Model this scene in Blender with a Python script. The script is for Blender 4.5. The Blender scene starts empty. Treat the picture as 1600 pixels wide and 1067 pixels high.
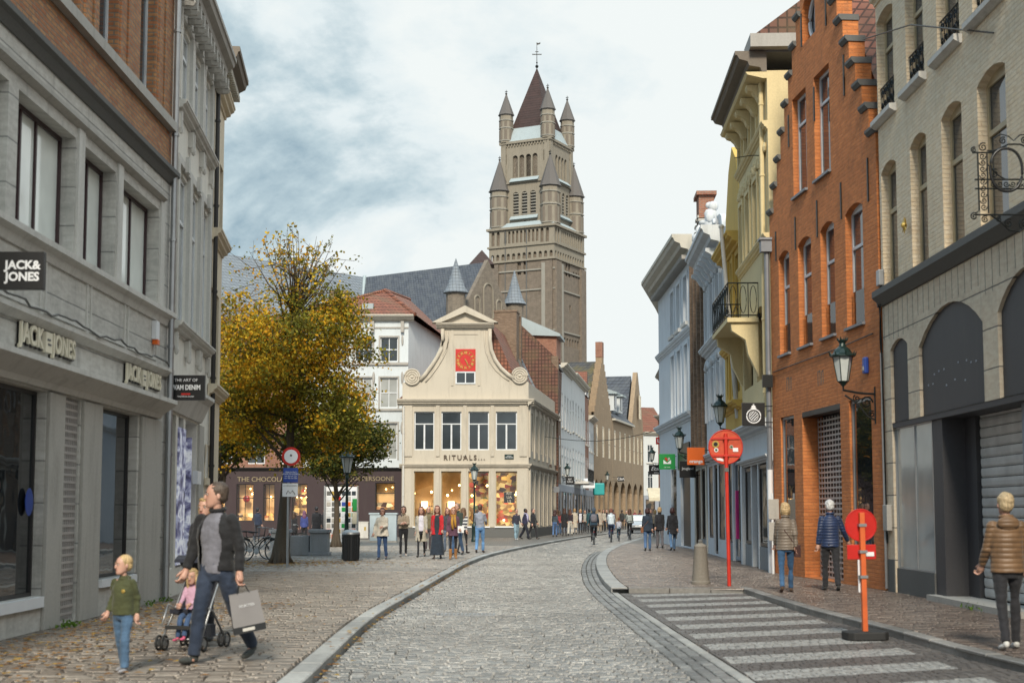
import bpy, bmesh, math, random
from math import sin, cos, pi, radians, sqrt, atan2
from mathutils import Vector, Matrix, Euler
R = random.Random(11)
SC = bpy.context.scene
COL = SC.collection
# ---------------------------------------------------------------- camera model (50 mm lens, 1600 px wide photograph)
F = 2222.0; PITCH = radians(5.1); CY = 602.0; CAMZ = 1.62
def ray(px, py):
    u = (px-800)/F; v = (CY-py)/F
    return Vector((u, cos(PITCH)-v*sin(PITCH), sin(PITCH)+v*cos(PITCH)))
def G(px, py, z=0.1):
    r = ray(px, py); t = (z-CAMZ)/r.z
    return Vector((r.x*t, r.y*t, z))
def D(px, py, Y):
    r = ray(px, py); t = Y/r.y
    return Vector((r.x*t, Y, CAMZ+r.z*t))
# ---------------------------------------------------------------- materials
M = {}
def newmat(name):
    m = bpy.data.materials.new(name); m.use_nodes = True
    nt = m.node_tree; bs = nt.nodes['Principled BSDF']; M[name] = m
    return m, nt, bs
def N(nt, t, **kw):
    n = nt.nodes.new(t)
    for k, v in kw.items():
        if k in n.inputs.keys(): n.inputs[k].default_value = v
        else: setattr(n, k, v)
    return n
def L(nt, a, b): nt.links.new(a, b)
def c4(c): return (c[0], c[1], c[2], 1)
def coords(nt, mode='obj'):
    tc = N(nt, 'ShaderNodeTexCoord')
    if mode == 'obj': return tc.outputs['Object']
    sp = N(nt, 'ShaderNodeSeparateXYZ'); L(nt, tc.outputs['Object'], sp.inputs[0])
    cb = N(nt, 'ShaderNodeCombineXYZ')
    if mode == 'wall':       # (x - y, z): bricks keep running round the reveals
        s = N(nt, 'ShaderNodeMath', operation='ADD'); L(nt, sp.outputs[0], s.inputs[0]); L(nt, sp.outputs[1], s.inputs[1])
        L(nt, s.outputs[0], cb.inputs[0]); L(nt, sp.outputs[2], cb.inputs[1])
    return cb.outputs[0]
def ramp(nt, fac, stops):
    r = N(nt, 'ShaderNodeValToRGB'); e = r.color_ramp.elements
    while len(e) > 1: e.remove(e[-1])
    e[0].position = stops[0][0]; e[0].color = c4(stops[0][1])
    for p, c in stops[1:]:
        x = e.new(p); x.color = c4(c)
    L(nt, fac, r.inputs[0]); return r.outputs[0]
def mixc(nt, fac, a, b, mode='MIX'):
    m = N(nt, 'ShaderNodeMix', data_type='RGBA', blend_type=mode)
    for i, v in ((0, fac), (6, a), (7, b)):
        if hasattr(v, 'is_output') or isinstance(v, bpy.types.NodeSocket): L(nt, v, m.inputs[i])
        else: m.inputs[i].default_value = v if i == 0 else c4(v)
    return m.outputs[2]
def noise(nt, vec, scale, detail=4, rough=.55, dist=0):
    n = N(nt, 'ShaderNodeTexNoise', Scale=scale, Detail=detail, Roughness=rough, Distortion=dist)
    if vec is not None: L(nt, vec, n.inputs['Vector'])
    return n.outputs[0]
def mapping(nt, vec, scale=(1, 1, 1), rot=(0, 0, 0)):
    m = N(nt, 'ShaderNodeMapping'); m.inputs['Scale'].default_value = scale; m.inputs['Rotation'].default_value = rot
    L(nt, vec, m.inputs['Vector']); return m.outputs[0]
def bump(nt, bs, h, dist=.01, strength=1.0):
    b = N(nt, 'ShaderNodeBump', Strength=strength, Distance=dist); L(nt, h, b.inputs['Height']); L(nt, b.outputs[0], bs.inputs['Normal'])
def plain(name, c, rough=.6, metal=0, var=.12, scale=3, b=0, coat=0):
    m, nt, bs = newmat(name); co = coords(nt)
    n = noise(nt, co, scale, 6)
    d = [x*(1-var) for x in c]; l = [min(1, x*(1+var)) for x in c]
    L(nt, ramp(nt, n, [(.3, d), (.7, l)]), bs.inputs['Base Color'])
    bs.inputs['Roughness'].default_value = rough; bs.inputs['Metallic'].default_value = metal
    if coat: bs.inputs['Coat Weight'].default_value = coat
    if b: bump(nt, bs, noise(nt, co, scale*12, 4), b)
    return m
def stucco(name, c, dirt=.35, rough=.85, streak=1.0, b=.004, dc=(.12, .11, .09)):
    """painted render / dressed stone: blotches and run-down streaks of dirt"""
    m, nt, bs = newmat(name); co = coords(nt)
    big = noise(nt, co, .7, 5); st = noise(nt, mapping(nt, co, (2.0, 2.0, .32)), 1.5*streak, 7, .68, .4)
    fine = noise(nt, co, 22, 5)
    col = mixc(nt, ramp(nt, big, [(.35, (0, 0, 0)), (.75, (.5, .5, .5))]), c, [x*.82 for x in c])
    f = ramp(nt, st, [(.50, (0, 0, 0)), (.80, (min(.9, dirt*1.2),)*3)])
    col = mixc(nt, f, col, dc)
    col = mixc(nt, .3, col, ramp(nt, fine, [(.3, [x*.75 for x in c]), (.7, [min(1, x*1.15) for x in c])]))
    L(nt, col, bs.inputs['Base Color']); bs.inputs['Roughness'].default_value = rough
    if b: bump(nt, bs, fine, b)
    return m
def brick(name, c1, c2, mortar, bw=.22, bh=.07, ms=.012, rough=.85, b=.006, paint=0, stain=.25, off=.5):
    m, nt, bs = newmat(name); v = coords(nt, 'wall')
    dist = N(nt, 'ShaderNodeVectorMath', operation='ADD')
    nz = N(nt, 'ShaderNodeTexNoise', Scale=2.5, Detail=3); L(nt, v, nz.inputs['Vector'])
    sc = N(nt, 'ShaderNodeVectorMath', operation='SCALE'); sc.inputs['Scale'].default_value = .018; L(nt, nz.outputs[1], sc.inputs[0])
    L(nt, v, dist.inputs[0]); L(nt, sc.outputs[0], dist.inputs[1])
    br = N(nt, 'ShaderNodeTexBrick', offset=off, Scale=1)
    br.inputs['Brick Width'].default_value = bw; br.inputs['Row Height'].default_value = bh
    br.inputs['Mortar Size'].default_value = ms; br.inputs['Mortar Smooth'].default_value = .3
    L(nt, dist.outputs[0], br.inputs['Vector'])
    br.inputs['Color1'].default_value = c4(c1); br.inputs['Color2'].default_value = c4(c2); br.inputs['Mortar'].default_value = c4(mortar)
    n2 = noise(nt, v, 1.1, 5); n3 = noise(nt, v, 30, 3)
    col = mixc(nt, ramp(nt, n2, [(.4, (0, 0, 0)), (.75, (stain,)*3)]), br.outputs[0], [x*.45 for x in c1])
    col = mixc(nt, .35, col, ramp(nt, n3, [(.3, (.35, .35, .35)), (.7, (.7, .7, .7))]), 'SOFT_LIGHT')
    col = mixc(nt, .5, col, ramp(nt, noise(nt, mapping(nt, v, (4.3, 13, 1)), 1.0, 2), [(.3, (.36, .36, .36)), (.7, (.64, .64, .64))]), 'OVERLAY')
    col = mixc(nt, ramp(nt, noise(nt, mapping(nt, v, (3.2, .3, 1)), 1.3, 6, .7), [(.52, (0, 0, 0)), (.75, (stain,)*3)]), col, (.07, .06, .055))
    L(nt, col, bs.inputs['Base Color']); bs.inputs['Roughness'].default_value = rough
    inv = N(nt, 'ShaderNodeMath', operation='SUBTRACT'); inv.inputs[0].default_value = 1; L(nt, br.outputs[1], inv.inputs[1])
    ad = N(nt, 'ShaderNodeMath', operation='MULTIPLY_ADD'); ad.inputs[1].default_value = .4
    L(nt, n3, ad.inputs[0]); L(nt, inv.outputs[0], ad.inputs[2])
    bump(nt, bs, ad.outputs[0], b)
    return m
def rooftile(name, c1, c2, w=.3, h=.3, moss=None, rough=.75, axis=None):
    """tiles: scalloped rows; uses the object's own x / z"""
    m, nt, bs = newmat(name); v = coords(nt, 'wall')
    br = N(nt, 'ShaderNodeTexBrick', offset=.0, Scale=1)
    br.inputs['Brick Width'].default_value = w; br.inputs['Row Height'].default_value = h; br.inputs['Mortar Size'].default_value = .025
    L(nt, v, br.inputs['Vector'])
    br.inputs['Color1'].default_value = c4(c1); br.inputs['Color2'].default_value = c4(c2); br.inputs['Mortar'].default_value = c4([x*.25 for x in c1])
    n2 = noise(nt, v, .9, 6)
    col = mixc(nt, ramp(nt, n2, [(.45, (0, 0, 0)), (.7, (.7, .7, .7))]), br.outputs[0], moss or [x*.5 for x in c1])
    L(nt, col, bs.inputs['Base Color']); bs.inputs['Roughness'].default_value = rough
    inv = N(nt, 'ShaderNodeMath', operation='SUBTRACT'); inv.inputs[0].default_value = 1; L(nt, br.outputs[1], inv.inputs[1])
    bump(nt, bs, inv.outputs[0], .03)
    return m
def glass(name, c=(.02, .025, .03), rough=.04, var=.5, scale=.8, spec=.5):
    m, nt, bs = newmat(name); co = coords(nt)
    n = noise(nt, co, scale, 2)
    L(nt, ramp(nt, n, [(.35, c), (.65, [min(1, x*(1+var)) for x in c])]), bs.inputs['Base Color'])
    bs.inputs['Roughness'].default_value = rough; bs.inputs['Specular IOR Level'].default_value = spec
    bump(nt, bs, noise(nt, co, 1.5, 2), .004, .6)
    return m
def clear(name, tint=(1, 1, 1), ior_f=1.45):
    m = bpy.data.materials.new(name); m.use_nodes = True; nt = m.node_tree; nt.nodes.clear(); M[name] = m
    o = N(nt, 'ShaderNodeOutputMaterial'); mx = N(nt, 'ShaderNodeMixShader'); t = N(nt, 'ShaderNodeBsdfTransparent'); g = N(nt, 'ShaderNodeBsdfGlossy')
    t.inputs[0].default_value = c4(tint); g.inputs['Roughness'].default_value = .03
    fr = N(nt, 'ShaderNodeFresnel', IOR=ior_f); L(nt, fr.outputs[0], mx.inputs[0]); L(nt, t.outputs[0], mx.inputs[1]); L(nt, g.outputs[0], mx.inputs[2])
    L(nt, mx.outputs[0], o.inputs[0]); return m
def emit(name, c, s):
    m, nt, bs = newmat(name); bs.inputs['Base Color'].default_value = c4(c)
    bs.inputs['Emission Color'].default_value = c4(c); bs.inputs['Emission Strength'].default_value = s
    return m
# ---------------------------------------------------------------- objects
def empty(name, loc=(0, 0, 0), rz=0):
    o = bpy.data.objects.new(name, None); COL.objects.link(o); o.location = loc; o.rotation_euler = (0, 0, rz)
    o.empty_display_size = .2; return o
def tag(o, label, cat, group=None, kind=None):
    o['label'] = label; o['category'] = cat
    if group: o['group'] = group
    if kind: o['kind'] = kind
    return o
def thing(name, label, cat, loc=(0, 0, 0), rz=0, group=None):
    return tag(empty(name, loc, rz), label, cat, group)
def copy_tree(o, parent=None):
    c = o.copy(); COL.objects.link(c); c.parent = parent
    for ch in KIDS.get(o.name, []):
        d = copy_tree(ch, c); KIDS.setdefault(c.name, []).append(d)
    return c
KIDS = {}
def link(name, me, mat, parent=None, smooth=False, angle=None, bevel=0):
    if mat is not None:
        for mm in (mat if isinstance(mat, (list, tuple)) else [mat]):
            me.materials.append(M[mm] if isinstance(mm, str) else mm)
    o = bpy.data.objects.new(name, me); COL.objects.link(o)
    if parent is not None:
        o.parent = parent; KIDS.setdefault(parent.name, []).append(o)
    if smooth:
        me.shade_smooth()
        if angle: me.set_sharp_from_angle(angle=radians(angle))
    if bevel:
        b = o.modifiers.new('bevel', 'BEVEL'); b.width = bevel; b.segments = 2; b.limit_method = 'ANGLE'; b.angle_limit = radians(40)
    return o
class MB:
    def __init__(s): s.v = []; s.f = []; s.m = []; s.cur = 0
    def face(s, pts, mi=None):
        i = len(s.v); s.v += [tuple(p) for p in pts]; s.f.append(tuple(range(i, i+len(pts)))); s.m.append(s.cur if mi is None else mi)
    def add(s, vs, fs):
        i = len(s.v); s.v += [tuple(p) for p in vs]
        for f in fs: s.f.append(tuple(i+k for k in f)); s.m.append(s.cur)
    def box(s, x0, x1, y0, y1, z0, z1):
        s.add([(x0, y0, z0), (x1, y0, z0), (x1, y1, z0), (x0, y1, z0), (x0, y0, z1), (x1, y0, z1), (x1, y1, z1), (x0, y1, z1)],
              [(0, 3, 2, 1), (4, 5, 6, 7), (0, 1, 5, 4), (1, 2, 6, 5), (2, 3, 7, 6), (3, 0, 4, 7)]); return s
    def prism(s, poly, y0, y1):     # polygon in (x, z), counter-clockwise seen from -y, extruded from y0 to y1
        n = len(poly); i = len(s.v)
        s.v += [(p[0], y0, p[1]) for p in poly]+[(p[0], y1, p[1]) for p in poly]
        s.f.append(tuple(range(i, i+n))); s.m.append(s.cur); s.f.append(tuple(range(i+2*n-1, i+n-1, -1))); s.m.append(s.cur)
        for k in range(n):
            j = (k+1) % n; s.f.append((i+k, i+n+k, i+n+j, i+j)); s.m.append(s.cur)
        return s
    def plan(s, poly, z0, z1):      # polygon in (x, y) extruded up
        n = len(poly); i = len(s.v)
        s.v += [(p[0], p[1], z0) for p in poly]+[(p[0], p[1], z1) for p in poly]
        s.f.append(tuple(range(i+n-1, i-1, -1))); s.m.append(s.cur); s.f.append(tuple(range(i+n, i+2*n))); s.m.append(s.cur)
        for k in range(n):
            j = (k+1) % n; s.f.append((i+k, i+j, i+n+j, i+n+k)); s.m.append(s.cur)
        return s
    def cyl(s, p0, p1, r0, r1=None, n=10, caps=True):
        if r1 is None: r1 = r0
        p0 = Vector(p0); p1 = Vector(p1); a = (p1-p0)
        if a.length < 1e-6: return s
        a.normalize(); q = a.to_track_quat('Z', 'Y'); i = len(s.v)
        for p, r in ((p0, r0), (p1, r1)):
            for k in range(n):
                t = 2*pi*k/n; s.v.append(tuple(p+q@Vector((r*cos(t), r*sin(t), 0))))
        for k in range(n):
            j = (k+1) % n; s.f.append((i+k, i+j, i+n+j, i+n+k)); s.m.append(s.cur)
        if caps:
            s.f.append(tuple(range(i+n-1, i-1, -1))); s.m.append(s.cur); s.f.append(tuple(range(i+n, i+2*n))); s.m.append(s.cur)
        return s
    def tube(s, pts, r, n=6, close=False):
        pts = [Vector(p) for p in pts]; m = len(pts); i = len(s.v)
        rs = r if isinstance(r, (list, tuple)) else [r]*m
        up = Vector((0.013, .027, 1)).normalized()
        for k, p in enumerate(pts):
            t = (pts[(k+1) % m]-pts[k-1]) if close else (pts[min(k+1, m-1)]-pts[max(k-1, 0)])
            if t.length < 1e-9: t = Vector((0, 0, 1))
            t.normalize(); a = t.cross(up)
            if a.length < .1: a = t.cross(Vector((1, 0, 0)))
            a.normalize(); b = t.cross(a)
            for q in range(n):
                w = 2*pi*q/n; s.v.append(tuple(p+(a*cos(w)+b*sin(w))*rs[k]))
        for k in range(m if close else m-1):
            for q in range(n):
                j = (q+1) % n; k2 = (k+1) % m
                s.f.append((i+k*n+q, i+k*n+j, i+k2*n+j, i+k2*n+q)); s.m.append(s.cur)
        if not close:
            s.f.append(tuple(range(i+n-1, i-1, -1))); s.m.append(s.cur); s.f.append(tuple(range(i+(m-1)*n, i+m*n))); s.m.append(s.cur)
        return s
    def lathe(s, prof, c=(0, 0, 0), n=16, sx=1, sy=1, a0=0):
        i = len(s.v); m = len(prof)
        for r, z in prof:
            for k in range(n):
                t = 2*pi*k/n+a0; s.v.append((c[0]+r*cos(t)*sx, c[1]+r*sin(t)*sy, c[2]+z))
        for q in range(m-1):
            for k in range(n):
                j = (k+1) % n; s.f.append((i+q*n+k, i+q*n+j, i+(q+1)*n+j, i+(q+1)*n+k)); s.m.append(s.cur)
        s.f.append(tuple(range(i+n-1, i-1, -1))); s.m.append(s.cur); s.f.append(tuple(range(i+(m-1)*n, i+m*n))); s.m.append(s.cur)
        return s
    def ell(s, c, r, n=12, m=8, rot=None):
        i = len(s.v); c = Vector(c); rot = rot or Matrix.Identity(3)
        if isinstance(r, (int, float)): r = (r, r, r)
        s.v.append(tuple(c+rot@Vector((0, 0, -r[2]))))
        for q in range(1, m):
            ph = -pi/2+pi*q/m
            for k in range(n):
                t = 2*pi*k/n; s.v.append(tuple(c+rot@Vector((r[0]*cos(ph)*cos(t), r[1]*cos(ph)*sin(t), r[2]*sin(ph)))))
        s.v.append(tuple(c+rot@Vector((0, 0, r[2])))); top = len(s.v)-1
        for k in range(n):
            j = (k+1) % n; s.f.append((i, i+1+j, i+1+k)); s.m.append(s.cur)
            s.f.append((top, top-n+k, top-n+j)); s.m.append(s.cur)
        for q in range(m-2):
            for k in range(n):
                j = (k+1) % n; s.f.append((i+1+q*n+k, i+1+q*n+j, i+1+(q+1)*n+j, i+1+(q+1)*n+k)); s.m.append(s.cur)
        return s
    def xf(s, mat, i0=0):
        s.v[i0:] = [tuple(mat@Vector(p)) for p in s.v[i0:]]; return s
    def mesh(s, name):
        me = bpy.data.meshes.new(name); me.from_pydata(s.v, [], s.f)
        if any(s.m): me.polygons.foreach_set('material_index', s.m)
        me.update(); return me
    def build(s, name, mat, parent=None, **kw):
        if name in AUTO and parent is not None and len(s.f) > 6: return split_build(s, name, mat, parent, **kw)[0]
        return link(name, s.mesh(name), mat, parent, **kw)
AUTO = {'bracket', 'pier', 'pilaster', 'corbel', 'side_frame', 'dormer_frame', 'pier_base', 'shelf', 'brick_pilaster', 'sticker', 'upstand'}
def split_build(mb, name, mat, parent, gap=.03, **kw):
    """one object for each separate piece collected in mb (pieces whose boxes touch stay together)"""
    par = list(range(len(mb.v)))
    def find(i):
        while par[i] != i: par[i] = par[par[i]]; i = par[i]
        return i
    for f in mb.f:
        for k in f[1:]: par[find(k)] = find(f[0])
    comp = {}
    for fi, f in enumerate(mb.f): comp.setdefault(find(f[0]), []).append(fi)
    boxes = []
    for r, fl in comp.items():
        vs = [mb.v[k] for fi in fl for k in mb.f[fi]]
        boxes.append([[min(v[i] for v in vs) for i in range(3)], [max(v[i] for v in vs) for i in range(3)], fl])
    ch = True
    while ch:
        ch = False
        for i in range(len(boxes)):
            for j in range(i+1, len(boxes)):
                a, b = boxes[i], boxes[j]
                if all(a[0][k] <= b[1][k]+gap and b[0][k] <= a[1][k]+gap for k in range(3)):
                    boxes[i] = [[min(a[0][k], b[0][k]) for k in range(3)], [max(a[1][k], b[1][k]) for k in range(3)], a[2]+b[2]]; boxes.pop(j); ch = True; break
            if ch: break
    out = []
    for b in boxes:
        m = MB(); mp_ = {}
        for fi in b[2]:
            f = []
            for k in mb.f[fi]:
                if k not in mp_: mp_[k] = len(m.v); m.v.append(mb.v[k])
                f.append(mp_[k])
            m.f.append(tuple(f)); m.m.append(mb.m[fi])
        out.append(link(name, m.mesh(name), mat, parent, **kw))
    return out
def text_mb(body, size, depth=.01, bold=0, font=None, spacing=1.0, align='CENTER', sx=1.0, shear=0):
    """lettering as a solid, centred on x, in the x-z plane facing -y"""
    cu = bpy.data.curves.new('t', 'FONT'); cu.body = body; cu.size = size; cu.extrude = depth; cu.align_x = align; cu.align_y = 'CENTER'
    cu.offset = bold; cu.space_character = spacing; cu.resolution_u = 3; cu.shear = shear; cu.space_line = .98
    o = bpy.data.objects.new('t', cu); COL.objects.link(o)
    dg = bpy.context.evaluated_depsgraph_get(); me = bpy.data.meshes.new_from_object(o.evaluated_get(dg))
    mb = MB(); mb.v = [(v.co.x*sx, -v.co.z, v.co.y) for v in me.vertices]; mb.f = [tuple(p.vertices) for p in me.polygons]; mb.m = [0]*len(mb.f)
    bpy.data.objects.remove(o); bpy.data.curves.remove(cu); bpy.data.meshes.remove(me)
    return mb
def text(body, size, mat, parent, loc, name='lettering', rz=0, **kw):
    mb = text_mb(body, size, **kw)
    if rz: mb.xf(Matrix.Rotation(rz, 4, 'Z'))
    mb.v = [(a+loc[0], b+loc[1], c+loc[2]) for a, b, c in mb.v]
    return mb.build(name, mat, parent)
# ---------------------------------------------------------------- facades
class Fac:
    """a facade plane: origin at the viewer's left end, local x along it, local y into the building, z up"""
    def __init__(s, left, right):
        s.P = Vector((left[0], left[1])); d = Vector((right[0]-left[0], right[1]-left[1])); s.W = d.length; s.d = d/s.W
        s.n = Vector((-s.d.y, s.d.x)); s.rz = atan2(s.d.y, s.d.x)
    def at(s, px, py, o=0):
        """o = distance of the plane in front of the wall"""
        r = ray(px, py); q = s.P-s.n*o; k = s.n.dot(q)/(s.n.x*r.x+s.n.y*r.y)
        w = Vector((r.x*k, r.y*k)); return ((w-s.P).dot(s.d), CAMZ+r.z*k-.1)
    def s_(s, px, py=800, o=0): return s.at(px, py, o)[0]
    def z_(s, px, py, o=0): return s.at(px, py, o)[1]
    def rect(s, tl, br):
        a = s.at(*tl); b = s.at(*br); return (a[0], b[0], b[1], a[1])
    def w(s, x, y, z): p = s.P+s.d*x+s.n*y; return Vector((p.x, p.y, z))
    def thing(s, name, label, cat, group=None): return thing(name, label, cat, (s.P.x, s.P.y, .1), s.rz, group)
def arch_pts(x0, x1, zt, rise, n=10, pointed=False):
    """points from left springing to right springing of an arch whose crown is at zt"""
    w = (x1-x0)/2; out = []
    if pointed:
        for k in range(n+1):
            u = k/n; x = x0+(x1-x0)*u; q = abs(u-.5)*2
            out.append((x, zt-rise*(1-sqrt(max(0, 1-q**1.35*1.0)))))
        return out
    if rise >= w*.98:
        for k in range(n+1):
            t = pi-pi*k/n; out.append((x0+w+w*cos(t), zt-rise+rise*sin(t)))
        return out
    rad = (w*w+rise*rise)/(2*rise); half = math.asin(w/rad)
    for k in range(n+1):
        t = half-2*half*k/n; out.append((x0+w-rad*sin(t), zt-rad+rad*cos(t)))
    return out
def wall_mb(W, H, holes, depth=.25, D_=8, z0=0, mask=None, xs=(), zs=(), x0=0, mass=True, mb=None):
    """front sheet with openings (x0,x1,z0,z1[,rise[,depth[,pointed]]]), their reveals, and the mass of the building behind"""
    mb = mb or MB()
    holes = [h for h in holes if h[1] > h[0] and h[3] > h[2]]
    X = sorted(set([x0, W]+[round(v, 4) for h in holes for v in h[:2]]+list(xs))); Z = sorted(set([z0, H]+[round(v, 4) for h in holes for v in h[2:4]]+list(zs)))
    X = [x for x in X if x0 <= x <= W]; Z = [z for z in Z if z0 <= z <= H]
    for i in range(len(X)-1):
        for j in range(len(Z)-1):
            cx = (X[i]+X[i+1])/2; cz = (Z[j]+Z[j+1])/2
            if X[i+1]-X[i] < 1e-4 or Z[j+1]-Z[j] < 1e-4: continue
            if any(h[0] < cx < h[1] and h[2] < cz < h[3] for h in holes): continue
            if mask and not mask(cx, cz): continue
            mb.face([(X[i], 0, Z[j]), (X[i+1], 0, Z[j]), (X[i+1], 0, Z[j+1]), (X[i], 0, Z[j+1])])
    for h in holes:
        a, b, c, d = h[:4]; rise = h[4] if len(h) > 4 else 0; dp = h[5] if len(h) > 5 and h[5] else depth; pt = len(h) > 6 and h[6]
        zs_ = d-rise
        mb.face([(a, 0, c), (a, dp, c), (a, dp, zs_), (a, 0, zs_)]); mb.face([(b, dp, c), (b, 0, c), (b, 0, zs_), (b, dp, zs_)])
        mb.face([(a, 0, c), (b, 0, c), (b, dp, c), (a, dp, c)])
        if rise:
            P = arch_pts(a, b, d, rise, pointed=pt)
            for k in range(len(P)-1):
                (xa, za), (xb, zb) = P[k], P[k+1]
                mb.face([(xa, 0, za), (xb, 0, zb), (xb, 0, d), (xa, 0, d)]); mb.face([(xa, 0, za), (xa, dp, za), (xb, dp, zb), (xb, 0, zb)])
        else: mb.face([(a, 0, d), (a, dp, d), (b, dp, d), (b, 0, d)])
    if mass and D_:
        mb.face([(x0, D_, z0), (x0, 0, z0), (x0, 0, H), (x0, D_, H)]); mb.face([(W, 0, z0), (W, D_, z0), (W, D_, H), (W, 0, H)])
        mb.face([(W, D_, z0), (x0, D_, z0), (x0, D_, H), (W, D_, H)]); mb.face([(x0, 0, H), (W, 0, H), (W, D_, H), (x0, D_, H)])
    return mb
def window(parent, r, y=.14, fm='white_frame', gm='pane_dark', vs=(.5,), hs=(), fw=.06, th=.05, name='window', sill=None, sm='stone_grey', rise=0, back=None, pw=None):
    """frame (part) with its pane (sub-part); vs / hs are the fractions where mullions / transoms stand"""
    x0, x1, z0, z1 = r[:4]; w = x1-x0; h = z1-z0; mb = MB(); iw = pw or fw*.8
    mb.box(x0, x0+fw, y, y+th, z0, z1); mb.box(x1-fw, x1, y, y+th, z0, z1)
    mb.box(x0+fw, x1-fw, y, y+th, z1-fw-rise*.55, z1); mb.box(x0+fw, x1-fw, y, y+th, z0, z0+fw)
    xc = [x0+fw]+sorted(x0+w*v for v in vs)+[x1-fw]
    for t in hs: mb.box(x0+fw, x1-fw, y-.008, y+th, z0+h*t-iw*.6, z0+h*t+iw*.6)
    zc = [z0+fw]+sorted(z0+h*t for t in hs)+[z1-fw]
    for v in vs:
        for k in range(len(zc)-1): mb.box(x0+w*v-iw/2, x0+w*v+iw/2, y+.004, y+th-.002, zc[k]+(iw*.6 if k else 0), zc[k+1]-(iw*.6 if k < len(zc)-2 else 0))
    o = mb.build(name, fm, parent)
    MB().box(x0+fw*.5, x1-fw*.5, y+th*.55, y+th*.55+.012, z0+fw*.5, z1-fw*.5).build('pane', gm, o)
    if back is not None:
        MB().box(x0, x1, y+back, y+back+.02, z0, z1).build('curtain', 'curtain', o)
    if sill:
        MB().box(x0-sill*.5, x1+sill*.5, -sill, y, z0-.09, z0-.002).build('sill', sm, o)
    return o
# ---------------------------------------------------------------- palette
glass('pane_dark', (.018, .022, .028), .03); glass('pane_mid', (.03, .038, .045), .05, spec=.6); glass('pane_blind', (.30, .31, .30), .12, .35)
glass('pane_shop', (.012, .014, .016), .02, spec=.8)
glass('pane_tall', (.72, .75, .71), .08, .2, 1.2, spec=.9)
clear('clear_glass')
plain('white_frame', (.62, .64, .66), .45); plain('grey_frame', (.22, .24, .27), .5); plain('dark_frame', (.02, .018, .018), .4); plain('red_frame', (.035, .012, .015), .4)
plain('cream_frame', (.45, .36, .22), .5); plain('curtain', (.5, .5, .46), .9)
stucco('stone_grey', (.43, .41, .375), .6); stucco('stone_light', (.60, .58, .54), .5); stucco('stone_dark', (.13, .13, .125), .3); stucco('plinth', (.24, .25, .26), .5)
stucco('render_white_left', (.74, .71, .64), .3); stucco('render_tan', (.66, .57, .43), .3); stucco('render_house', (.62, .67, .70), .25)
stucco('stone_cream', (.53, .475, .39), .45, dc=(.16, .14, .11)); stucco('cream_paint', (.70, .57, .32), .3); stucco('ochre_paint', (.62, .41, .10), .3)
stucco('white_paint', (.62, .66, .70), .3); stucco('white_ornate', (.60, .63, .66), .4); stucco('white_row', (.60, .63, .64), .3)
stucco('cornice_grey', (.40, .38, .35), .4); stucco('cornice_pale', (.55, .52, .45), .35); stucco('cornice_brown', (.19, .16, .13), .4)
stucco('shop_maroon', (.035, .017, .02), .2, .5); stucco('shop_grey', (.30, .33, .38), .3); stucco('shop_white', (.62, .65, .68), .25)
brick('brick_warm', (.36, .13, .055), (.47, .235, .10), (.22, .18, .13)); brick('brick_orange', (.66, .225, .068), (.52, .17, .05), (.55, .20, .07), .24, .08, b=.014, ms=.012, stain=.3)
brick('brick_white', (.84, .69, .49), (.78, .635, .45), (.73, .59, .42), .24, .075, b=.014, stain=.16)
brick('brick_brown', (.17, .105, .065), (.27, .18, .12), (.17, .14, .11)); brick('brick_buff', (.35, .25, .16), (.28, .195, .12), (.36, .28, .19)); brick('brick_red', (.26, .09, .055), (.34, .15, .09), (.26, .20, .16))
brick('tower_brick', (.205, .175, .14), (.275, .235, .19), (.22, .18, .14), .5, .16, .03, stain=.5, b=.03); brick('tower_brick_low', (.20, .165, .13), (.25, .205, .165), (.22, .18, .14), .5, .16, .03, stain=.45, b=.03)
stucco('tower_stone', (.275, .245, .195), .75, b=.02); stucco('tower_trim', (.30, .285, .25), .5, b=.02); stucco('tower_lead', (.36, .42, .44), .25); stucco('cone_stone', (.13, .12, .115), .6, b=.03)
brick('block_stone', (.66, .55, .41), (.71, .60, .455), (.16, .14, .12), 40, .62, .012, b=.004, stain=.3); brick('plain_block', (.52, .50, .46), (.58, .56, .52), (.28, .275, .26), 40, .55, .012, b=.004, stain=.4)
rooftile('roof_red', (.30, .11, .065), (.21, .08, .05), .22, .24, (.15, .10, .06)); rooftile('roof_brown', (.17, .075, .05), (.13, .06, .045), .24, .26, (.14, .10, .05)); rooftile('roof_spire', (.062, .034, .030), (.045, .028, .026), 6, .55)
rooftile('slate', (.085, .095, .115), (.06, .07, .09), .5, .4, (.11, .12, .13)); rooftile('slate_light', (.22, .25, .28), (.19, .215, .245), .7, .5, (.16, .19, .23)); rooftile('slate_moss', (.075, .075, .08), (.06, .06, .06), .4, .3, (.17, .135, .03))
plain('bag_grey', (.20, .19, .19), .6); plain('pink', (.60, .02, .22), .6); plain('iron', (.012, .014, .014), .4, .3); plain('lamp_green', (.012, .03, .026), .35, .2, b=.001); plain('lamp_glass', (.5, .53, .52), .2); plain('black_sign', (.012, .012, .013), .35)
plain('sign_white', (.75, .76, .78), .5, var=.04); plain('sign_red', (.50, .02, .015), .35, var=.1, scale=5); plain('sign_red_fade', (.52, .075, .03), .4, var=.2, scale=8); plain('sign_blue', (.02, .06, .30), .4)
plain('pole_red', (.55, .035, .02), .4, var=.2); plain('pole_orange', (.60, .12, .03), .45, var=.2); plain('orange_sign', (.78, .135, .01), .4, var=.04); plain('green_sign', (.01, .24, .05), .4, var=.06)
plain('galv', (.35, .36, .37), .4, .7); plain('zinc', (.20, .21, .23), .5, .3); plain('rubber', (.02, .02, .02), .7); plain('bin_black', (.015, .016, .018), .4); plain('cabinet', (.42, .50, .54), .5, var=.08)
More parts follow.
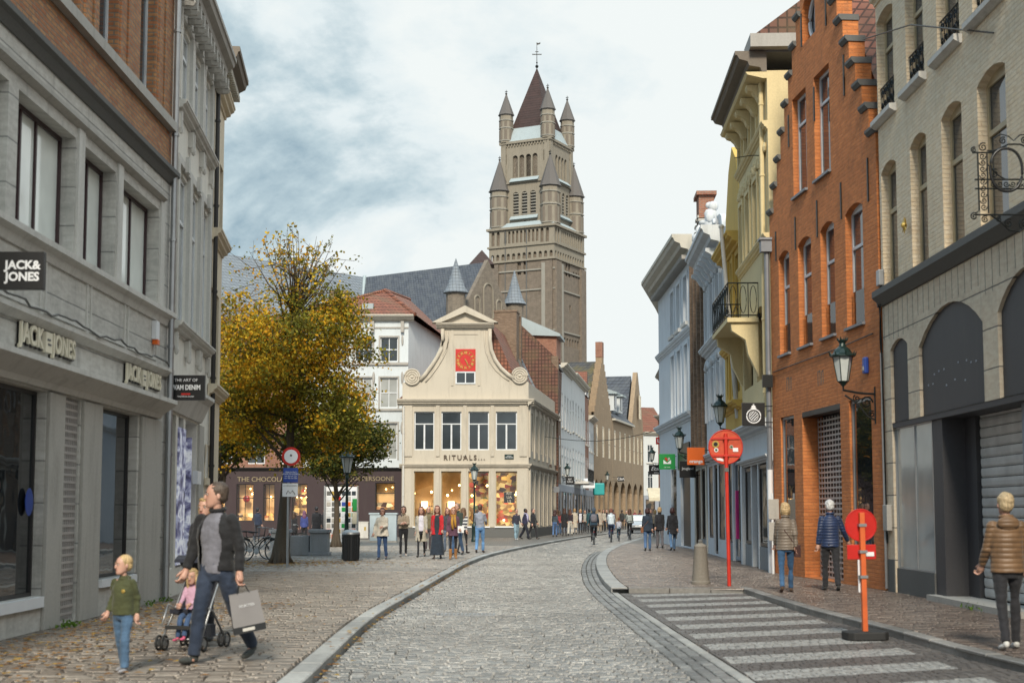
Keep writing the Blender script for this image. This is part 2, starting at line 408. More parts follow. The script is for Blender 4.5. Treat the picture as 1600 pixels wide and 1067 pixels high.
plain('gold', (.55, .38, .10), .35, .6); plain('bronze_letters', (.10, .07, .05), .45, .3); plain('cream_letters', (.74, .67, .52), .5); plain('faded_gold', (.30, .24, .14), .6)
stucco('bollard_stone', (.22, .20, .17), .6, streak=3, b=.01); stucco('panel_black', (.055, .053, .058), .25, .6, b=.001); plain('shutter_grey', (.52, .52, .51), .5, .1, .2, 2); plain('shutter_metal', (.50, .47, .45), .45, .4)
stucco('bark', (.085, .065, .045), .5, .95, b=.03, streak=3); plain('awning', (.6, .55, .42), .8); plain('teal', (.02, .30, .30), .5); plain('green_dark', (.03, .09, .02), .5)
emit('lamp_warm', (1, .62, .22), 9); emit('lamp_soft', (1, .75, .42), 3.0); m, nt, bs = newmat('screen_blue'); co = coords(nt); c_ = ramp(nt, noise(nt, mapping(nt, co, (1, 1, 1.6)), 2.4, 5, .6, .6), [(.30, (.02, .02, .03)), (.42, (.10, .10, .2)), (.5, (.35, .37, .5)), (.6, (.7, .72, .75)), (.7, (.2, .22, .35))])
L(nt, c_, bs.inputs['Base Color']); L(nt, c_, bs.inputs['Emission Color']); bs.inputs['Emission Strength'].default_value = .28
emit('screen_glow', (.42, .50, .78), .32); emit('head_light', (1, .85, .9), 5)
def shop_back(name, cols, s, scale=2.2, thr=.5):
    """goods on lit shelves: blotches of colour that give off the shop's own warm light"""
    m, nt, bs = newmat(name); co = coords(nt)
    vo = N(nt, 'ShaderNodeTexVoronoi', Scale=scale); L(nt, mapping(nt, co, (1, 1, 1.4)), vo.inputs['Vector'])
    sp = N(nt, 'ShaderNodeSeparateColor'); L(nt, vo.outputs['Color'], sp.inputs[0])
    col = ramp(nt, sp.outputs[0], [(i/len(cols), c) for i, c in enumerate(cols)])
    m_ = noise(nt, co, .9, 3); f = ramp(nt, m_, [(thr-.12, (.02, .02, .02)), (thr+.15, (1, 1, 1))])
    e = mixc(nt, 1, col, f, 'MULTIPLY'); L(nt, e, bs.inputs['Emission Color']); bs.inputs['Emission Strength'].default_value = s
    L(nt, col, bs.inputs['Base Color']); return m
shop_back('goods_warm', [(.9, .45, .1), (.15, .06, .02), (1, .62, .2), (.4, .12, .03), (.95, .75, .4), (.06, .03, .02)], .75, 3)
shop_back('goods_mix', [(1, .55, .12), (.05, .1, .03), (.8, .1, .04), (.03, .02, .02), (1, .7, .25), (.1, .03, .02), (.3, .15, .04)], .8, 3.2, .5)
shop_back('goods_dim', [(.12, .09, .06), (.03, .02, .02), (.18, .13, .08), (.02, .02, .02)], .5, 2.2, .5)
shop_back('wall_lit', [(.75, .42, .15), (.85, .55, .25)], .16, .9, .55)
def stones_mat(name, dark, light, rough=(.35, .6), attr='tone', paint=False):
    m, nt, bs = newmat(name); a = N(nt, 'ShaderNodeAttribute', attribute_name=attr, attribute_type='GEOMETRY'); co = coords(nt)
    sp = N(nt, 'ShaderNodeSeparateColor'); L(nt, a.outputs['Color'], sp.inputs[0])
    col = ramp(nt, sp.outputs[0], [(0, dark), (1, light)])
    n = noise(nt, co, 14, 5); col = mixc(nt, .5, col, ramp(nt, n, [(.3, (.3, .3, .3)), (.7, (.72, .72, .72))]), 'OVERLAY')
    big = noise(nt, co, .35, 4); col = mixc(nt, ramp(nt, big, [(.42, (0, 0, 0)), (.66, (.6, .6, .6))]), col, [x*.6 for x in dark])
    if paint:
        w = noise(nt, co, 9, 6, .7); k = N(nt, 'ShaderNodeMath', operation='MULTIPLY'); xy = N(nt, 'ShaderNodeSeparateXYZ'); L(nt, co, xy.inputs[0])
        def mth(op, a, b):
            q = N(nt, 'ShaderNodeMath', operation=op)
            for i_, v_ in enumerate((a, b)):
                if isinstance(v_, (int, float)): q.inputs[i_].default_value = v_
                else: L(nt, v_, q.inputs[i_])
            return q.outputs[0]
        xx = xy.outputs[0]; st = mth('FRACT', mth('DIVIDE', mth('SUBTRACT', mth('SUBTRACT', xy.outputs[1], 12.9), mth('MULTIPLY', xx, .46)), 1.52), 0)
        st = mth('ADD', st, mth('MULTIPLY', noise(nt, co, 5, 3), .03)); band_ = mth('MULTIPLY', mth('LESS_THAN', st, .5), mth('MULTIPLY', mth('GREATER_THAN', xx, 2.36), mth('LESS_THAN', xx, 4.66)))
        L(nt, band_, k.inputs[0])
        L(nt, ramp(nt, w, [(.34, (.1, .1, .1)), (.60, (.9, .9, .9))]), k.inputs[1]); col = mixc(nt, k.outputs[0], col, (.42, .42, .405))
    L(nt, col, bs.inputs['Base Color'])
    r = ramp(nt, noise(nt, co, 2.2, 4), [(.3, (rough[0],)*3), (.7, (rough[1],)*3)]); L(nt, r, bs.inputs['Roughness'])
    bump(nt, bs, noise(nt, co, 45, 4), .006); return m
stones_mat('sett', (.118, .118, .115), (.262, .264, .255), (.24, .46)); stones_mat('slab_left', (.15, .12, .095), (.28, .24, .20), (.3, .5)); stones_mat('slab_right', (.10, .072, .06), (.185, .145, .12), (.26, .46)); stones_mat('sett_bay', (.085, .075, .07), (.14, .128, .12), (.4, .6), paint=True)
stones_mat('sett_plaza', (.19, .17, .15), (.31, .285, .255), (.36, .55)); stones_mat('kerb_stone', (.30, .295, .28), (.43, .425, .40), (.4, .6)); stones_mat('kerb_dark', (.17, .165, .155), (.30, .285, .265), (.35, .55))
plain('joint', (.045, .042, .038), .9, var=.3, scale=6); plain('earth', (.10, .09, .08), .95)
def setts_far(name, c1, c2, mort, bw, bh):
    m, nt, bs = newmat(name); co = coords(nt)
    br = N(nt, 'ShaderNodeTexBrick', Scale=1, offset=.5); br.inputs['Brick Width'].default_value = bw; br.inputs['Row Height'].default_value = bh; br.inputs['Mortar Size'].default_value = .02
    L(nt, co, br.inputs['Vector']); br.inputs['Color1'].default_value = c4(c1); br.inputs['Color2'].default_value = c4(c2); br.inputs['Mortar'].default_value = c4(mort)
    n = noise(nt, co, 1.2, 5); L(nt, mixc(nt, ramp(nt, n, [(.35, (0, 0, 0)), (.7, (.5, .5, .5))]), br.outputs[0], [x*.6 for x in c1]), bs.inputs['Base Color'])
    bs.inputs['Roughness'].default_value = .5; iv = N(nt, 'ShaderNodeMath', operation='SUBTRACT'); iv.inputs[0].default_value = 1; L(nt, br.outputs[1], iv.inputs[1]); bump(nt, bs, iv.outputs[0], .012)
setts_far('plaza_far', (.17, .15, .13), (.25, .23, .205), (.08, .075, .065), .24, .16); setts_far('road_far', (.11, .115, .12), (.19, .195, .20), (.05, .05, .05), .24, .18)
# ---------------------------------------------------------------- camera, sky, sun
cam = bpy.data.cameras.new('camera'); co_ = bpy.data.objects.new('camera', cam); COL.objects.link(co_); SC.camera = co_
co_.location = (0, 0, CAMZ); co_.rotation_euler = (pi/2+PITCH, 0, 0)
cam.sensor_width = 36; cam.lens = 36*F/1600; cam.shift_y = (CY-533.5)/1600; cam.clip_end = 6000; cam.clip_start = .3
cam.dof.use_dof = True; cam.dof.focus_distance = 75; cam.dof.aperture_fstop = 2.4
SC.view_settings.view_transform = 'Standard'; SC.view_settings.look = 'None'; SC.view_settings.exposure = .46; SC.view_settings.gamma = 1
SC.cycles.use_denoising = True; SC.cycles.max_bounces = 6; SC.cycles.diffuse_bounces = 3; SC.cycles.glossy_bounces = 3; SC.cycles.transparent_max_bounces = 8; SC.cycles.caustics_reflective = False; SC.cycles.caustics_refractive = False
SC.cycles.sample_clamp_indirect = 6
SUN_AZ = radians(-177); SUN_EL = radians(36)    # azimuth from +Y towards +X: behind the photographer
W = bpy.data.worlds.new('World'); SC.world = W; W.use_nodes = True; nt = W.node_tree; bg = nt.nodes['Background']
sky = N(nt, 'ShaderNodeTexSky', sky_type='NISHITA', sun_disc=False, sun_elevation=SUN_EL, sun_rotation=SUN_AZ, air_density=1.2, dust_density=1.5, ozone_density=1.5)
tc = N(nt, 'ShaderNodeTexCoord'); g = tc.outputs['Generated']
sp = N(nt, 'ShaderNodeSeparateXYZ'); L(nt, g, sp.inputs[0])
# flat cloud layer: the direction is projected onto a horizontal sheet far overhead
den = N(nt, 'ShaderNodeMath', operation='ADD'); den.inputs[1].default_value = .16; ab = N(nt, 'ShaderNodeMath', operation='ABSOLUTE'); L(nt, sp.outputs[2], ab.inputs[0]); L(nt, ab.outputs[0], den.inputs[0])
dv = N(nt, 'ShaderNodeVectorMath', operation='DIVIDE'); L(nt, g, dv.inputs[0]); cbn = N(nt, 'ShaderNodeCombineXYZ')
for i in range(3): L(nt, den.outputs[0], cbn.inputs[i])
L(nt, cbn.outputs[0], dv.inputs[1])
mp = mapping(nt, dv.outputs[0], (1.15, .62, 0), (0, 0, .35))
mp.node.inputs['Location'].default_value = SKYOFF = (3.1, 1.7, 0)
n1 = noise(nt, mp, 1.15, 8, .58, .35); n2 = noise(nt, mp, 4.2, 7, .62, .2)
ad = N(nt, 'ShaderNodeMath', operation='MULTIPLY_ADD'); ad.inputs[1].default_value = .28; L(nt, n2, ad.inputs[0]); L(nt, n1, ad.inputs[2])
# more open blue towards the upper left, closed bright cloud to the right and low down
dx = N(nt, 'ShaderNodeMath', operation='MULTIPLY_ADD'); dx.inputs[1].default_value = .36; dx.inputs[2].default_value = .262; L(nt, sp.outputs[0], dx.inputs[0])
dz = N(nt, 'ShaderNodeMath', operation='MULTIPLY_ADD'); dz.inputs[1].default_value = -.52; L(nt, sp.outputs[2], dz.inputs[0]); L(nt, dx.outputs[0], dz.inputs[2])
tot = N(nt, 'ShaderNodeMath', operation='ADD'); L(nt, ad.outputs[0], tot.inputs[0]); L(nt, dz.outputs[0], tot.inputs[1])
CL = 1.0
ccol = ramp(nt, tot.outputs[0], [(.50, (.22, .31, .37)), (.575, (.37, .46, .50)), (.64, (.56, .62, .635)), (.71, (.635, .67, .665))])
fac = ramp(nt, tot.outputs[0], [(.40, (.75, .75, .75)), (.50, (1, 1, 1))])
sc_ = N(nt, 'ShaderNodeVectorMath', operation='SCALE'); sc_.inputs['Scale'].default_value = 10.2; L(nt, ccol, sc_.inputs[0])
mr = N(nt, 'ShaderNodeMapRange', interpolation_type='SMOOTHSTEP'); mr.inputs[1].default_value = .36; mr.inputs[2].default_value = .95; mr.inputs[3].default_value = 1; mr.inputs[4].default_value = 2.5   # unseen upper sky raised to add light to the scene, like an overcast zenith
L(nt, sp.outputs[2], mr.inputs[0]); s2_ = N(nt, 'ShaderNodeVectorMath', operation='SCALE'); L(nt, mixc(nt, fac, sky.outputs[0], sc_.outputs[0]), s2_.inputs[0]); L(nt, mr.outputs[0], s2_.inputs['Scale']); L(nt, s2_.outputs[0], bg.inputs[0]); bg.inputs[1].default_value = .1
sun = bpy.data.lights.new('sun', 'SUN'); sun.energy = 2.9; sun.angle = radians(11); sun.color = (1, .90, .74)
so = bpy.data.objects.new('sun', sun); COL.objects.link(so); sd = Vector((sin(SUN_AZ)*cos(SUN_EL), cos(SUN_AZ)*cos(SUN_EL), sin(SUN_EL)))
so.rotation_euler = sd.to_track_quat('Z', 'Y').to_euler(); so.location = (0, -20, 40)
# ---------------------------------------------------------------- ground, road, pavements
def struct(o): o['kind'] = 'structure'; return o
def interp(P, y):
    for (x0, y0), (x1, y1) in zip(P, P[1:]):
        if y <= y1:
            t = (y-y0)/(y1-y0); return x0+(x1-x0)*t
    return P[-1][0]
def smoothline(P):
    out = []; n = len(P)
    for i in range(n-1):
        a = Vector(P[max(0, i-1)]); b = Vector(P[i]); c = Vector(P[i+1]); d = Vector(P[min(n-1, i+2)])
        for k in range(8):
            t = k/8; q = .5*((2*b)+(c-a)*t+(2*a-5*b+4*c-d)*t*t+(-a+3*b-3*c+d)*t**3); out.append((q.x, q.y))
    return out+[P[-1]]
LK = smoothline([(-1.85, 6), (-1.9, 13), (-2.04, 21), (-1.87, 27.7), (-1.62, 36), (-1.3, 45), (-.45, 56), (1.6, 72), (4.3, 90), (8.1, 112), (12.4, 135), (17, 160), (24, 200)])
RK = smoothline([(2.2, 6), (2.2, 13.5), (2.1, 20), (2.02, 28), (2.13, 34.5), (2.6, 44.4), (3.46, 55.4), (4.9, 67.5), (6.9, 81), (9.3, 97), (12.8, 115), (16.9, 135), (22, 160), (29, 200)])
BK = [(5.55, 6), (5.22, 14.4), (5.06, 16), (4.97, 18.9), (4.72, 23.2), (4.66, 28.95)]
def paving(name, mat, xl, xr, y0, y1, row=.16, w=(.14, .24), top=0, jit=.008, tone=None, gap=.012, jx=.0, ang=0, base='joint'):
    """rows of single stones with real joints, between the lines xl(y) and xr(y)"""
    vs = []; fs = []; cols = []; y = y0; k = 0
    while y < y1:
        rh = row*R.uniform(.92, 1.08); s = 1 if y < 48 else (1+(y-48)/25)
        rh *= s; xa = xl(y); xb = xr(y); x = xa - R.random()*w[0]*s*(k % 2)
        while x < xb:
            ww = R.uniform(*w)*s; a = max(x, xa)+gap*.5; b = min(x+ww, xb)-gap*.5; x += ww
            if b-a < .03: continue
            h = top+R.uniform(-jit, jit); tl = R.uniform(-.5, .5)*jit; g2 = gap*.5; ins = min(.016, gap*1.15)
            i = len(vs); q = [R.uniform(-1, 1)*gap*.45 for _ in range(8)]; sl = (xl(y+rh)-xa)/rh; sr = (xr(y+rh)-xb)/rh; f = (a-xa)/(xb-xa); sh = (sl*(1-f)+sr*f)*rh; wob = .012*sin(x*2.3+k*.13)
            p = [(a+q[0], y+g2+q[1]+wob), (b+q[2], y+g2+q[3]+wob), (b+q[4]+sh, y+rh-g2+q[5]+wob), (a+q[6]+sh, y+rh-g2+q[7]+wob)]
            cx = sum(v[0] for v in p)/4; cy = sum(v[1] for v in p)/4
            vs += [(v[0], v[1], top-.035) for v in p]
            for v in p: vs.append((v[0]-(ins if v[0] > cx else -ins), v[1]-(ins if v[1] > cy else -ins), h+(tl if v[0] > cx else -tl)))
            fs += [(i+4, i+5, i+6, i+7), (i, i+1, i+5, i+4), (i+1, i+2, i+6, i+5), (i+2, i+3, i+7, i+6), (i+3, i, i+4, i+7)]
            t = R.random()**1.3; c = tone(cx, cy, t) if tone else (t, 0, 0); cols += [c]*5
        y += rh; k += 1
    me = bpy.data.meshes.new(name); me.from_pydata(vs, [], fs); at = me.attributes.new('tone', 'FLOAT_COLOR', 'FACE')
    at.data.foreach_set('color', [v for c in cols for v in (c[0], c[1], c[2], 1)]); me.update(); return me
def sheet(name, mat, xl, xr, ys, z):
    vs = []; fs = []
    for y in ys: vs += [(xl(y), y, z), (xr(y), y, z)]
    for i in range(len(ys)-1): fs.append((2*i, 2*i+1, 2*i+3, 2*i+2))
    me = bpy.data.meshes.new(name); me.from_pydata(vs, [], fs); return struct(link(name, me, mat))
lk = lambda y: interp(LK, y); rk = lambda y: interp(RK, y); bk = lambda y: interp(BK, y)
me = bpy.data.meshes.new('ground'); me.from_pydata([(-3000, -50, -.12), (3000, -50, -.12), (3000, 5000, -.12), (-3000, 5000, -.12)], [], [(0, 1, 2, 3)]); struct(link('ground', me, 'earth'))
ys = [6+i*1.0 for i in range(195)]
GUT = .42
road = struct(link('road', paving('road', None, lambda y: lk(y)+.02, lambda y: rk(y)-(GUT if y < 60 else .02), 8, 110, .135, (.11, .19), 0, .006, gap=.010), 'sett'))
def lengthwise(name, P, offs, y0, y1, wd, ln, top, jit=.006, tone=None):
    """rows of stones laid along a line (gutter, kerb)"""
    vs = []; fs = []; cols = []
    for off in offs:
        y = y0+R.random()*.1
        while y < y1:
            l = ln*R.uniform(.85, 1.1)*(1 if y < 50 else 1.8); ya = y+.008; yb = y+l-.008; x0 = interp(P, ya)+off; x1 = interp(P, yb)+off
            h = top+R.uniform(-jit, jit); i = len(vs); g = .007
            p = [(x0+g, ya), (x0+wd-g, ya), (x1+wd-g, yb), (x1+g, yb)]
            vs += [(a, b, top-.2) for a, b in p]+[(a, b, h-.012) for a, b in p]+[(a+(.014 if k in (0, 3) else -.014), b+(.014 if k < 2 else -.014), h) for k, (a, b) in enumerate(p)]
            for o in (0, 4): fs += [(i+o+k, i+o+(k+1) % 4, i+o+4+(k+1) % 4, i+o+4+k) for k in range(4)]
            fs.append((i+8, i+9, i+10, i+11)); t = R.random(); cols += [(t, 0, 0)]*9; y += l
    me = bpy.data.meshes.new(name); me.from_pydata(vs, [], fs); at = me.attributes.new('tone', 'FLOAT_COLOR', 'FACE')
    at.data.foreach_set('color', [v for c in cols for v in (c[0], c[1], c[2], 1)]); me.update(); return me
struct(link('gutter', lengthwise('gutter', RK, (-.42, -.28, -.14), 7, 60, .14, .24, 0), 'sett'))
struct(link('kerb', lengthwise('kerb', LK, (-.24,), 7, 150, .25, .95, .1, .003), 'kerb_stone')); 
struct(link('kerb', lengthwise('kerb', RK, (.0,), 29.2, 150, .34, .9, .1, .003), 'kerb_stone'))
struct(link('kerb', lengthwise('kerb', RK, (.0,), 7, 28.9, .14, .9, .006, .002), 'kerb_stone'))
struct(link('kerb', lengthwise('kerb', BK, (.0,), 7, 28.8, .2, .95, .1, .004), 'kerb_dark'))
mk = MB()
for i in range(3): mk.box(2.36+i*.83, 2.36+i*.83+.815, 28.95, 29.15, -.1, .1+.003*i)
me = mk.mesh('kerb'); at = me.attributes.new('tone', 'FLOAT_COLOR', 'FACE'); at.data.foreach_set('color', [.4, 0, 0, 1]*len(me.polygons)); struct(link('kerb', me, 'kerb_dark'))
sheet('road_base', 'joint', lambda y: lk(y)-.05, lambda y: (bk(y) if y < 29.1 else rk(y))+.05, ys[:106], -.03)
sheet('road_beyond', 'road_far', lambda y: lk(y)-.05, lambda y: rk(y)+.05, [109+i*2 for i in range(46)], -.012)
def bay_tone(x, y, t):
    q = (y-.46*(x-2.2)-13.9)/1.52; q -= math.floor(q)
    return (t, 0, 0)
struct(link('parking_bay', paving('bay', None, lambda y: rk(y)+.15, bk, 8, 28.85, .115, (.09, .13), 0, .0018, bay_tone, gap=.004), 'sett_bay'))
struct(link('pavement_left', paving('pl', None, lambda y: -6.2-(max(0, y-24.9)*.085) if y < 33 else -16, lambda y: lk(y)-.25, 9, 37.2, .15, (.2, .34), .1, .0035, gap=.010), 'slab_left'))
struct(link('plaza', paving('pz', None, lambda y: -17, lambda y: lk(y)-.25, 37.6, 66, .17, (.18, .26), .1, .005), 'sett_plaza'))
def rp(y): return 9.5
struct(link('pavement_right', paving('pr', None, lambda y: (bk(y)+.2 if y < 28.95 else 2.4), lambda y: 7.6, 9, 29.15, .15, (.22, .36), .1, .0025, gap=.009), 'slab_right'))
struct(link('pavement_right', paving('pr2', None, lambda y: rk(y)+.34, lambda y: max(8.2, rk(y)+1.5), 29.17, 70, .16, (.2, .34), .1, .003, gap=.010), 'slab_right'))
def slab(name, mat, xl, xr, ys, z):
    return sheet(name, mat, xl, xr, ys, z)
slab('pavement_bed', 'joint', lambda y: -60, lambda y: lk(y)-.02, ys[:61], .072); slab('pavement_bed', 'joint', lambda y: bk(y), lambda y: 30, [6, 14, 16, 19, 23, 28.97], .072); slab('pavement_bed', 'joint', lambda y: rk(y)+.02, lambda y: 30, [28.975]+ys[24:65], .072)
slab('plaza_far', 'plaza_far', lambda y: -60, lambda y: lk(y)-.24, [65.9+i*2 for i in range(68)], .096)
slab('plaza_side', 'plaza_far', lambda y: -60, lambda y: -16.9, [37.6, 66], .092)
slab('pavement_beyond', 'plaza_far', lambda y: rk(y)+.33, lambda y: rk(y)+40, [69.8+i*2 for i in range(66)], .096)
mk = MB().box(-16, -1.95, 37.25, 37.55, 0, .104); me = mk.mesh('strip'); at = me.attributes.new('tone', 'FLOAT_COLOR', 'FACE'); at.data.foreach_set('color', [.3, 0, 0, 1]*6); struct(link('paving_strip', me, 'kerb_dark'))
# iron drain cover in the road
gp = G(728, 960, 0); d = tag(empty('drain_cover', (gp.x, gp.y, .0)), 'pale rectangular metal drain grating set flat in the cobbled road', 'drain cover')
mb = MB()
mb.box(-.46, .46, -.24, -.20, -.02, .014); mb.box(-.46, .46, .20, .24, -.02, .014)
for i in range(15): mb.box(-.46+i*.0637, -.46+i*.0637+.03, -.20, .20, -.02, .012)
mb.build('grating', 'galv', d)
def xprof(mb, x0, x1, pts):
    """profile (y, z) run along x"""
    n = len(pts); i = len(mb.v); mb.v += [(x0, p[0], p[1]) for p in pts]+[(x1, p[0], p[1]) for p in pts]
    mb.f.append(tuple(range(i, i+n))); mb.m.append(mb.cur); mb.f.append(tuple(range(i+2*n-1, i+n-1, -1))); mb.m.append(mb.cur)
    for k in range(n):
        j = (k+1) % n; mb.f.append((i+k, i+n+k, i+n+j, i+j)); mb.m.append(mb.cur)
    return mb
def corn(z, out, h, y=0):
    """a stepped and curved cornice profile, top at z+h"""
    return [(y, z), (y, z+h), (-out, z+h), (-out, z+h*.82), (-out*.93, z+h*.8), (-out*.86, z+h*.62), (-out*.6, z+h*.5), (-out*.55, z+h*.3), (-out*.2, z+h*.2), (-out*.15, z)]
def cornice(parent, x0, x1, z, out, h, mat, name='cornice', y=0): return xprof(MB(), x0, x1, corn(z, out, h, y)).build(name, mat, parent)
def band(parent, x0, x1, z0, z1, out, mat, name='string_course', y=0): return MB().box(x0, x1, y-out, y, z0, z1).build(name, mat, parent)
def wall(parent, mat, *a, name='wall', **k): return wall_mb(*a, **k).build(name, mat, parent)
def grille(parent, r, y, mat, name='roller_grille', nx=6, dz=.075, t=.018):
    x0, x1, z0, z1 = r; mb = MB(); w = (x1-x0)/nx; n = int((z1-z0)/dz)
    for k in range(n+1): mb.box(x0, x1, y, y+.02, z0+k*dz, z0+k*dz+t*1.5)
    for i in range(nx+1): mb.box(x0+i*w-t*.6, x0+i*w+t*.6, y+.003, y+.017, z0, z1)
    return mb.build(name, mat, parent)
def shutter(parent, r, y, mat, dz=.17):
    x0, x1, z0, z1 = r; mb = MB(); z = z0
    while z < z1-.02:
        xprof(mb, x0, x1, [(y+.03, z), (y+.03, z+dz-.012), (y+.006, z+dz-.012), (y, z+dz*.6), (y+.004, z+dz*.2), (y+.02, z)]); z += dz
    return mb.build('roller_shutter', mat, parent)
def pipe(parent, x, z0, z1, y=-.08, r=.05, mat='zinc', name='drainpipe'):
    mb = MB().cyl((x, y, z0), (x, y, z1), r, n=8)
    k = z0+.6
    while k < z1: mb.cyl((x, y, k), (x, y, k+.05), r*1.3, n=8); k += 1.9
    return mb.build(name, mat, parent)
# ================================================================= left row
A = Fac((-6.1, 9), (-6.1, 24.97))
a = A.thing('shop_building', 'grey stone and warm brick shop building with large display windows and gold lettering', 'building')
zt = A.z_(107, 206); zb = A.z_(99, 394); zband = A.z_(130, 150)
w1 = A.s_(9), A.s_(103); w2 = A.s_(113), A.s_(168); w3 = A.s_(178), A.s_(238)
up = [(w1[0], w1[1], zb, zt), (w2[0], w2[1], zb, zt), (w3[0], w3[1], zb, zt), (w1[0]-2.5, w1[0]-.35, zb, zt)]
zg = A.z_(64, 610); zp = A.z_(62, 931); zs = A.z_(240, 600)
g1 = (A.s_(-160), A.s_(67), zp, zg); gd = (A.s_(95), A.s_(121), 0.02, zg, 0, .5); g2 = (A.s_(157), A.s_(212), A.z_(155, 905), zg)
zf = A.z_(0, 14)
wall(a, 'plain_block', 16, zf, up+[g1, gd, g2], depth=.32, D_=9)
zB0 = zf
bw = [(A.s_(135), A.s_(166)), (A.s_(202), A.s_(228)), (A.s_(60), A.s_(104))]
zws = A.z_(227, 148)
wall(a, 'brick_warm', 16, 13.2, [(q[0], q[1], zws, zws+2.6) for q in bw], depth=.28, D_=9, z0=zB0, name='brick_wall')
xprof(MB(), -.2, 16.03, [(0, zf-.16), (0, zf+.1), (-.16, zf+.06), (-.16, zf-.02), (-.10, zf-.06), (-.03, zf-.16)]).build('string_course', 'stone_dark', a)
zc = A.z_(105, 180); xprof(MB(), -.2, A.s_(243), [(0, zc-.05), (0, zc+.09), (-.10, zc+.06), (-.10, zc), (-.02, zc-.05)]).build('string_course', 'stone_grey', a)
for q in bw:
    window(a, (q[0], q[1], zws, zws+2.6), .16, 'white_frame', 'pane_mid', (.5,), (.72,), .07)
band(a, -.2, 15.9, zws-.17, zws-.005, .12, 'stone_grey', 'sill_course')
for x in [A.s_(v) for v in (118, 175, 236)]: MB().box(x-.25, x-.18, -.03, 0, zws, 13.2).box(x+.18, x+.25, -.03, 0, zws, 13.2).build('brick_pilaster', 'brick_warm', a)
xprof(MB(), -.2, 16.04, [(0, zb-.26), (0, zb-.004), (-.15, zb-.02), (-.15, zb-.10), (-.07, zb-.15), (-.03, zb-.26)]).build('sill_course', 'stone_light', a)
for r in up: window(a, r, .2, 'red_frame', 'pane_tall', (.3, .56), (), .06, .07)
for q in (w1, w2, w3):       # flat piers between the openings
    MB().box(q[1]+.05, q[1]+.32, -.035, 0, zb, zt+.16).build('pier', 'stone_light', a)
# recessed panels over the sign band
zq1 = A.z_(200, 462); zq0 = A.z_(200, 545)
for k in range(5):
    x1 = A.s_(238)-k*2.0; x0 = x1-1.85; mb = MB(); y = -.02
    mb.box(x0, x1, y, 0, zq1-.05, zq1); mb.box(x0, x1, y, 0, zq0, zq0+.05); mb.box(x0, x0+.05, y, 0, zq0+.05, zq1-.05); mb.box(x1-.05, x1, y, 0, zq0+.05, zq1-.05); mb.build('panel', 'stone_light', a)
zl = A.z_(240, 575); xprof(MB(), -.2, 16.05, [(0, zl-.08), (0, zl+.08), (-.13, zl+.06), (-.13, zl-.0), (-.04, zl-.08)]).build('string_course', 'stone_light', a)
zn = A.z_(120, 612); zn1 = A.z_(240, 636)
xprof(MB(), -.2, A.s_(243), [(0, zg+.03), (0, zg+.34), (-.34, zg+.34), (-.34, zg+.27), (-.27, zg+.22), (-.10, zg+.10), (-.06, zg+.03)]).build('canopy', 'stone_light', a)
window(a, g1, .12, 'dark_frame', 'pane_shop', (.36,), (), .05, name='display_window'); window(a, g2, .14, 'dark_frame', 'pane_shop', (), (), .05, name='display_window')
band(a, g1[0], g1[1], zp-.14, zp-.003, .05, 'sign_white', 'sill'); band(a, g2[0], g2[1], g2[2]-.12, g2[2]-.003, .05, 'sign_white', 'sill')
grille(a, (gd[0], gd[1], .02, zg), .03, 'shutter_metal', nx=9, dz=.10, t=.022); MB().box(gd[0], gd[1], .40, .42, 0, zg).build('inner_door', 'dark_frame', a)
for x0, x1 in ((A.s_(68), A.s_(93)), (A.s_(123), A.s_(152)), (A.s_(215), A.s_(246))): MB().box(x0, x1, -.05, 0, 0, zg-.0).build('pier', 'stone_grey', a, bevel=.01)
bx0, bx1 = A.s_(51), A.s_(63.5); bz0, bz1 = A.z_(57, 806), A.z_(57, 762); MB().ell(((bx0+bx1)/2, .10, (bz0+bz1)/2), ((bx1-bx0)/2, .012, (bz1-bz0)/2), 16, 12).build('sticker', 'sign_blue', a)
for jx, ex, nx_, ty in (((13, 52), (54, 64), (66, 103), 531), ((185, 209), (210.5, 216), (218, 241), 588)):
    z = A.z_((jx[0]+nx_[1])/2, ty)
    for body, (p0, p1) in (('JACK', jx), ('JONES', nx_)):
        m_ = text_mb(body, .35, .016, bold=.007, spacing=1.1); lo_ = min(v[0] for v in m_.v); hi_ = max(v[0] for v in m_.v); s0, s1 = A.s_(p0), A.s_(p1)
        m_.v = [(s0+(v[0]-lo_)/(hi_-lo_)*(s1-s0), v[1]-.06, v[2]+z) for v in m_.v]; m_.build('lettering', 'cream_letters', a)
        d2 = text_mb(body, .35, .022, bold=.016, spacing=1.1); d2.v = [(s0+.05+(v[0]-lo_)/(hi_-lo_)*(s1-s0), v[1]-.024, v[2]+z-.012) for v in d2.v]; d2.build('letter_side', 'dark_frame', a)
    s0, s1 = A.s_(ex[0]), A.s_(ex[1]); c_ = (s0+s1)/2; w = (s1-s0)/2
    MB().box(s0, s1, -.085, -.03, z-.14, z+.12).build('emblem_plate', 'cream_letters', a); MB().box(c_-w*.6, c_+w*.4, -.09, -.0855, z+.01, z+.035).box(c_-w*.4, c_+w*.6, -.09, -.0855, z-.05, z-.025).build('emblem', 'stone_dark', a)
# cable along the sign band
pts = []
for i in range(60):
    u = i/59; pts.append((u*15.6, -.15-.02*sin(i*1.9), zl+.12+.03*sin(i*.7)+.02*sin(i*2.3)))
cb = tag(MB().tube([A.w(*p)+Vector((0, 0, .1)) for p in pts], .016, 5).build('cable', 'stone_dark'), 'thin grey cable looping along the ledge above the gold shop lettering on the grey building', 'cable')
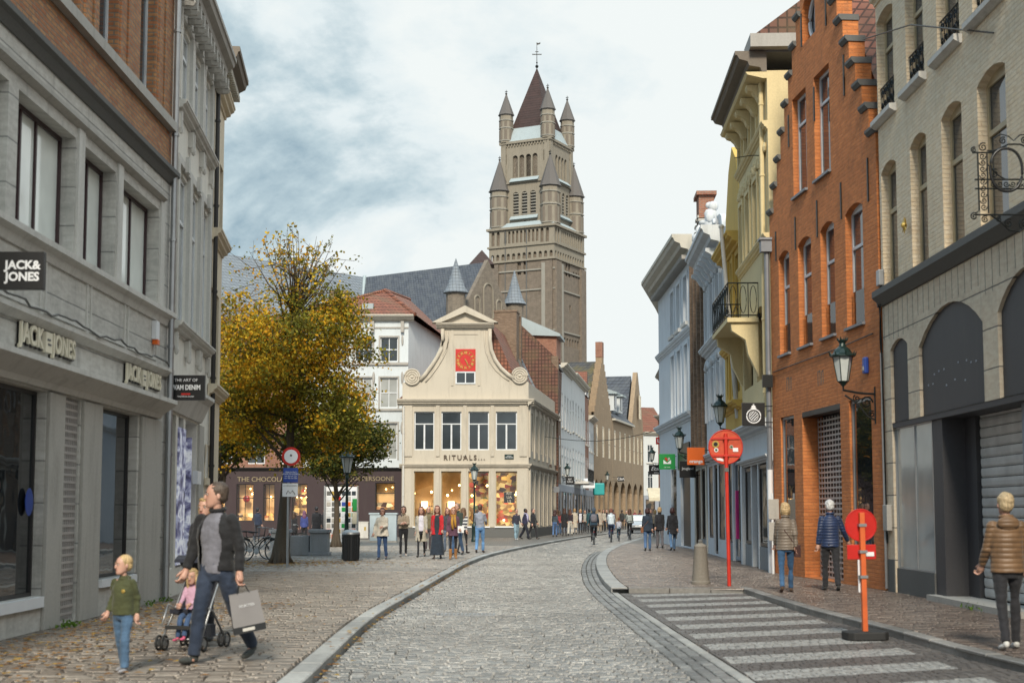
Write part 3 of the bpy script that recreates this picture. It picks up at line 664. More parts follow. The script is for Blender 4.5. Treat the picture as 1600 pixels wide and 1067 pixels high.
# alarm box
s, z = A.at(239, 520); al = tag(empty('alarm_box', A.w(s, 0, z+.1), A.rz), 'small white alarm box with orange light on the grey facade above the second gold lettering', 'alarm')
MB().box(-.10, .10, -.09, 0, -.12, .2).build('casing', 'sign_white', al, bevel=.01); MB().box(-.07, .07, -.10, -.01, -.2, -.121).build('beacon', 'orange_sign', al)
pipe(a, 15.9, 0, 13.2, -.09, .055, 'galv')
# ---- white house with moulded windows
B = Fac((-6.1, 25.0), (-6.585, 30.84))
b = B.thing('town_house', 'off white narrow house with moulded window frames and bracketed cornice', 'building')
bt = 11.6
lo = [(B.s_(x0), B.s_(x1), B.z_(282, 508), B.z_(268, 240)-.1) for x0, x1 in ((265, 282), (286, 300), (304, 316))]
hi = [(q[0], q[1], B.z_(291, 180), bt-1.0) for q in lo]
sw = [(B.s_(256), B.s_(272), .5, 3.3), (B.s_(276), B.s_(284), .5, 3.3), (B.s_(287), B.s_(305), .02, 3.3, 0, .7)]
wall(b, 'render_white_left', B.W, bt, lo+hi+[sw[0], sw[1], sw[2]], depth=.24, D_=8)
for q in lo+hi:
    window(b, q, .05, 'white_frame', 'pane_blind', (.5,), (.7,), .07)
    x0, x1, z0, z1 = q[:4]; mb = MB(); mb.box(x0-.16, x0, -.07, 0, z0, z1+.1); mb.box(x1, x1+.16, -.07, 0, z0, z1+.1); mb.box(x0-.16, x1+.16, -.07, 0, z1+.10, z1+.24); mb.build('surround', 'stone_light', b)
    xprof(MB(), x0-.22, x1+.22, corn(z0-.24, .2, .2)).build('sill', 'stone_light', b)
    mb = MB()
    for xx in (x0-.12, x1+.02): mb.box(xx, xx+.1, -.10, 0, z0-.55, z0-.24); mb.ell((xx+.05, -.07, z0-.57), (.05, .05, .09), 6, 4)
    mb.build('bracket', 'stone_light', b)
    MB().box((x0+x1)/2-.1, (x0+x1)/2+.1, -.14, -.07, z1+.05, z1+.34).build('keystone', 'stone_light', b)
cornice(b, -.05, B.W+.05, bt-.55, .46, .5, 'cornice_grey')
mb = MB()
for i in range(12):
    x = .2+i*(B.W-.4)/11; mb.box(x-.08, x+.08, -.32, 0, bt-.80, bt-.56); mb.ell((x, -.2, bt-.82), (.08, .18, .1), 6, 4)
mb.build('bracket', 'stone_grey', b)
window(b, sw[0], .1, 'dark_frame', 'pane_shop', (), (), .05, name='display_window'); window(b, sw[1], .1, 'dark_frame', 'pane_shop', (), (), .05, name='display_window')
MB().box(sw[2][0], sw[2][1], .5, .55, 0, 3.3).build('door', 'grey_frame', b)
MB().box(sw[2][0]+.9, sw[2][0]+.95, -.0, .5, .3, 3.0).build('screen', 'screen_blue', b)
MB().box(B.s_(275), B.s_(286), -.03, .0, .55, 3.1).build('light_poster', 'screen_blue', b)
xprof(MB(), 0.3, B.s_(309), [(0, 3.35), (0, 3.85), (-.3, 3.85), (-.3, 3.78), (-.2, 3.68), (-.05, 3.35)]).build('canopy', 'stone_light', b)
MB().box(0, .3, -.05, 0, 0, 3.3).box(B.s_(306), B.s_(313), -.05, 0, 0, 3.3).build('pier', 'stone_grey', b)
s, z = B.at(302, 746); MB().box(s-.25, s+.3, -.12, -.02, z-.13, z+.13).build('name_board', 'sign_white', b)
pipe(b, B.W-.06, 0, bt-.5, -.08, .05, 'dark_frame')
# ---- tan corner house
Cc = Fac((-6.585, 30.86), (-6.83, 33.1)); c = Cc.thing('corner_house', 'tan rendered corner house with a deep overhanging cornice and arched door', 'building')
ct = 11.3
cw = [(Cc.s_(325), Cc.s_(331), Cc.z_(331, 352), Cc.z_(331, 222)), (Cc.s_(334), Cc.s_(339), Cc.z_(331, 352), Cc.z_(331, 222)), (Cc.s_(323), Cc.s_(328), Cc.z_(327, 598), Cc.z_(327, 442)), (Cc.s_(331), Cc.s_(336), Cc.z_(327, 598), Cc.z_(327, 442))]
wall(c, 'render_tan', Cc.W, ct, cw+[(Cc.s_(319), Cc.s_(331), 0.02, Cc.z_(325, 695), .45)], depth=.25, D_=8)
for q in cw: window(c, q, .14, 'cream_frame', 'pane_mid', (), (.7,), .05)
for q in (cw[0], cw[2]): xprof(MB(), q[0]-.3, Cc.W+.05, corn(q[2]-.3, .22, .26)).build('sill_course', 'render_tan', c)
MB().box(Cc.s_(319), Cc.s_(331), .25, .3, 0, 3.5).build('door', 'cream_frame', c)
xprof(MB(), 0.02, Cc.W+.35, corn(ct-.05, .52, .62)).build('cornice', 'cornice_brown', c)
xprof(MB(), 0.02, Cc.W+.05, corn(ct-.5, .25, .3)).build('architrave', 'render_tan', c)
mb = MB()
for i in range(14): mb.box(.1+i*.17, .2+i*.17, -.34, -.1, ct-.02, ct+.10)
mb.build('dentil', 'cornice_pale', c)
MB().box(Cc.s_(318.5), Cc.s_(331.5)+.05, -.06, 0, 2.1, 2.25).build('impost', 'render_tan', c)
# ================================================================= right row
# ---- white painted brick building with black shop panels
E = Fac((7.33, 27.9), (7.38, 8)); e = E.thing('shop_building', 'white painted brick building over a closed stone shopfront with black arched panels', 'building')
zE = E.z_(1372, 470); zP0 = E.z_(1399, 660)
wt = E.z_(1416, 222); wb = zE+.18
r1 = [(E.s_(a_), E.s_(b_), wb, wt, .22) for a_, b_ in ((1389, 1413), (1436, 1462), (1487, 1520), (1546, 1592), (1630, 1690))]
r1 = [(q[0], q[1], q[2], q[3]-.05, .14) for q in r1]
z2 = E.z_(1393, 168)
r2 = [(q[0]-.10, q[1]+.02, z2, z2+2.1, .12) for q in r1]
wall(e, 'brick_white', 19, 13, r1+r2, depth=.34, D_=9, z0=zE)
for q in r1:
    window(e, (q[0], q[1], q[2], q[3]), .15, 'cream_frame', 'pane_mid', (.80,), (.62,), .09, rise=.14)
for q in r2:
    window(e, (q[0], q[1], q[2], q[3]), .16, 'cream_frame', 'pane_mid', (.5,), (.66,), .08, rise=.12)
    xprof(MB(), q[0]-.12, q[1]+.12, [(0, z2-.16), (0, z2-.004), (-.14, z2-.01), (-.14, z2-.1), (-.04, z2-.16)]).build('sill', 'stone_light', e)
    mb = MB(); x0, x1 = q[0]+.03, q[1]-.03; y = .05
    mb.tube([(x0, y, z2+.1), (x1, y, z2+.1)], .016, 5); mb.tube([(x0, y, z2+.62), (x1, y, z2+.62)], .018, 5); n = 5
    for i in range(n):
        xc = x0+(i+.5)*(x1-x0)/n
        for s1 in (1, -1):
            sp_ = [(xc+s1*.06*(1-t/14)*cos(t*.7), y, z2+.36+s1*.13+.11*(1-t/14)*sin(t*.7)) for t in range(12)]; mb.tube(sp_, .012, 4)
        mb.tube([(xc+(x1-x0)/n/2, y, z2+.1), (xc+(x1-x0)/n/2, y, z2+.62)], .01, 4)
    mb.build('balcony_railing', 'iron', e)
xprof(MB(), -.02, 19, [(0, zE-.16), (0, zE+.16), (-.2, zE+.12), (-.2, zE+.0), (-.1, zE-.1), (-.04, zE-.16)]).build('ledge', 'stone_dark', e)
xprof(MB(), -.02, 19, corn(z2+2.35, .2, .3)).build('string_course', 'brick_white', e)
fp = [(E.s_(1397), E.s_(1424)), (E.s_(1442), E.s_(1544)), (E.s_(1568), E.s_(1568)+2.5)]
ztop = [E.z_(1424, 520), E.z_(1500, 464), 0]; ztop[2] = ztop[1]
gz = zP0
hz = [(fp[0][0], fp[0][1], gz, ztop[0], .16), (fp[1][0], fp[1][1], gz, ztop[1], .55), (fp[2][0], fp[2][1], gz, ztop[2], .5)]
wall(e, 'block_stone', 19, zE-.1, hz+[(fp[0][0], 19, .0, gz)], depth=.1, D_=9, z0=0, name='shopfront')
for h in hz: MB().box(h[0], h[1], .06, .10, h[2], h[3]).build('panel', 'panel_black', e)
# joints of the flat arch stones
mb = MB()
for k in range(26):
    x = .12+k*.33
    if any(h[0]-.05 < x < h[1]+.05 for h in hz[:3]): z0_ = max([h[3]-.0 for h in hz if h[0]-.05 < x < h[1]+.05])+.03
    else: z0_ = gz+1.65
    lean = .10*sin((x-2.9)*1.1); mb.box(x-.004, x+.004, -.004, .0, z0_, zE-.18)
mb.build('stone_joint', 'stone_dark', e)
mb = MB()
for (xx, zz) in [(1455, 585), (1462, 580), (1470, 577), (1492, 566), (1505, 563), (1512, 566), (1520, 564), (1446, 602), (1453, 600), (1474, 602), (1487, 593), (1503, 594)]:
    s, z = E.at(xx, zz); mb.box(s-.03, s+.02, .052, .0595, z-.012, z+.02)
mb.build('torn_lettering', 'shop_grey', e)
MB().box(fp[0][0]-.0, 19, .01, .6, gz-.1, gz-.001).build('soffit', 'panel_black', e)
# glass, recess and shutter below
gx0, gx1 = fp[0][0], E.s_(1455)
MB().box(gx0, gx1, .03, .12, 0, E.z_(1406, 888)).build('plinth', 'stone_dark', e)
zgl = E.z_(1406, 888)
window(e, (gx0, gx1, zgl, gz-.1), .05, 'galv', 'pane_blind', (.54,), (), .025, name='display_window')
MB().box(gx0, 19, 1.9, 2.0, 0, gz).build('inner_wall', 'white_paint', e); MB().box(gx1, E.s_(1470), .06, 1.9, 0, gz-.1).build('dark_column', 'panel_black', e)
MB().box(E.s_(1470), E.s_(1486), .45, .55, 0, gz-.1).build('door', 'panel_black', e)
sx0, sx1 = E.s_(1488), E.s_(1580); shutter(e, (sx0, sx1, .12, gz-.1), .5, 'shutter_grey', .165); MB().box(gx1, sx1+.4, -.12, .5, 0, .1).build('door_step', 'stone_grey', e)
MB().box(sx1, sx1+.12, .2, .6, .1, gz-.1).build('door_jamb', 'shop_grey', e); window(e, (sx1+.14, sx1+3, .5, gz-.1), .3, 'galv', 'pane_shop', (), (), .04, name='display_window')
MB().box(sx1+.14, sx1+3, .25, .5, 0, .5).build('plinth', 'stone_dark', e)
MB().box(.0, fp[0][0]-.0, -.02, .0, 0, .62).build('pier_base', 'stone_dark', e)
# ---- orange stepped gable house
O = Fac((6.65, 36.2), (7.31, 28.05)); o_ = O.thing('gabled_house', 'orange brick house with stepped gable', 'building')
o_['label'] = 'orange painted brick house with stepped gable and tall white windows beside the white brick building'
zs0 = O.z_(1205, 336); W_ = O.W; ns = 9; dz_ = .60; ds_ = .385
rw = [(O.s_(a_), O.s_(b_), O.z_(1219, 556), O.z_(1219, 396), .13) for a_, b_ in ((1223, 1240), (1254, 1275), (1290, 1312), (1330, 1358))]
zu0, zu1 = O.z_(1258, 296), O.z_(1258, 136)
ru = [(O.s_(1249), O.s_(1271), zu0, zu1), (O.s_(1284), O.s_(1309), zu0, zu1)]
gt = O.z_(1328, 626)
gr = [(O.s_(1222), O.s_(1243), .75, gt), (O.s_(1256), O.s_(1316), .02, gt, 0, .55), (O.s_(1330), O.s_(1365), .75, gt)]
rx = O.s_(1277); rz_ = O.z_(1277, 8); rr = .55
ztop_ = zs0+ns*dz_
def stepmask(x, z):
    if z <= zs0: return True
    k = int((z-zs0)/dz_); return (k+1)*ds_-.0 <= x <= W_-(k+1)*ds_
xs_ = [(k+1)*ds_ for k in range(ns)]+[W_-(k+1)*ds_ for k in range(ns)]; zs_ = [zs0+k*dz_ for k in range(ns+1)]
wall(o_, 'brick_orange', W_, ztop_, rw+ru+gr+[(rx-rr, rx+rr, rz_-rr, rz_+rr, rr)], depth=.30, mask=stepmask, xs=xs_, zs=zs_, mass=False)
mb = MB(); mb.box(0, W_, .58, .66, 0, zs0); mb.face([(0, 0, 0), (0, 0, zs0), (0, 9, zs0), (0, 9, 0)]); mb.face([(W_, 0, 0), (W_, 9, 0), (W_, 9, zs0), (W_, 0, zs0)])
for k in range(ns):      # thickness of the gable steps
    x0 = (k+1)*ds_; x1 = W_-x0; z0 = zs0+k*dz_
    mb.face([(x0, 0, z0), (x0, 0, z0+dz_), (x0, .35, z0+dz_), (x0, .35, z0)]); mb.face([(x1, 0, z0), (x1, .35, z0), (x1, .35, z0+dz_), (x1, 0, z0+dz_)])
    mb.face([(x0, .351, z0), (x0, .351, z0+dz_), (x1, .351, z0+dz_), (x1, .351, z0)])
mb.build('side_wall', 'brick_orange', o_)
for k in range(ns+1):
    for s1 in (0, 1):
        x0 = k*ds_ if s1 == 0 else W_-(k+1)*ds_; x0 -= .03; z0 = zs0+k*dz_
        mb = MB(); xprof(mb, x0, x0+ds_+.06, [(.36, z0), (.36, z0+.13), (-.09, z0+.13), (-.09, z0+.07), (-.03, z0)]); mb.build('step_cap', 'stone_dark', o_)
# roof behind the gable
mb = MB(); mb.prism([(.1, zs0+.0), (W_-.1, zs0+.0), (W_/2, ztop_-.2)], .45, 9); mb.build('roof', 'roof_red', o_)
mb = MB()
for k in range(12): mb.tube([(W_+.05-.02, .35, zs0+.3+k*.45), (W_+.18, .30, zs0+.1+k*.45)], .07, 5)
for q in rw:
    w = window(o_, (q[0], q[1], q[2], q[3]), .14, 'white_frame', 'pane_mid', (.86,), (.66,), .07, rise=.13)
    MB().box(q[0]-.03, q[1]+.03, -.07, .2, q[2]-.06, q[2]-.003).build('sill', 'zinc', o_)
    MB().box(q[0]+.06, q[1]-.01, .10, .112, q[2]+.02, q[2]+.75).build('glass_guard', 'clear_glass', o_)
for q in ru:
    window(o_, q, .14, 'white_frame', 'pane_mid', (.86,), (.72,), .07)
    MB().box(q[0]-.03, q[1]+.03, -.07, .2, q[2]-.06, q[2]-.003).build('sill', 'zinc', o_)
mb = MB(); mb.tube([(rx+(rr-.06)*cos(t*pi/12), .2, rz_+(rr-.06)*sin(t*pi/12)) for t in range(24)], .05, 6, close=True); mb.box(rx-.03, rx+.03, .17, .22, rz_-rr, rz_+rr); rw_ = mb.build('round_window', 'white_frame', o_)
MB().box(rx-rr, rx+rr, .24, .26, rz_-rr, rz_+rr).build('pane', 'pane_mid', rw_)
for (px, py, hh) in ((1213, 385, .75), (1243.5, 365, .8), (1277.5, 342, .85), (1233, 205, .8), (1273, 163, .8), (1319.5, 118, .9), (1357, 281, .9), (1315, 314, .8), (1253, 48, .8), (1291, 10, .9)):
    s, z = O.at(px, py); MB().box(s-.02, s+.02, -.03, 0, z-hh*.5, z+hh*.5).build('wall_anchor', 'iron', o_)
for r, yy in ((gr[0], .05), (gr[2], .05)):
    window(o_, r, yy, 'galv', 'pane_shop', (), (), .07, name='display_window'); MB().box(r[0], r[1], .02, .3, 0.02, .74).build('plinth', 'plinth', o_)
MB().box(gr[2][0]+.1, gr[2][1]-.15, .2, .22, .9, gt).build('inner_panel', 'green_dark', o_) if 0 else None
grille(o_, (gr[1][0]+.05, gr[1][1], .02, gt-.15), .36, 'shutter_metal', nx=13, dz=.12, t=.03); MB().box(gr[1][0], gr[1][1], .50, .54, 0, gt).build('inner_door', 'dark_frame', o_)
MB().box(gr[1][0], gr[1][1], .0, .3, gt-.12, gt-.001).build('lintel', 'iron', o_)
for px, py in ((1232, 600), (1281, 590)):       # ghosts of removed lettering
    s, z = O.at(px, py); mb = MB()
    for k, (u, v, ww, hh) in enumerate(((-.16, 0, .05, .34), (.0, .0, .05, .34), (-.08, .15, .12, .05), (.12, -.02, .05, .30), (.24, 0, .04, .32), (.18, .13, .1, .04))): mb.box(s+u, s+u+ww, -.004, .0, z+v-hh/2, z+v+hh/2)
    mb.build('lettering_ghost', 'brick_brown', o_)
# parapet tiles running up the roof edge beside the white building
mb = MB()
for k in range(14): mb.box(W_+.0, W_+.20, .3, .62, zs0+.15+k*.42, zs0+.46+k*.42); mb.ell((W_+.1, .3, zs0+.3+k*.42), (.1, .1, .2), 6, 4)
mb.build('verge_tile', 'roof_brown', o_)
mb = MB(); pp = [O.at(x, y) for x, y in ((1209, 582), (1260, 563), (1310, 545), (1366, 521))]
mb.tube([(p[0], -.03, p[1]) for p in pp], .014, 5); mb.build('cable', 'iron', o_)
# ---- cream house with balcony
H = Fac((6.89, 42.4), (6.65, 36.25)); h_ = H.thing('town_house', 'cream yellow house with heavy bracketed eaves and an iron balcony', 'building')
ht = 13.0
hc = ((1163.5, 1168.5), (1174, 1180), (1186, 1192.5))
t1 = (H.z_(1178, 228), H.z_(1178, 186)+.25); t2 = (H.z_(1178, 392), H.z_(1178, 292))
hw = [(H.s_(a_), H.s_(b_), t1[0], t1[1]) for a_, b_ in hc]+[(H.s_(a_), H.s_(b_), t2[0], t2[1]) for a_, b_ in hc]
zfa = H.z_(1200, 640)
wall(h_, 'cream_paint', H.W, ht, hw+[(H.s_(1166), H.s_(1180), zfa+.9, zfa+2.9, .2), (H.s_(1186), H.s_(1198), zfa+.9, zfa+2.9, .2)], depth=.22, D_=8, z0=zfa-.5)
for q in hw:
    window(h_, q[:4], .07, 'cream_paint', 'pane_mid', (.5,), (.7,), .07)
    x0, x1, z0, z1 = q[:4]; mb = MB(); mb.box(x0-.13, x0, -.06, 0, z0, z1+.05); mb.box(x1, x1+.13, -.06, 0, z0, z1+.05); mb.box(x0-.13, x1+.13, -.06, 0, z1+.05, z1+.2)
    for k in range(5): mb.ell((x0+(k+.5)*(x1-x0)/5, -.05, z1+.32+.08*sin(k*1.6)), (.09, .07, .10), 6, 4)
    mb.build('surround', 'cream_paint', h_)
for zz in (t1[0]-.25, t2[0]-.3): cornice(h_, 0, H.W, zz, .16, .22, 'cream_paint', 'string_course')
mb = MB()
for k in range(26): mb.ell((.3+k*.22, -.04, t1[0]-.75+.12*sin(k*2.1)), (.12, .06, .14), 6, 4)
mb.build('relief_ornament', 'cream_paint', h_); mb = MB()
for k in range(26): mb.ell((.3+k*.22, -.04, t1[1]+.55+.08*sin(k*1.7)), (.11, .06, .12), 6, 4)
mb.build('relief_ornament', 'cream_paint', h_)
cornice(h_, -.1, H.W-.0, ht-.02, .82, .55, 'cornice_brown', 'eaves'); xprof(MB(), -.1, H.W, [(0, ht-.2), (0, ht-.03), (-.55, ht-.03), (-.5, ht-.1), (-.1, ht-.2)]).build('soffit', 'cream_paint', h_)
mb = MB()
for k in range(5): x = .6+k*1.2; xprof(mb, x-.15, x+.15, [(0, ht-.2), (-.45, ht-.2), (-.46, ht-.28), (-.42, ht-.34), (-.30, ht-.38), (-.2, ht-.48), (-.15, ht-.6), (-.08, ht-.66), (0, ht-.68)])
mb.build('bracket', 'cream_paint', h_)
MB().box(H.W-1.0, H.W+.3, -.45, 6, ht+.55, ht+.9).build('dormer_wall', 'cornice_grey', h_); xprof(MB(), H.W-.95, H.W+.3, [(-.3, ht+.9), (6, ht+.9), (2.5, ht+3)]).build('roof', 'roof_brown', h_)
MB().prism([(0, ht+.5), (H.W, ht+.5), (H.W, ht+.6), (0, ht+.6)], 0, 8).build('gutter', 'zinc', h_)
pipe(h_, H.W-.45, 4, ht-.2, -.1, .06, 'cream_paint')
# balcony: slab, corbels and railing
bs_, bz = H.at(1163, 468, .5); bs0 = H.s_(1160)+.2; bs1 = H.s_(1190); bz = H.z_(1184, 472, .4)
bal = MB().box(bs0, bs1, -.85, 0, bz-.12, bz); bo = bal.build('balcony_slab', 'cream_paint', h_)
mb = MB()
for x in (bs0+.15, bs1-.35): mb.cur = 0; P = [(0, bz-.12), (-.75, bz-.12), (-.72, bz-.35), (-.35, bz-.6), (-.28, bz-1.0), (-.05, bz-1.5), (0, bz-1.6)]; xprof(mb, x, x+.26, P)
mb.build('corbel', 'cream_paint', h_)
mb = MB(); hr = .95
def rail(p, q, n):
    p = Vector(p); q = Vector(q)
    for zz in (.06, hr): mb.tube([p+Vector((0, 0, zz)), q+Vector((0, 0, zz))], .02, 5)
    for i in range(n+1):
        t = p.lerp(q, i/n); mb.tube([t+Vector((0, 0, 0)), t+Vector((0, 0, hr))], .013, 4)
        if i < n:
            m = p.lerp(q, (i+.5)/n); d = (q-p)/n*.32
            mb.tube([m+d*cos(u*pi/6)+Vector((0, 0, .5+.38*sin(u*pi/6))) for u in range(12)], .01, 4, close=True)
rail((bs0, -.83, bz), (bs1, -.83, bz), 9); rail((bs0, -.83, bz), (bs0, 0, bz), 3); rail((bs1, -.83, bz), (bs1, 0, bz), 3); mb.build('balcony_railing', 'iron', h_)
MB().box(bs0+.3, bs1-.3, .02, .1, bz, bz+2.2).build('balcony_door', 'pane_mid', h_)
# shopfront
MB().box(0, H.W, -.04, 8, zfa-1.2, zfa-.5).box(-.0, .35, -.1, .3, 0, zfa-1.2).box(H.W-.5, H.W-.15, -.1, .3, 0, zfa-1.2).build('shopfront', 'shop_white', h_)
cornice(h_, -.0, H.W-.0, zfa-.55, .38, .3, 'shop_white', 'shop_cornice'); cornice(h_, 0.0, H.W-.0, zfa-1.35, .2, .18, 'shop_white', 'shop_cornice')
ss = [(.4, 1.9), (2.1, 3.3), (3.5, H.W-.55)]
for i, (x0, x1) in enumerate(ss):
    window(h_, (x0, x1, .62 if i != 1 else .05, zfa-1.4), .0 if i != 1 else .12, 'dark_frame', 'pane_shop', (), (), .09, name='display_window'); 
    if i != 1: MB().box(x0, x1, -.02, .5, 0, .6).build('plinth', 'plinth', h_)
MB().box(1.9, 2.1, -.03, 1.0, 0, zfa-1.2).box(3.3, 3.5, -.03, 1.0, 0, zfa-1.2).build('pier', 'shop_white', h_)
MB().box(0, H.W, 1.2, 1.3, 0, zfa).build('inner_wall', 'goods_dim', h_)
# ---- ochre gothic house
J = Fac((7.08, 47.0), (6.89, 42.45)); j_ = J.thing('town_house', 'narrow ochre house with pointed arch windows, between the cream house and the white ornate house', 'building')
jt = J.z_(1150, 372)
jw = [(.5, 1.35, J.z_(1150, 470)-.6, J.z_(1150, 470)+1.4), (1.9, 2.75, J.z_(1150, 470)-.6, J.z_(1150, 470)+1.4), (3.2, 4.05, J.z_(1150, 470)-.6, J.z_(1150, 470)+1.4)]
jz = J.z_(1150, 640)
jw += [(a_[0], a_[1], jz+.5, jz+3.4, .75, .3, True) for a_ in jw]
wall(j_, 'ochre_paint', J.W, jt, jw, depth=.3, D_=8, z0=3.4)
for q in jw: window(j_, q[:4], .09, 'cream_frame', 'pane_mid', (.5,), (.65,), .07)
cornice(j_, 0, J.W-.0, jt-.35, .42, .4, 'ochre_paint')
mb = MB(); mb.prism([(.15, jt+.05), (J.W-.15, jt+.05), (J.W-.3, jt+1.2), (J.W*.72, jt+2.6), (J.W*.5, jt+3.2), (J.W*.28, jt+2.6), (.3, jt+1.2)], .05, .5); mb.build('gable', 'ochre_paint', j_)
mb = MB()
for x in (1.6, 2.97): mb.box(x-.08, x+.08, -.07, 0, jz+.3, jt-.4)
mb.build('pilaster', 'ochre_paint', j_); cornice(j_, 0, J.W, jz-.05, .3, .25, 'ochre_paint', 'string_course'); cornice(j_, 0, J.W, J.z_(1150, 545), .2, .25, 'ochre_paint', 'string_course')
MB().box(0, J.W, .15, 8, 0, 3.4).build('shop_wall', 'shop_grey', j_)
MB().box(.0, .3, -.04, .15, 0, 3.2).box(J.W-.3, J.W, -.04, .15, 0, 3.2).box(1.5, 1.75, -.0, .15, 0, 3.2).build('pier', 'shop_white', j_); cornice(j_, 0, J.W, 3.15, .25, .3, 'shop_white', 'shop_cornice')
window(j_, (.35, 1.45, .6, 3.1), .04, 'dark_frame', 'goods_dim', (), (), .06, name='display_window'); MB().box(.35, 1.45, .02, .14, 0, .55).build('plinth', 'plinth', j_)
MB().box(2.2, 2.45, .02, .13, .7, 2.2).build('pink_poster', 'pink', j_) if 'pink' in M else None
window(j_, (1.85, 3.0, .05, 3.1), .06, 'shop_grey', 'pane_shop', (), (), .1, name='shop_door'); window(j_, (3.1, J.W-.35, .6, 3.1), .04, 'dark_frame', 'pane_shop', (), (), .06, name='display_window')
def spiral_(c, r, n=18): return [(c[0]+r*(1-.8*k/n)*cos(k*.6), c[1], c[2]+r*(1-.8*k/n)*sin(k*.6)) for k in range(n)]
# ---- white ornate house
K = Fac((7.34, 53.5), (7.08, 47.05)); k_ = K.thing('town_house', 'narrow white ornate house with sculpted gable beside the ochre house', 'building')
kt = K.z_(1110, 405); kw = []
for i in range(3):
    x0 = .7+i*2.0; kw += [(x0, x0+1.1, K.z_(1118, 520), K.z_(1118, 440), .25), (x0, x0+1.1, K.z_(1118, 650), K.z_(1118, 575), .25)]
wall(k_, 'white_ornate', K.W, kt, kw+[(.5, 2.0, .6, 3.2), (2.3, 3.6, .05, 3.2), (4.0, 5.9, .6, 3.2)], depth=.25, D_=8)
for q in kw:
    window(k_, q[:4], .07, 'white_frame', 'pane_mid', (.5,), (.68,), .08)
    x0, x1, z0, z1 = q[:4]; mb = MB(); mb.box(x0-.18, x0-.02, -.12, 0, z0-.1, z1+.1); mb.box(x1+.02, x1+.18, -.12, 0, z0-.1, z1+.1)
    for t in range(7): mb.ell(((x0+x1)/2+(t-3)*.17, -.08, z1+.22+.16*cos((t-3)*.5)), (.1, .1, .12), 6, 4)
    mb.build('surround', 'white_ornate', k_)
cornice(k_, 0, K.W, kt-.3, .75, .7, 'white_ornate'); cornice(k_, 0, K.W, K.z_(1118, 545), .3, .3, 'white_ornate', 'string_course')
mb = MB()
for k in range(7): xprof(mb, .4+k*.9, .62+k*.9, [(0, kt-.31), (-.55, kt-.31), (-.56, kt-.42), (-.38, kt-.52), (-.25, kt-.72), (-.08, kt-.85), (0, kt-.86)])
mb.build('bracket', 'white_ornate', k_)
# sculpted attic: low scrolled crest, seated figure and vase
mb = MB(); xc = K.W-1.5
mb.prism([(.3, kt+.4), (K.W-.3, kt+.4), (K.W-.5, kt+.8), (xc+.4, kt+1.0), (xc-.6, kt+1.1), (1.6, kt+.8), (.5, kt+.75)], .0, .3)
mb.build('attic_crest', 'white_ornate', k_)
mb = MB(); b0 = kt+.4
mb.lathe([(.36, 0), (.36, .12), (.28, .18), (.30, .45), (.34, .6), (.26, .9), (.30, 1.15), (.22, 1.32), (.10, 1.38), (.10, 1.44)], (xc, -.25, b0), 10, sy=.8)
mb.ell((xc, -.27, b0+1.58), (.15, .17, .2), 10, 8); mb.ell((xc+.1, -.17, b0+1.5), (.2, .18, .3), 8, 6); mb.ell((xc-.28, -.3, b0+.95), (.12, .16, .3), 8, 6); mb.ell((xc+.3, -.3, b0+.85), (.12, .16, .3), 8, 6); mb.ell((xc-.1, -.45, b0+.62), (.26, .22, .15), 8, 6)
mb.tube(spiral_((xc-.75, -.2, b0+.35), .3), .07, 5); mb.tube(spiral_((xc+.75, -.2, b0+.35), .3), .07, 5)
mb.v = [(xc+(v[0]-xc)*.62, v[1], b0+(v[2]-b0)*.62) for v in mb.v]; mb.build('seated_figure', 'white_ornate', k_, smooth=True)
mb = MB().lathe([(.16, 0), (.22, .1), (.1, .25), (.27, .5), (.27, .68), (.1, .8), (.14, .95), (.02, 1.1)], (1.0, -.3, kt+.4), 10); mb.build('vase', 'white_ornate', k_, smooth=True)
for x0, x1, zz in ((.5, 2.0, .6), (4.0, 5.9, .6)):
    window(k_, (x0, x1, zz, 3.2), .02, 'dark_frame', 'goods_dim', (), (), .07, name='display_window'); MB().box(x0, x1, .02, .2, 0, .58).build('plinth', 'plinth', k_)
window(k_, (2.3, 3.6, .05, 3.2), .06, 'dark_frame', 'pane_shop', (.5,), (), .1, name='shop_door'); cornice(k_, 0, K.W, 3.3, .3, .3, 'shop_white', 'shop_cornice')
# ---- brown brick stepped house
Q = Fac((7.56, 58.9), (7.34, 53.55)); q_ = Q.thing('gabled_house', 'narrow brown brick house with stepped gable between two white houses', 'building')
qt = Q.z_(1097, 380); qp = Q.z_(1100, 322)
qn = 6; qdz = (qp-qt)/qn; qds = .36
qm = lambda x, z: z <= qt or ((int((z-qt)/qdz)+1)*qds <= x <= Q.W-(int((z-qt)/qdz)+1)*qds)
qw = []
for i in range(3):
    x0 = .5+i*1.6; qw += [(x0, x0+.9, Q.z_(1095, 640), Q.z_(1095, 590)), (x0, x0+.9, Q.z_(1095, 515), Q.z_(1095, 440), .3)]
qw += [(2.2, 3.1, qt+.4, qt+2.2, .4)]
wall(q_, 'brick_brown', Q.W, qp, qw+[(.5, 3.0, .05, 3.2), (3.3, 4.9, .5, 3.2)], depth=.3, D_=8, z0=3.4, mask=qm, xs=[(k+1)*qds for k in range(qn)]+[Q.W-(k+1)*qds for k in range(qn)], zs=[qt+k*qdz for k in range(qn)], mass=False)
MB().box(0, Q.W, .31, 8, 0, qt).build('body', 'brick_brown', q_); wall(q_, 'cornice_pale', Q.W, 3.4, [(.5, 3.0, .05, 3.2), (3.3, 4.9, .5, 3.2)], depth=.3, D_=0, mass=False, name='shopfront'); MB().box(0, .5, -.04, .01, 0, 3.25).box(3.0, 3.3, -.04, .01, 0, 3.25).box(4.9, Q.W, -.04, .01, 0, 3.25).build('pier', 'cornice_pale', q_); MB().box(3.3, 4.9, -.04, .01, 0, .5).build('plinth', 'plinth', q_)
mb = MB()
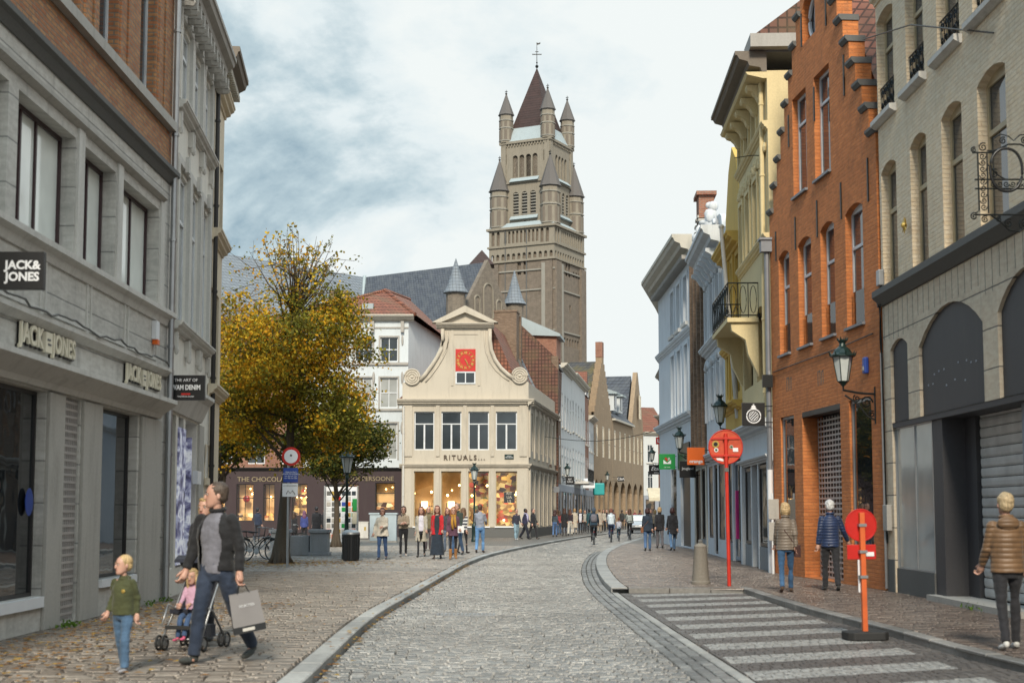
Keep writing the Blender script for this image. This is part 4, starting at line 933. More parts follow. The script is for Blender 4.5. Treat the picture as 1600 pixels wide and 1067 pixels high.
for k in range(qn): mb.box((k+1)*qds, Q.W-(k+1)*qds, .01, .45, qt+k*qdz+.01, qt+(k+1)*qdz-.01)
mb.build('gable', 'brick_brown', q_)
for k in range(qn+1):
    for s1 in (0, 1):
        x0 = (k*qds if s1 == 0 else Q.W-(k+1)*qds)-.03; MB().box(x0, x0+qds+.06, -.06, .5, qt+k*qdz, qt+k*qdz+.1).build('step_cap', 'stone_grey', q_)
MB().box(Q.W/2-.55, Q.W/2+.55, 0, .6, qp, qp+.9).box(Q.W/2-.7, Q.W/2+.7, -.1, .7, qp+.9, qp+1.05).build('chimney', 'brick_red', q_)
for q in qw: window(q_, q[:4], .16, 'white_frame', 'pane_mid', (.5,), (.65,), .07)
mb = MB()
for x in (.2, 1.72, 3.3, 5.0): mb.box(x-.08, x+.12, -.16, 0, 3.7, qt)
mb.build('pilaster', 'brick_brown', q_)
xprof(MB(), 0, Q.W, corn(3.3, .4, .35)).build('shop_cornice', 'stone_grey', q_); MB().box(.5, 3.0, .08, .14, .05, 3.2).build('inner_door', 'dark_frame', q_); window(q_, (3.3, 4.9, .5, 3.2), .03, 'dark_frame', 'pane_shop', (), (), .07, name='display_window')
# ---- white corner building with rounded end
T0 = Vector((7.42, 71.5)); T = Fac((T0.x, T0.y), (7.56, 58.95)); t_ = T.thing('corner_building', 'pale blue white corner building with heavy eaves where the street bends', 'building')
tt = T.z_(1086, 372)-.35
tw = []
for i, (a_, b_) in enumerate(((1052, 1057), (1062, 1067), (1073, 1078.5))):
    tw += [(T.s_(a_), T.s_(b_), T.z_(1065, 512), T.z_(1065, 440)), (T.s_(a_), T.s_(b_), T.z_(1065, 650), T.z_(1065, 545))]
wall(t_, 'white_paint', T.W, tt, tw+[(8.0, 11.2, .05, 3.5, 0, .8), (4.6, 6.6, .3, 3.5, 0, .5)], depth=.22, D_=10)
for q in tw:
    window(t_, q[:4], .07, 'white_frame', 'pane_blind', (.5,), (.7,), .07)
    x0, x1, z0, z1 = q[:4]; MB().box(x0-.16, x0, -.06, 0, z0, z1+.14).box(x1, x1+.16, -.06, 0, z0, z1+.14).box(x0, x1, -.06, 0, z1, z1+.14).build('surround', 'white_paint', t_); MB().box(x0-.2, x1+.2, -.16, 0, z0-.16, z0-.005).build('sill', 'stone_light', t_)
cornice(t_, 0, T.W, tt-.1, .85, .8, 'cornice_pale'); mb = MB()
for k in range(49): mb.box(.1+k*.25, .22+k*.25, -.4, 0, tt-.3, tt-.11)
mb.build('dentil', 'cornice_grey', t_); cornice(t_, 0, T.W, T.z_(1065, 527)-.2, .2, .3, 'white_paint', 'string_course'); cornice(t_, 0, T.W, T.z_(1060, 655)-.3, .3, .35, 'white_paint', 'string_course')
MB().box(8.0, 11.2, .12, .2, 0, 3.5).build('inner_door', 'dark_frame', t_); MB().box(4.6, 6.6, .06, .12, 0, 3.5).build('display_window', 'pane_shop', t_)
MB().box(7.7, 11.4, -.08, -.02, 3.4, 4.5).build('fascia', 'black_sign', t_)
# beyond the bend the building turns away in two shallow facets under the same eaves
for lx, rx_ in (((9.0, 80.0), (7.42, 71.5)), ((10.2, 87.0), (9.0, 80.0))):
    f_ = Fac(lx, rx_); a_ = f_.rz-t_.rotation_euler.z
    def pt_(mb, name, mat):
        o = mb.build(name, mat, t_); o.location = (Matrix.Rotation(-t_.rotation_euler.z, 4, 'Z')@Vector((f_.P.x-t_.location.x, f_.P.y-t_.location.y, 0))); o.rotation_euler = (0, 0, a_); return o
    zz_ = [(T.z_(1065, 512), T.z_(1065, 440)), (T.z_(1065, 650), T.z_(1065, 545))]; hs = [(x, x+1.0, z0, z1) for x in (1.5, 4.5) for z0, z1 in zz_]
    pt_(wall_mb(f_.W, tt, hs, depth=.22, D_=7), 'wall', 'white_paint')
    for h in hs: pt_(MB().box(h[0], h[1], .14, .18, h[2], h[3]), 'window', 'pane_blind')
    pt_(xprof(MB(), -.35, f_.W+.12, corn(tt-.1, .85, .8)), 'cornice', 'cornice_pale'); pt_(xprof(MB(), -.1, f_.W+.03, corn(T.z_(1065, 527)-.2, .2, .3)), 'string_course', 'white_paint'); pt_(xprof(MB(), -.1, f_.W+.05, corn(T.z_(1060, 655)-.3, .3, .35)), 'string_course', 'white_paint')
# ================================================================= gabled shop on the square
Rf = Fac((-6.70, 86.6), (1.01, 86.6)); rt = Rf.thing('corner_shop', 'cream stone corner shop with curved gable and square red clock', 'building')
Rs = Fac((1.01, 86.6), (3.13, 102.3)); RD = 15.8
zc = Rf.z_(726, 632); zst = Rf.z_(726, 727); zw1 = (Rf.z_(726, 703), Rf.z_(726, 643)); zw0 = (Rf.z_(726, 822), Rf.z_(726, 736))
cols_ = [(Rf.s_(a_), Rf.s_(b_)) for a_, b_ in ((646.5, 678), (689, 720.5), (731.5, 764), (774.5, 808))]
wall(rt, 'stone_cream', Rf.W, zc, [(q[0], q[1], *zw1) for q in cols_]+[(q[0], q[1], *zw0) for q in cols_], depth=.3, D_=0, mass=False)
for q in cols_:
    window(rt, (q[0], q[1], *zw1), .12, 'white_frame', 'pane_mid', (), (.68,), .07); 
    MB().box((q[0]+q[1])/2-.05, (q[0]+q[1])/2+.05, .11, .17, zw1[0]+.07, zw1[0]+(zw1[1]-zw1[0])*.66).build('mullion', 'white_frame', rt)
    w = window(rt, (q[0], q[1], *zw0), .16, 'cream_frame', 'clear_glass', (), (), .05, name='display_window'); MB().box(q[0]-.06, q[1]+.06, -.1, .16, zw0[0]-.14, zw0[0]-.003).build('sill', 'sign_white', rt)
for x0, x1 in [(0.08, cols_[0][0]-.12)]+[(cols_[i][1]+.1, cols_[i+1][0]-.1) for i in range(3)]+[(cols_[3][1]+.14, Rf.W-.1)]:
    MB().box(x0, x1, -.07, 0, .62, zst-.2).build('pilaster', 'stone_cream', rt, bevel=.01); MB().box(x0, x1, -.07, 0, zst+.55, zc-.02).build('pilaster', 'stone_cream', rt, bevel=.01)
MB().box(-.02, Rf.W, -.1, 0, 0, .6).build('plinth', 'stone_dark', rt)
cornice(rt, -.15, Rf.W+.1, zst-.16, .2, .26, 'stone_cream', 'string_course'); cornice(rt, -.3, Rf.W+.34, zc-.08, .38, .42, 'stone_cream')
# interior of the shop, with its lamps lit
mb = MB().box(.1, Rf.W-.1, 2.4, 2.5, .1, zst-.3); mb.build('back_wall', 'wall_lit', rt); MB().box(.1, Rf.W-.1, .35, 6, zst-.35, zst-.3).build('shop_ceiling', 'dark_frame', rt)
MB().box(.1, Rf.W-.1, .35, 2.5, .02, .1).build('shop_floor', 'bark', rt); MB().box(.12, .2, .4, 2.4, .1, zst-.35).box(Rf.W-.2, Rf.W-.12, .4, 2.4, .1, zst-.35).build('inner_wall', 'stone_dark', rt)
MB().box(cols_[2][0]-.2, Rf.W-.2, 2.2, 2.3, .1, zst-.4).build('lit_shelves', 'goods_mix', rt)
for q, hh in ((cols_[0], 2.0), (cols_[1], 1.9)):
    mb = MB()
    for k in range(4): mb.box(q[0]+.25, q[1]-.1, 1.7, 2.0, .6+k*.42, .64+k*.42)
    mb.box(q[0]+.25, q[0]+.29, 1.7, 2.0, .1, 2.1).box(q[1]-.14, q[1]-.1, 1.7, 2.0, .1, 2.1).build('shelf', 'bark', rt)
    mb = MB()
    for k in range(4):
        for j in range(5): hgt = R.uniform(.1, .26); mb.box(q[0]+.3+j*.16, q[0]+.4+j*.16, 1.75, 1.85, .645+k*.42, .645+k*.42+hgt)
    mb.build('goods', 'goods_warm', rt)
mb = MB()
for i in range(26): mb.ell((R.uniform(.4, Rf.W-.4), R.uniform(.7, 2.0), R.uniform(2.3, 3.2) if i % 2 else R.uniform(1.0, 3.0)), R.uniform(.04, .085), 6, 4)
split_build(mb, 'lamp_bulb', 'lamp_warm', rt)
for k in (0, 1): MB().box(cols_[k][0]+.35, cols_[k][0]+.75, 1.6, 1.66, 1.75, 2.2).build('lit_sign', 'lamp_soft', rt)
mb = MB(); MB().box(cols_[3][0]+.5, cols_[3][0]+1.15, .25, .29, 2.1, 2.75).build('hanging_logo_board', 'black_sign', rt)
t = text('RIT\nUA\nLS', .24, 'cream_letters', rt, (cols_[3][0]+.82, .24, 2.43), depth=.004)
t = text('RITUALS...', .42, 'bronze_letters', rt, (Rf.s_(725), -.04, Rf.z_(725, 715)), depth=.03, bold=.005, spacing=1.35)
s, z = Rf.at(795.5, 713.5); MB().box(s-.28, s+.28, -.03, 0, z-.15, z+.15).build('street_name_plate', 'lamp_green', rt); text('SIMON\nSTEVINPLEIN', .09, 'sign_white', rt, (s, -.034, z), depth=.002, name='street_name')
# curved gable, traced as the outline of the real wall
gp_ = [(630, 627), (630, 598), (652, 594), (662, 584), (673, 569), (681, 556), (687, 543), (690, 529), (689, 512), (768, 512), (768, 530), (770, 546), (776, 561), (785, 574), (796, 584), (806, 592), (826, 597), (826, 627)]
poly = [Rf.at(*p) for p in gp_]; poly[0] = (0.0, zc+.34); poly[-1] = (Rf.W, zc+.34); poly[1] = (0.0, poly[1][1]); poly[-2] = (Rf.W, poly[-2][1])
ck = (Rf.s_(711), Rf.s_(742.5)); ckz = (Rf.z_(727, 600), Rf.z_(727, 545.5))
MB().prism(poly, .0, .4).build('gable', 'stone_cream', rt)
def offs(P, d):
    return [(p[0]+d, p[1]) for p in P]
lcur = [Rf.at(*p) for p in [(654, 594), (662, 585), (673, 570), (681, 557), (687, 544), (690, 530), (689, 514)]]
for P, s1 in ((lcur, 1), ([(Rf.W-.0-(p[0])+Rf.s_(826+634-1459+800) if 0 else p[0], p[1]) for p in [Rf.at(*p) for p in [(806, 592), (796, 585), (785, 575), (776, 562), (770, 547), (768, 531), (768, 514)]]], -1)):
    mb = MB(); mb.tube([(p[0]+s1*.10, -.05, p[1]) for p in P], .13, 6); mb.tube([(p[0]+s1*.42, -.02, p[1]-.12) for p in P], .05, 5); mb.build('gable_moulding', 'stone_cream', rt, smooth=True)
for cx, cy in ((644, 589), (812, 587)):      # volutes
    s, z = Rf.at(cx, cy); mb = MB(); mb.cyl((s, -.10, z), (s, .3, z), .50, n=28)
    for r in (.47, .33, .2): mb.tube([(s+r*cos(k*pi/12), -.11, z+r*sin(k*pi/12)) for k in range(24)], .05, 6, close=True)
    mb.ell((s, -.12, z), (.1, .06, .1), 10, 6); mb.build('volute', 'stone_cream', rt, smooth=True, angle=35)
pz = Rf.z_(726, 512); pa, pb = Rf.s_(674), Rf.s_(778); pap = Rf.z_(723, 479)
mb = MB(); xprof(mb, pa+.25, pb-.25, corn(pz-.1, .45, .36)); mb.build('pediment_cornice', 'stone_cream', rt)
pm = (pa+pb)/2; mb = MB()
mb.prism([(pa, pz+.27), (pa+.55, pz+.27), (pm, pap-.42), (pm, pap)], -.5, .4); mb.prism([(pm, pap), (pm, pap-.42), (pb-.55, pz+.27), (pb, pz+.27)], -.5, .4)
mb.build('raking_cornice', 'stone_cream', rt); MB().prism([(pa+.5, pz+.26), (pb-.5, pz+.26), (pm, pap-.36)], -.16, .3).build('tympanum', 'stone_cream', rt)
for x0, x1, z0, z1 in ((Rf.s_(704), Rf.s_(708), ckz[0]-.1, pz-.15), (Rf.s_(746), Rf.s_(750), ckz[0]-.1, pz-.15), (Rf.s_(708), Rf.s_(746), pz-.42, pz-.3)): MB().box(x0, x1, -.04, .0, z0, z1).build('panel_moulding', 'stone_cream', rt)
mk_ = Rf.z_(727, 580)
MB().box(ck[0], ck[1], -.05, .0, mk_, ckz[1]).build('clock_face', 'sign_red', rt)
cx, cz = (ck[0]+ck[1])/2, (mk_+ckz[1])/2; mb = MB(); rr_ = .52
for r in (.58, .36): mb.tube([(cx+r*cos(k*pi/16), -.055, cz+r*sin(k*pi/16)) for k in range(32)], .014, 4, close=True)
for k in range(60): t_a = k*pi/30; mb.cyl((cx+.55*sin(t_a), -.06, cz+.55*cos(t_a)), (cx+.58*sin(t_a), -.06, cz+.58*cos(t_a)), .008, n=4)
mb.build('clock_ring', 'gold', rt)
for k, nme in enumerate(['XII', 'I', 'II', 'III', 'IIII', 'V', 'VI', 'VII', 'VIII', 'IX', 'X', 'XI']):
    t_a = k*pi/6; m = text_mb(nme, .17, .006, bold=.006); m.xf(Matrix.Translation((cx+.46*sin(t_a), -.056, cz+.46*cos(t_a)))@Matrix.Rotation(t_a, 4, 'Y')); m.build('numeral', 'gold', rt)
mb = MB()
for ang, l, w_ in ((radians(150), .34, .035), (radians(148), .0, .0), (radians(156), .46, .022)):
    if l: mb.tube([(cx-.1*sin(ang), -.075, cz-.1*cos(ang)), (cx+l*.5*sin(ang), -.075, cz+l*.5*cos(ang)), (cx+l*sin(ang), -.075, cz+l*cos(ang))], [w_*.7, w_, w_*.3], 6)
mb.ell((cx, -.07, cz), (.05, .03, .05), 8, 4).build('clock_hand', 'gold', rt)
window(rt, (ck[0], ck[1], ckz[0], mk_-.02), -.05, 'white_frame', 'pane_mid', (.5,), (), .08)
# side face in its own frame: objects turned about the corner
def sidepart(mb, name, mat, fac, root, **kw):
    os_ = split_build(mb, name, mat, root, **kw) if name in AUTO else [mb.build(name, mat, root, **kw)]
    for o in os_: o.location = (fac.P.x-root.location.x, fac.P.y-root.location.y, 0); o.rotation_euler = (0, 0, fac.rz-root.rotation_euler.z)
    return os_[0]
class Sub:
    """parts of root laid out in another facade's frame"""
    def __init__(s, fac, root): s.f = fac; s.root = root
    def __call__(s, mb, name, mat, **kw): return sidepart(mb, name, mat, s.f, s.root, **kw)
    def window(s, *a, **k):
        o = window(s.root, *a, **k); o.location = (s.f.P.x-s.root.location.x, s.f.P.y-s.root.location.y, 0); o.rotation_euler = (0, 0, s.f.rz-s.root.rotation_euler.z); return o
S = Sub(Rs, rt)
sc_w = [(1.0+i*2.45, 2.3+i*2.45) for i in range(6)]; zc2 = zc; sd_ = Rs.W
S(wall_mb(Rs.W, zc2, [(q[0], q[1], *zw1) for q in sc_w]+[(q[0], q[1], zw0[0] if i % 3 else .05, zw0[1]) for i, q in enumerate(sc_w)], .35, 0, mass=False), 'side_wall', 'stone_cream')
for i, q in enumerate(sc_w):
    S.window((q[0], q[1], *zw1), .15, 'cream_frame', 'pane_mid', (.5,), (.68,), .07); S.window((q[0], q[1], zw0[0], zw0[1]), .18, 'cream_frame', 'goods_dim' if i in (1, 4) else 'pane_shop', (), (), .06, name='display_window')
for i in range(7): x0 = .45+i*2.45-.3; S(MB().box(x0, x0+.55, -.10, 0, .6, zst-.2).box(x0, x0+.55, -.10, 0, zst+.5, zc-.02), 'pilaster', 'stone_cream')
S(MB().box(.08, Rs.W, -.1, 0, 0, .55), 'plinth', 'stone_dark'); S(xprof(MB(), -.1, Rs.W, corn(zst-.16, .2, .26)), 'string_course', 'stone_cream'); S(xprof(MB(), -.3, Rs.W, corn(zc-.08, .38, .42)), 'cornice', 'stone_cream')
zpar = poly[-2][1]; S(MB().box(.05, Rs.W, .02, .3, zc+.34, zpar), 'parapet', 'stone_cream')
S(MB().box(.3, Rs.W-.02, .5, 7.9, zc-.5, zc), 'upper_floor_mass', 'stone_dark')
S(text_mb('RITUALS...', .3, .02, spacing=1.2).xf(Matrix.Translation((11.4, -.13, zst+.32))), 'lettering', 'bronze_letters')
# tiled roof, ridge along the side street
rdg = zc+5.0; ry = 4.3
def gable_roof(x0, x1, z, rise, y0, y1, ym=None): ym = ym if ym is not None else (y0+y1)/2; return xprof(MB(), x0, x1, [(y0, z), (ym, z+rise), (y1, z)])
S(gable_roof(.6, 8.2, zc+.5, 4.7, .35, 8.2, 2.5), 'roof', 'roof_red'); 
for i, x in enumerate((8.2, )): S(xprof(MB(), x, x+.4, [(.25, zc+.5), (2.5, zc+5.5), (8.3, zc+.5)]), 'verge_wall', 'stone_dark')
S(gable_roof(8.6, 12.4, zc+.3, 4.6, .35, 8.2, 2.5), 'roof', 'roof_red'); S(xprof(MB(), 12.4, 12.7, [(.2, zc+.3), (2.5, zc+5.2), (8.3, zc+.4)]), 'verge_wall', 'slate_light')
chx = 7.3; S(MB().box(chx, chx+1.3, 1.7, 3.2, zc+2.6, Rf.z_(795, 487)*1.075).box(chx+1.45, chx+1.9, 1.6, 2.9, zc+2.6, Rf.z_(795, 487)*1.07), 'chimney', 'brick_brown'); S(MB().box(chx-.05, chx+1.35, 1.65, 3.25, Rf.z_(795, 487)*1.075+.005, Rf.z_(795, 487)*1.075+.14), 'chimney_cap', 'brick_brown')
pipe(rt, -.02+.12, 0, zc-.1, -.12, .06, 'stone_light')
# ================================================================= white corner house behind the square
Hf = Fac((-13.2, 90), (-6.6, 90)); hh = Hf.thing('town_house', 'pale blue white house with red tiled hipped roof beside the curved gable', 'building')
hz_ = Hf.z_(590, 500); wc = [Hf.s_(592), Hf.s_(620)]; step = Hf.s_(592)-Hf.s_(552)
hrow = [(Hf.z_(600, 565), Hf.z_(600, 527)), (Hf.z_(600, 637), Hf.z_(600, 590)), (Hf.z_(600, 718), Hf.z_(600, 661))]
hwn = [(wc[0]-k*step, wc[1]-k*step, a_, b_) for a_, b_ in hrow for k in range(4) if wc[0]-k*step > .1]
zsh = Hf.z_(600, 735)
wall(hh, 'render_house', Hf.W, hz_, hwn, depth=.2, D_=11, z0=zsh)
for q in hwn:
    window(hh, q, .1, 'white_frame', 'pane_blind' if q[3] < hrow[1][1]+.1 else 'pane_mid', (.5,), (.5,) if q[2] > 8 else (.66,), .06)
    x0, x1, z0, z1 = q; MB().box(x0-.1, x0, -.04, 0, z0, z1+.1).box(x1, x1+.1, -.04, 0, z0, z1+.1).box(x0, x1, -.04, 0, z1, z1+.1).build('surround', 'cornice_grey', hh)
band(hh, 0, Hf.W, hrow[0][0]-.22, hrow[0][0]-.05, .12, 'cornice_grey', 'sill_course'); band(hh, 0, Hf.W, hrow[1][0]-.2, hrow[1][0]-.05, .1, 'cornice_grey', 'sill_course'); band(hh, 0, Hf.W, zsh, zsh+.15, .14, 'cornice_grey', 'string_course'); band(hh, 0, Hf.W, Hf.z_(600, 513), Hf.z_(600, 511), .06, 'cornice_grey', 'string_course')
cornice(hh, -.3, Hf.W+.35, hz_-.1, .55, .4, 'cornice_pale')
mb = MB()
for x in (Hf.s_(580), Hf.s_(627), Hf.s_(535)): mb.box(x-.1, x+.1, -.25, 0, hz_-.8, hz_-.1); mb.ell((x, -.06, hz_-1.3), (.07, .06, .35), 6, 6)
split_build(mb, 'bracket', 'cornice_grey', hh, gap=.3)
mb = MB()
for x in (Hf.s_(582), Hf.s_(627)):
    for zz in (Hf.z_(600, 590), Hf.z_(600, 668)): mb.ell((x, -.05, zz), (.09, .07, .4), 6, 6)
split_build(mb, 'ornament', 'cornice_grey', hh)
# hipped roof
ap = Hf.at(608, 450); ez = hz_+.3; e0, e1 = -.5, Hf.W+.45; mb = MB(); A1 = (Hf.W-1.75, 2.9, ap[1]+.3); A2 = (Hf.W-.6, 9, ap[1]+.6)
mb.face([(e0, -.5, ez), (e1, -.5, ez), A1, (2.0, 3.4, ap[1]+.3)] if 0 else [(e0, -.5, ez), (e1, -.5, ez), A1])
mb.face([(e1, -.5, ez), (Hf.W+3.3, 9.5, ez-1.3), A2, A1]); mb.face([(e0, -.5, ez), A1, A2, (-.5, 11, ez)]); mb.face([(Hf.W+3.3, 9.5, ez-1.3), (-.5, 11, ez), A2]); mb.build('roof', 'roof_red', hh)
mb = MB(); mb.tube([A1, (e1, -.5, ez)], .13, 6); mb.tube([A1, (e0, -.5, ez)], .13, 6); mb.tube([A1, A2], .13, 6); mb.build('ridge_tiles', 'roof_red', hh)
rs = Hf.at(574, 478); m_ = (rs[1]-ez)/(A1[2]-ez)*3.4-.5
MB().box(rs[0]-.35, rs[0]+.35, m_-.25, m_+.35, rs[1]-.15, rs[1]+.2).xf(Matrix.Identity(4)).build('skylight', 'tower_lead', hh)
MB().box(.0, .5, 2, 3, ez+.3, ez+1.2).build('chimney', 'brick_brown', hh)
# side wall running back, then the brick part
mb = MB(); mb.face([(Hf.W, 0, 0), (Hf.W+2.0, 6.5, 0), (Hf.W+2.0, 6.5, ez-.75), (Hf.W, 0, ez-.1)]); mb.build('side_wall', 'render_house', hh)
mb = MB(); mb.face([(Hf.W+2.01, 6.5, 0), (Hf.W+3.2, 9.4, 0), (Hf.W+3.2, 9.4, ez-1.35), (Hf.W+2.01, 6.5, ez-.85)]); mb.build('rear_wall', 'brick_red', hh)
mb = MB(); cxw = Hf.W+2.6; fdir = Vector((1.19, 2.9, 0)).normalized(); fn = Vector((fdir.y, -fdir.x, 0)); c0 = Vector((cxw-.05, 7.9, 0))
def slabq(mb, c, h0, h1, w, t): 
    a_ = c-fdir*w/2; b_ = c+fdir*w/2; i0 = len(mb.v); mb.box(0, w, -t, 0, h0, h1); M4 = Matrix.Translation(a_)@Matrix.Rotation(atan2(fdir.y, fdir.x), 4, 'Z'); mb.xf(M4, i0)
slabq(mb, c0, ez-4.2, ez-2.4, 1.3, .06); rw2 = mb.build('window', 'white_frame', hh); mb = MB(); slabq(mb, c0+fn*.02, ez-4.1, ez-2.5, .5, .055); mb.build('pane', 'pane_mid', rw2)
# ground floor: dark chocolate shops
SH = Fac((-20.0, 89.7), (-6.62, 89.7)); sh = SH.thing('chocolate_shop', 'dark maroon shopfront with warmly lit windows and gold lettering behind the trees on the square', 'shop front')
zt_ = zsh; sq = [(SH.s_(a_), SH.s_(b_), SH.z_(500, c_), SH.z_(500, d_)) for a_, b_, c_, d_ in ((338, 352, 815, 757), (369, 396, 814, 756), (411, 429, 814, 756), (456, 480, 806, 756), (507, 524, 838, 756), (527, 560, 838, 756), (586, 617, 797, 754))]
wall(sh, 'shop_maroon', SH.W, zt_, sq, depth=.2, D_=0, mass=False)
for i, q in enumerate(sq):
    window(sh, q, .08, 'dark_frame', 'clear_glass', (.5,) if i in (1, 2, 3) else (), (.62,) if i in (1, 2, 3, 6) else (), .05, name='display_window')
    MB().box(q[0], q[1], 1.0, 1.05, q[2], q[3]).build('lit_goods', 'goods_mix' if i in (3, 5) else 'goods_dim' if i == 4 else 'wall_lit', sh)
    if i in (1, 2, 3, 6, 0): MB().box(q[0], q[1], .5, .95, q[2], q[2]+.5).build('goods', 'goods_warm', sh)
mb = MB()
for i in range(20): q = sq[R.choice((0, 1, 2, 3, 6, 5))]; mb.ell((R.uniform(q[0]+.1, q[1]-.1), .7, R.uniform(q[2]+1.0, q[3]-.2)), R.uniform(.03, .06), 6, 4)
split_build(mb, 'lamp_bulb', 'lamp_warm', sh)
s, z = SH.at(383, 779); MB().ell((s, .5, z), (.22, .1, .22), 12, 8).build('red_ball', 'sign_red', sh)
text('THE CHOCOLATES', .42, 'faded_gold', sh, (SH.s_(415), -.03, SH.z_(415, 749)), depth=.02); text('LA BOUTIQUE PERSOONE', .40, 'faded_gold', sh, (SH.s_(557), -.03, SH.z_(557, 748)), depth=.02)
cornice(sh, 0, SH.W, zt_-.02, .25, .2, 'dark_frame')
MB().box(0, SH.W, 2.2, 2.3, 0, zt_).build('back_wall', 'dark_frame', sh); MB().box(0, SH.W, .25, 2.2, zt_-.1, zt_-.02).build('ceiling', 'dark_frame', sh)
B2 = Fac((-24, 91), (-13.3, 91)); b2 = B2.thing('town_house', 'brick house mostly hidden by the yellow tree crown behind the square', 'building')
b2w = [(.8+i*2.1, 1.9+i*2.1, z0, z0+1.9) for i in range(5) for z0 in (4.6, 8)]
wall(b2, 'brick_red', B2.W, 11.6, b2w, depth=.2, D_=10); xprof(MB(), 0, B2.W, [(-.2, 11.6), (5, 14.8), (10, 11.6)]).build('roof', 'roof_brown', b2)
for q in b2w: window(b2, q, .1, 'white_frame', 'pane_mid', (.5,), (.6,), .07)
cornice(b2, 0, B2.W, 11.2, .3, .4, 'cornice_pale'); s, z = B2.at(519, 455); MB().box(s-.6, s+.6, 3.5, 4.8, 12, z+.6).build('chimney', 'brick_buff', b2)
# ================================================================= left row along the bend
def P_(t): return (3.13+.126*t, 102.3+t)
def house(t0, t1, name, label, mat, ht, rows, ncol, roof='roof_brown', rise=4, cor='cornice_pale', cout=.5, frame='white_frame', pane='pane_mid', fac=None, ground='shop_grey', ww=.42, blind=None, gcols=None):
    f = fac or Fac(P_(t0), P_(t1)); th = f.thing(name, label, 'building'); n = ncol; cw_ = f.W/n; hs = []
    for (z0, z1) in rows:
        for i in range(n): xc = (i+.5)*cw_; hs.append((xc-cw_*ww/2, xc+cw_*ww/2, z0, z1))
    wall(th, mat, f.W, ht, hs, depth=.2, D_=9, z0=3.6)
    for q in hs:
        window(th, q, .015, frame, pane, (.5,), (.66,), .07); MB().box(q[0]-.12, q[1]+.12, -.12, 0, q[2]-.14, q[2]-.003).build('sill', 'stone_light', th)
    g = gcols or n; gw = f.W/g; gh = [(i*gw+.25, (i+1)*gw-.25, .5 if i % 2 else .05, 3.1) for i in range(g)]
    wall(th, ground, f.W, 3.6, gh, depth=.2, D_=9, name='shopfront')
    for i, q in enumerate(gh): window(th, q, .03, 'dark_frame', 'pane_shop' if i % 2 else 'goods_dim', (), (), .08, name='display_window')
    if cor: cornice(th, -.02, f.W+.02, ht-.3, cout, .45, cor)
    if roof: xprof(MB(), 0, f.W, [(-.1, ht+.1), (4.3, ht+.1+rise), (9, ht+.1)]).build('roof', roof, th)
    return f, th
f1, th1 = house(.4, 4.2, 'narrow_house', 'narrow brown brick house squeezed between the cream corner shop and the white row', 'brick_brown', 12.2, [(5, 7.2), (8.4, 10.4)], 2, None, 4.5, None)
xprof(MB(), -.3, 3.8, [(-.1, 11.9), (2.4, 14.5), (9, 9.5), (9, 9), (0, 9)]).build('roof', 'roof_brown', th1)
MB().box(-.2, .25, -.2, .3, 3.6, 12.8).build('party_wall', 'brick_brown', th1); MB().box(.0, 3.8, -.2, .1, 12.0, 12.2).build('gutter', 'stone_dark', th1)
xprof(MB(), -.5, -.28, [(-.2, 11.8), (2.4, 14.7), (9.1, 9.6), (9.1, 0), (-.2, 0)]).build('verge_wall', 'roof_brown', th1)
f2, th2 = house(4.3, 14, 'town_house', 'white house with a curving pale cornice, next to the narrow brown brick house', 'white_row', 12.6, [(4.4, 6.6), (8.0, 10.6)], 4, 'roof_brown', 4.2)
MB().box(1.0, 2.3, 3.5, 4.8, 13, 16.6).build('chimney', 'brick_red', th2); xprof(MB(), 3.0, 6.5, [(.6, 13.6), (.6, 15.2), (4.5, 15.6), (4.5, 13.6)]).build('dormer', 'brick_red', th2); xprof(MB(), 2.7, 6.8, [(.3, 15.1), (.3, 15.3), (4.5, 17.2), (4.5, 15.3)]).build('dormer_roof', 'tower_lead', th2)
f3, th3 = house(14.1, 28.5, 'town_house', 'white three storey house with a balcony over the pavement of the bend', 'white_row', 12.8, [(4.4, 6.8), (8.2, 10.8)], 5, 'slate', 3.6)
mb = MB().box(2, 9, -1.2, 0, 3.9, 4.1); mb.build('balcony_slab', 'stone_light', th3); mb = MB()
for k in range(29): mb.box(2+k*.25, 2.03+k*.25, -1.18, -1.15, 4.1, 5.1)
mb.box(2, 9.03, -1.2, -1.13, 5.1, 5.16).build('balcony_railing', 'iron', th3)
f4, th4 = house(28.6, 33, 'narrow_house', 'slim red brown brick house with pale windows in the bend', 'brick_red', 12.2, [(4.4, 6.6), (7.8, 10)], 2, 'roof_red', 3.5, None)
f5, th5 = house(33.1, 40, 'town_house', 'cream and white house with red tiled dormer beside the tall stepped gable', 'white_row', 10.6, [(4.4, 6.4), (7.4, 9.4)], 3, 'roof_brown', 3.5)
xprof(MB(), 1.2, 4.0, [(.5, 11.4), (.5, 13.4), (4.5, 13.4), (4.5, 11.4)]).build('dormer', 'slate', th5); MB().prism([(1.0, 13.3), (4.2, 13.3), (4.1, 13.5), (2.6, 15.2), (1.1, 13.5)], .3, 5).build('dormer_roof', 'roof_red', th5); MB().box(1.1, 1.3, .3, .5, 11.0, 13.4).box(3.9, 4.1, .3, .5, 11.0, 13.4).build('dormer_frame', 'white_frame', th5)
q0 = Vector((8.17, 142.3)); qd = Vector((.25, 1)).normalized()
def Q_(u): v = q0+Vector((.25, 1))*u; return (v.x, v.y)
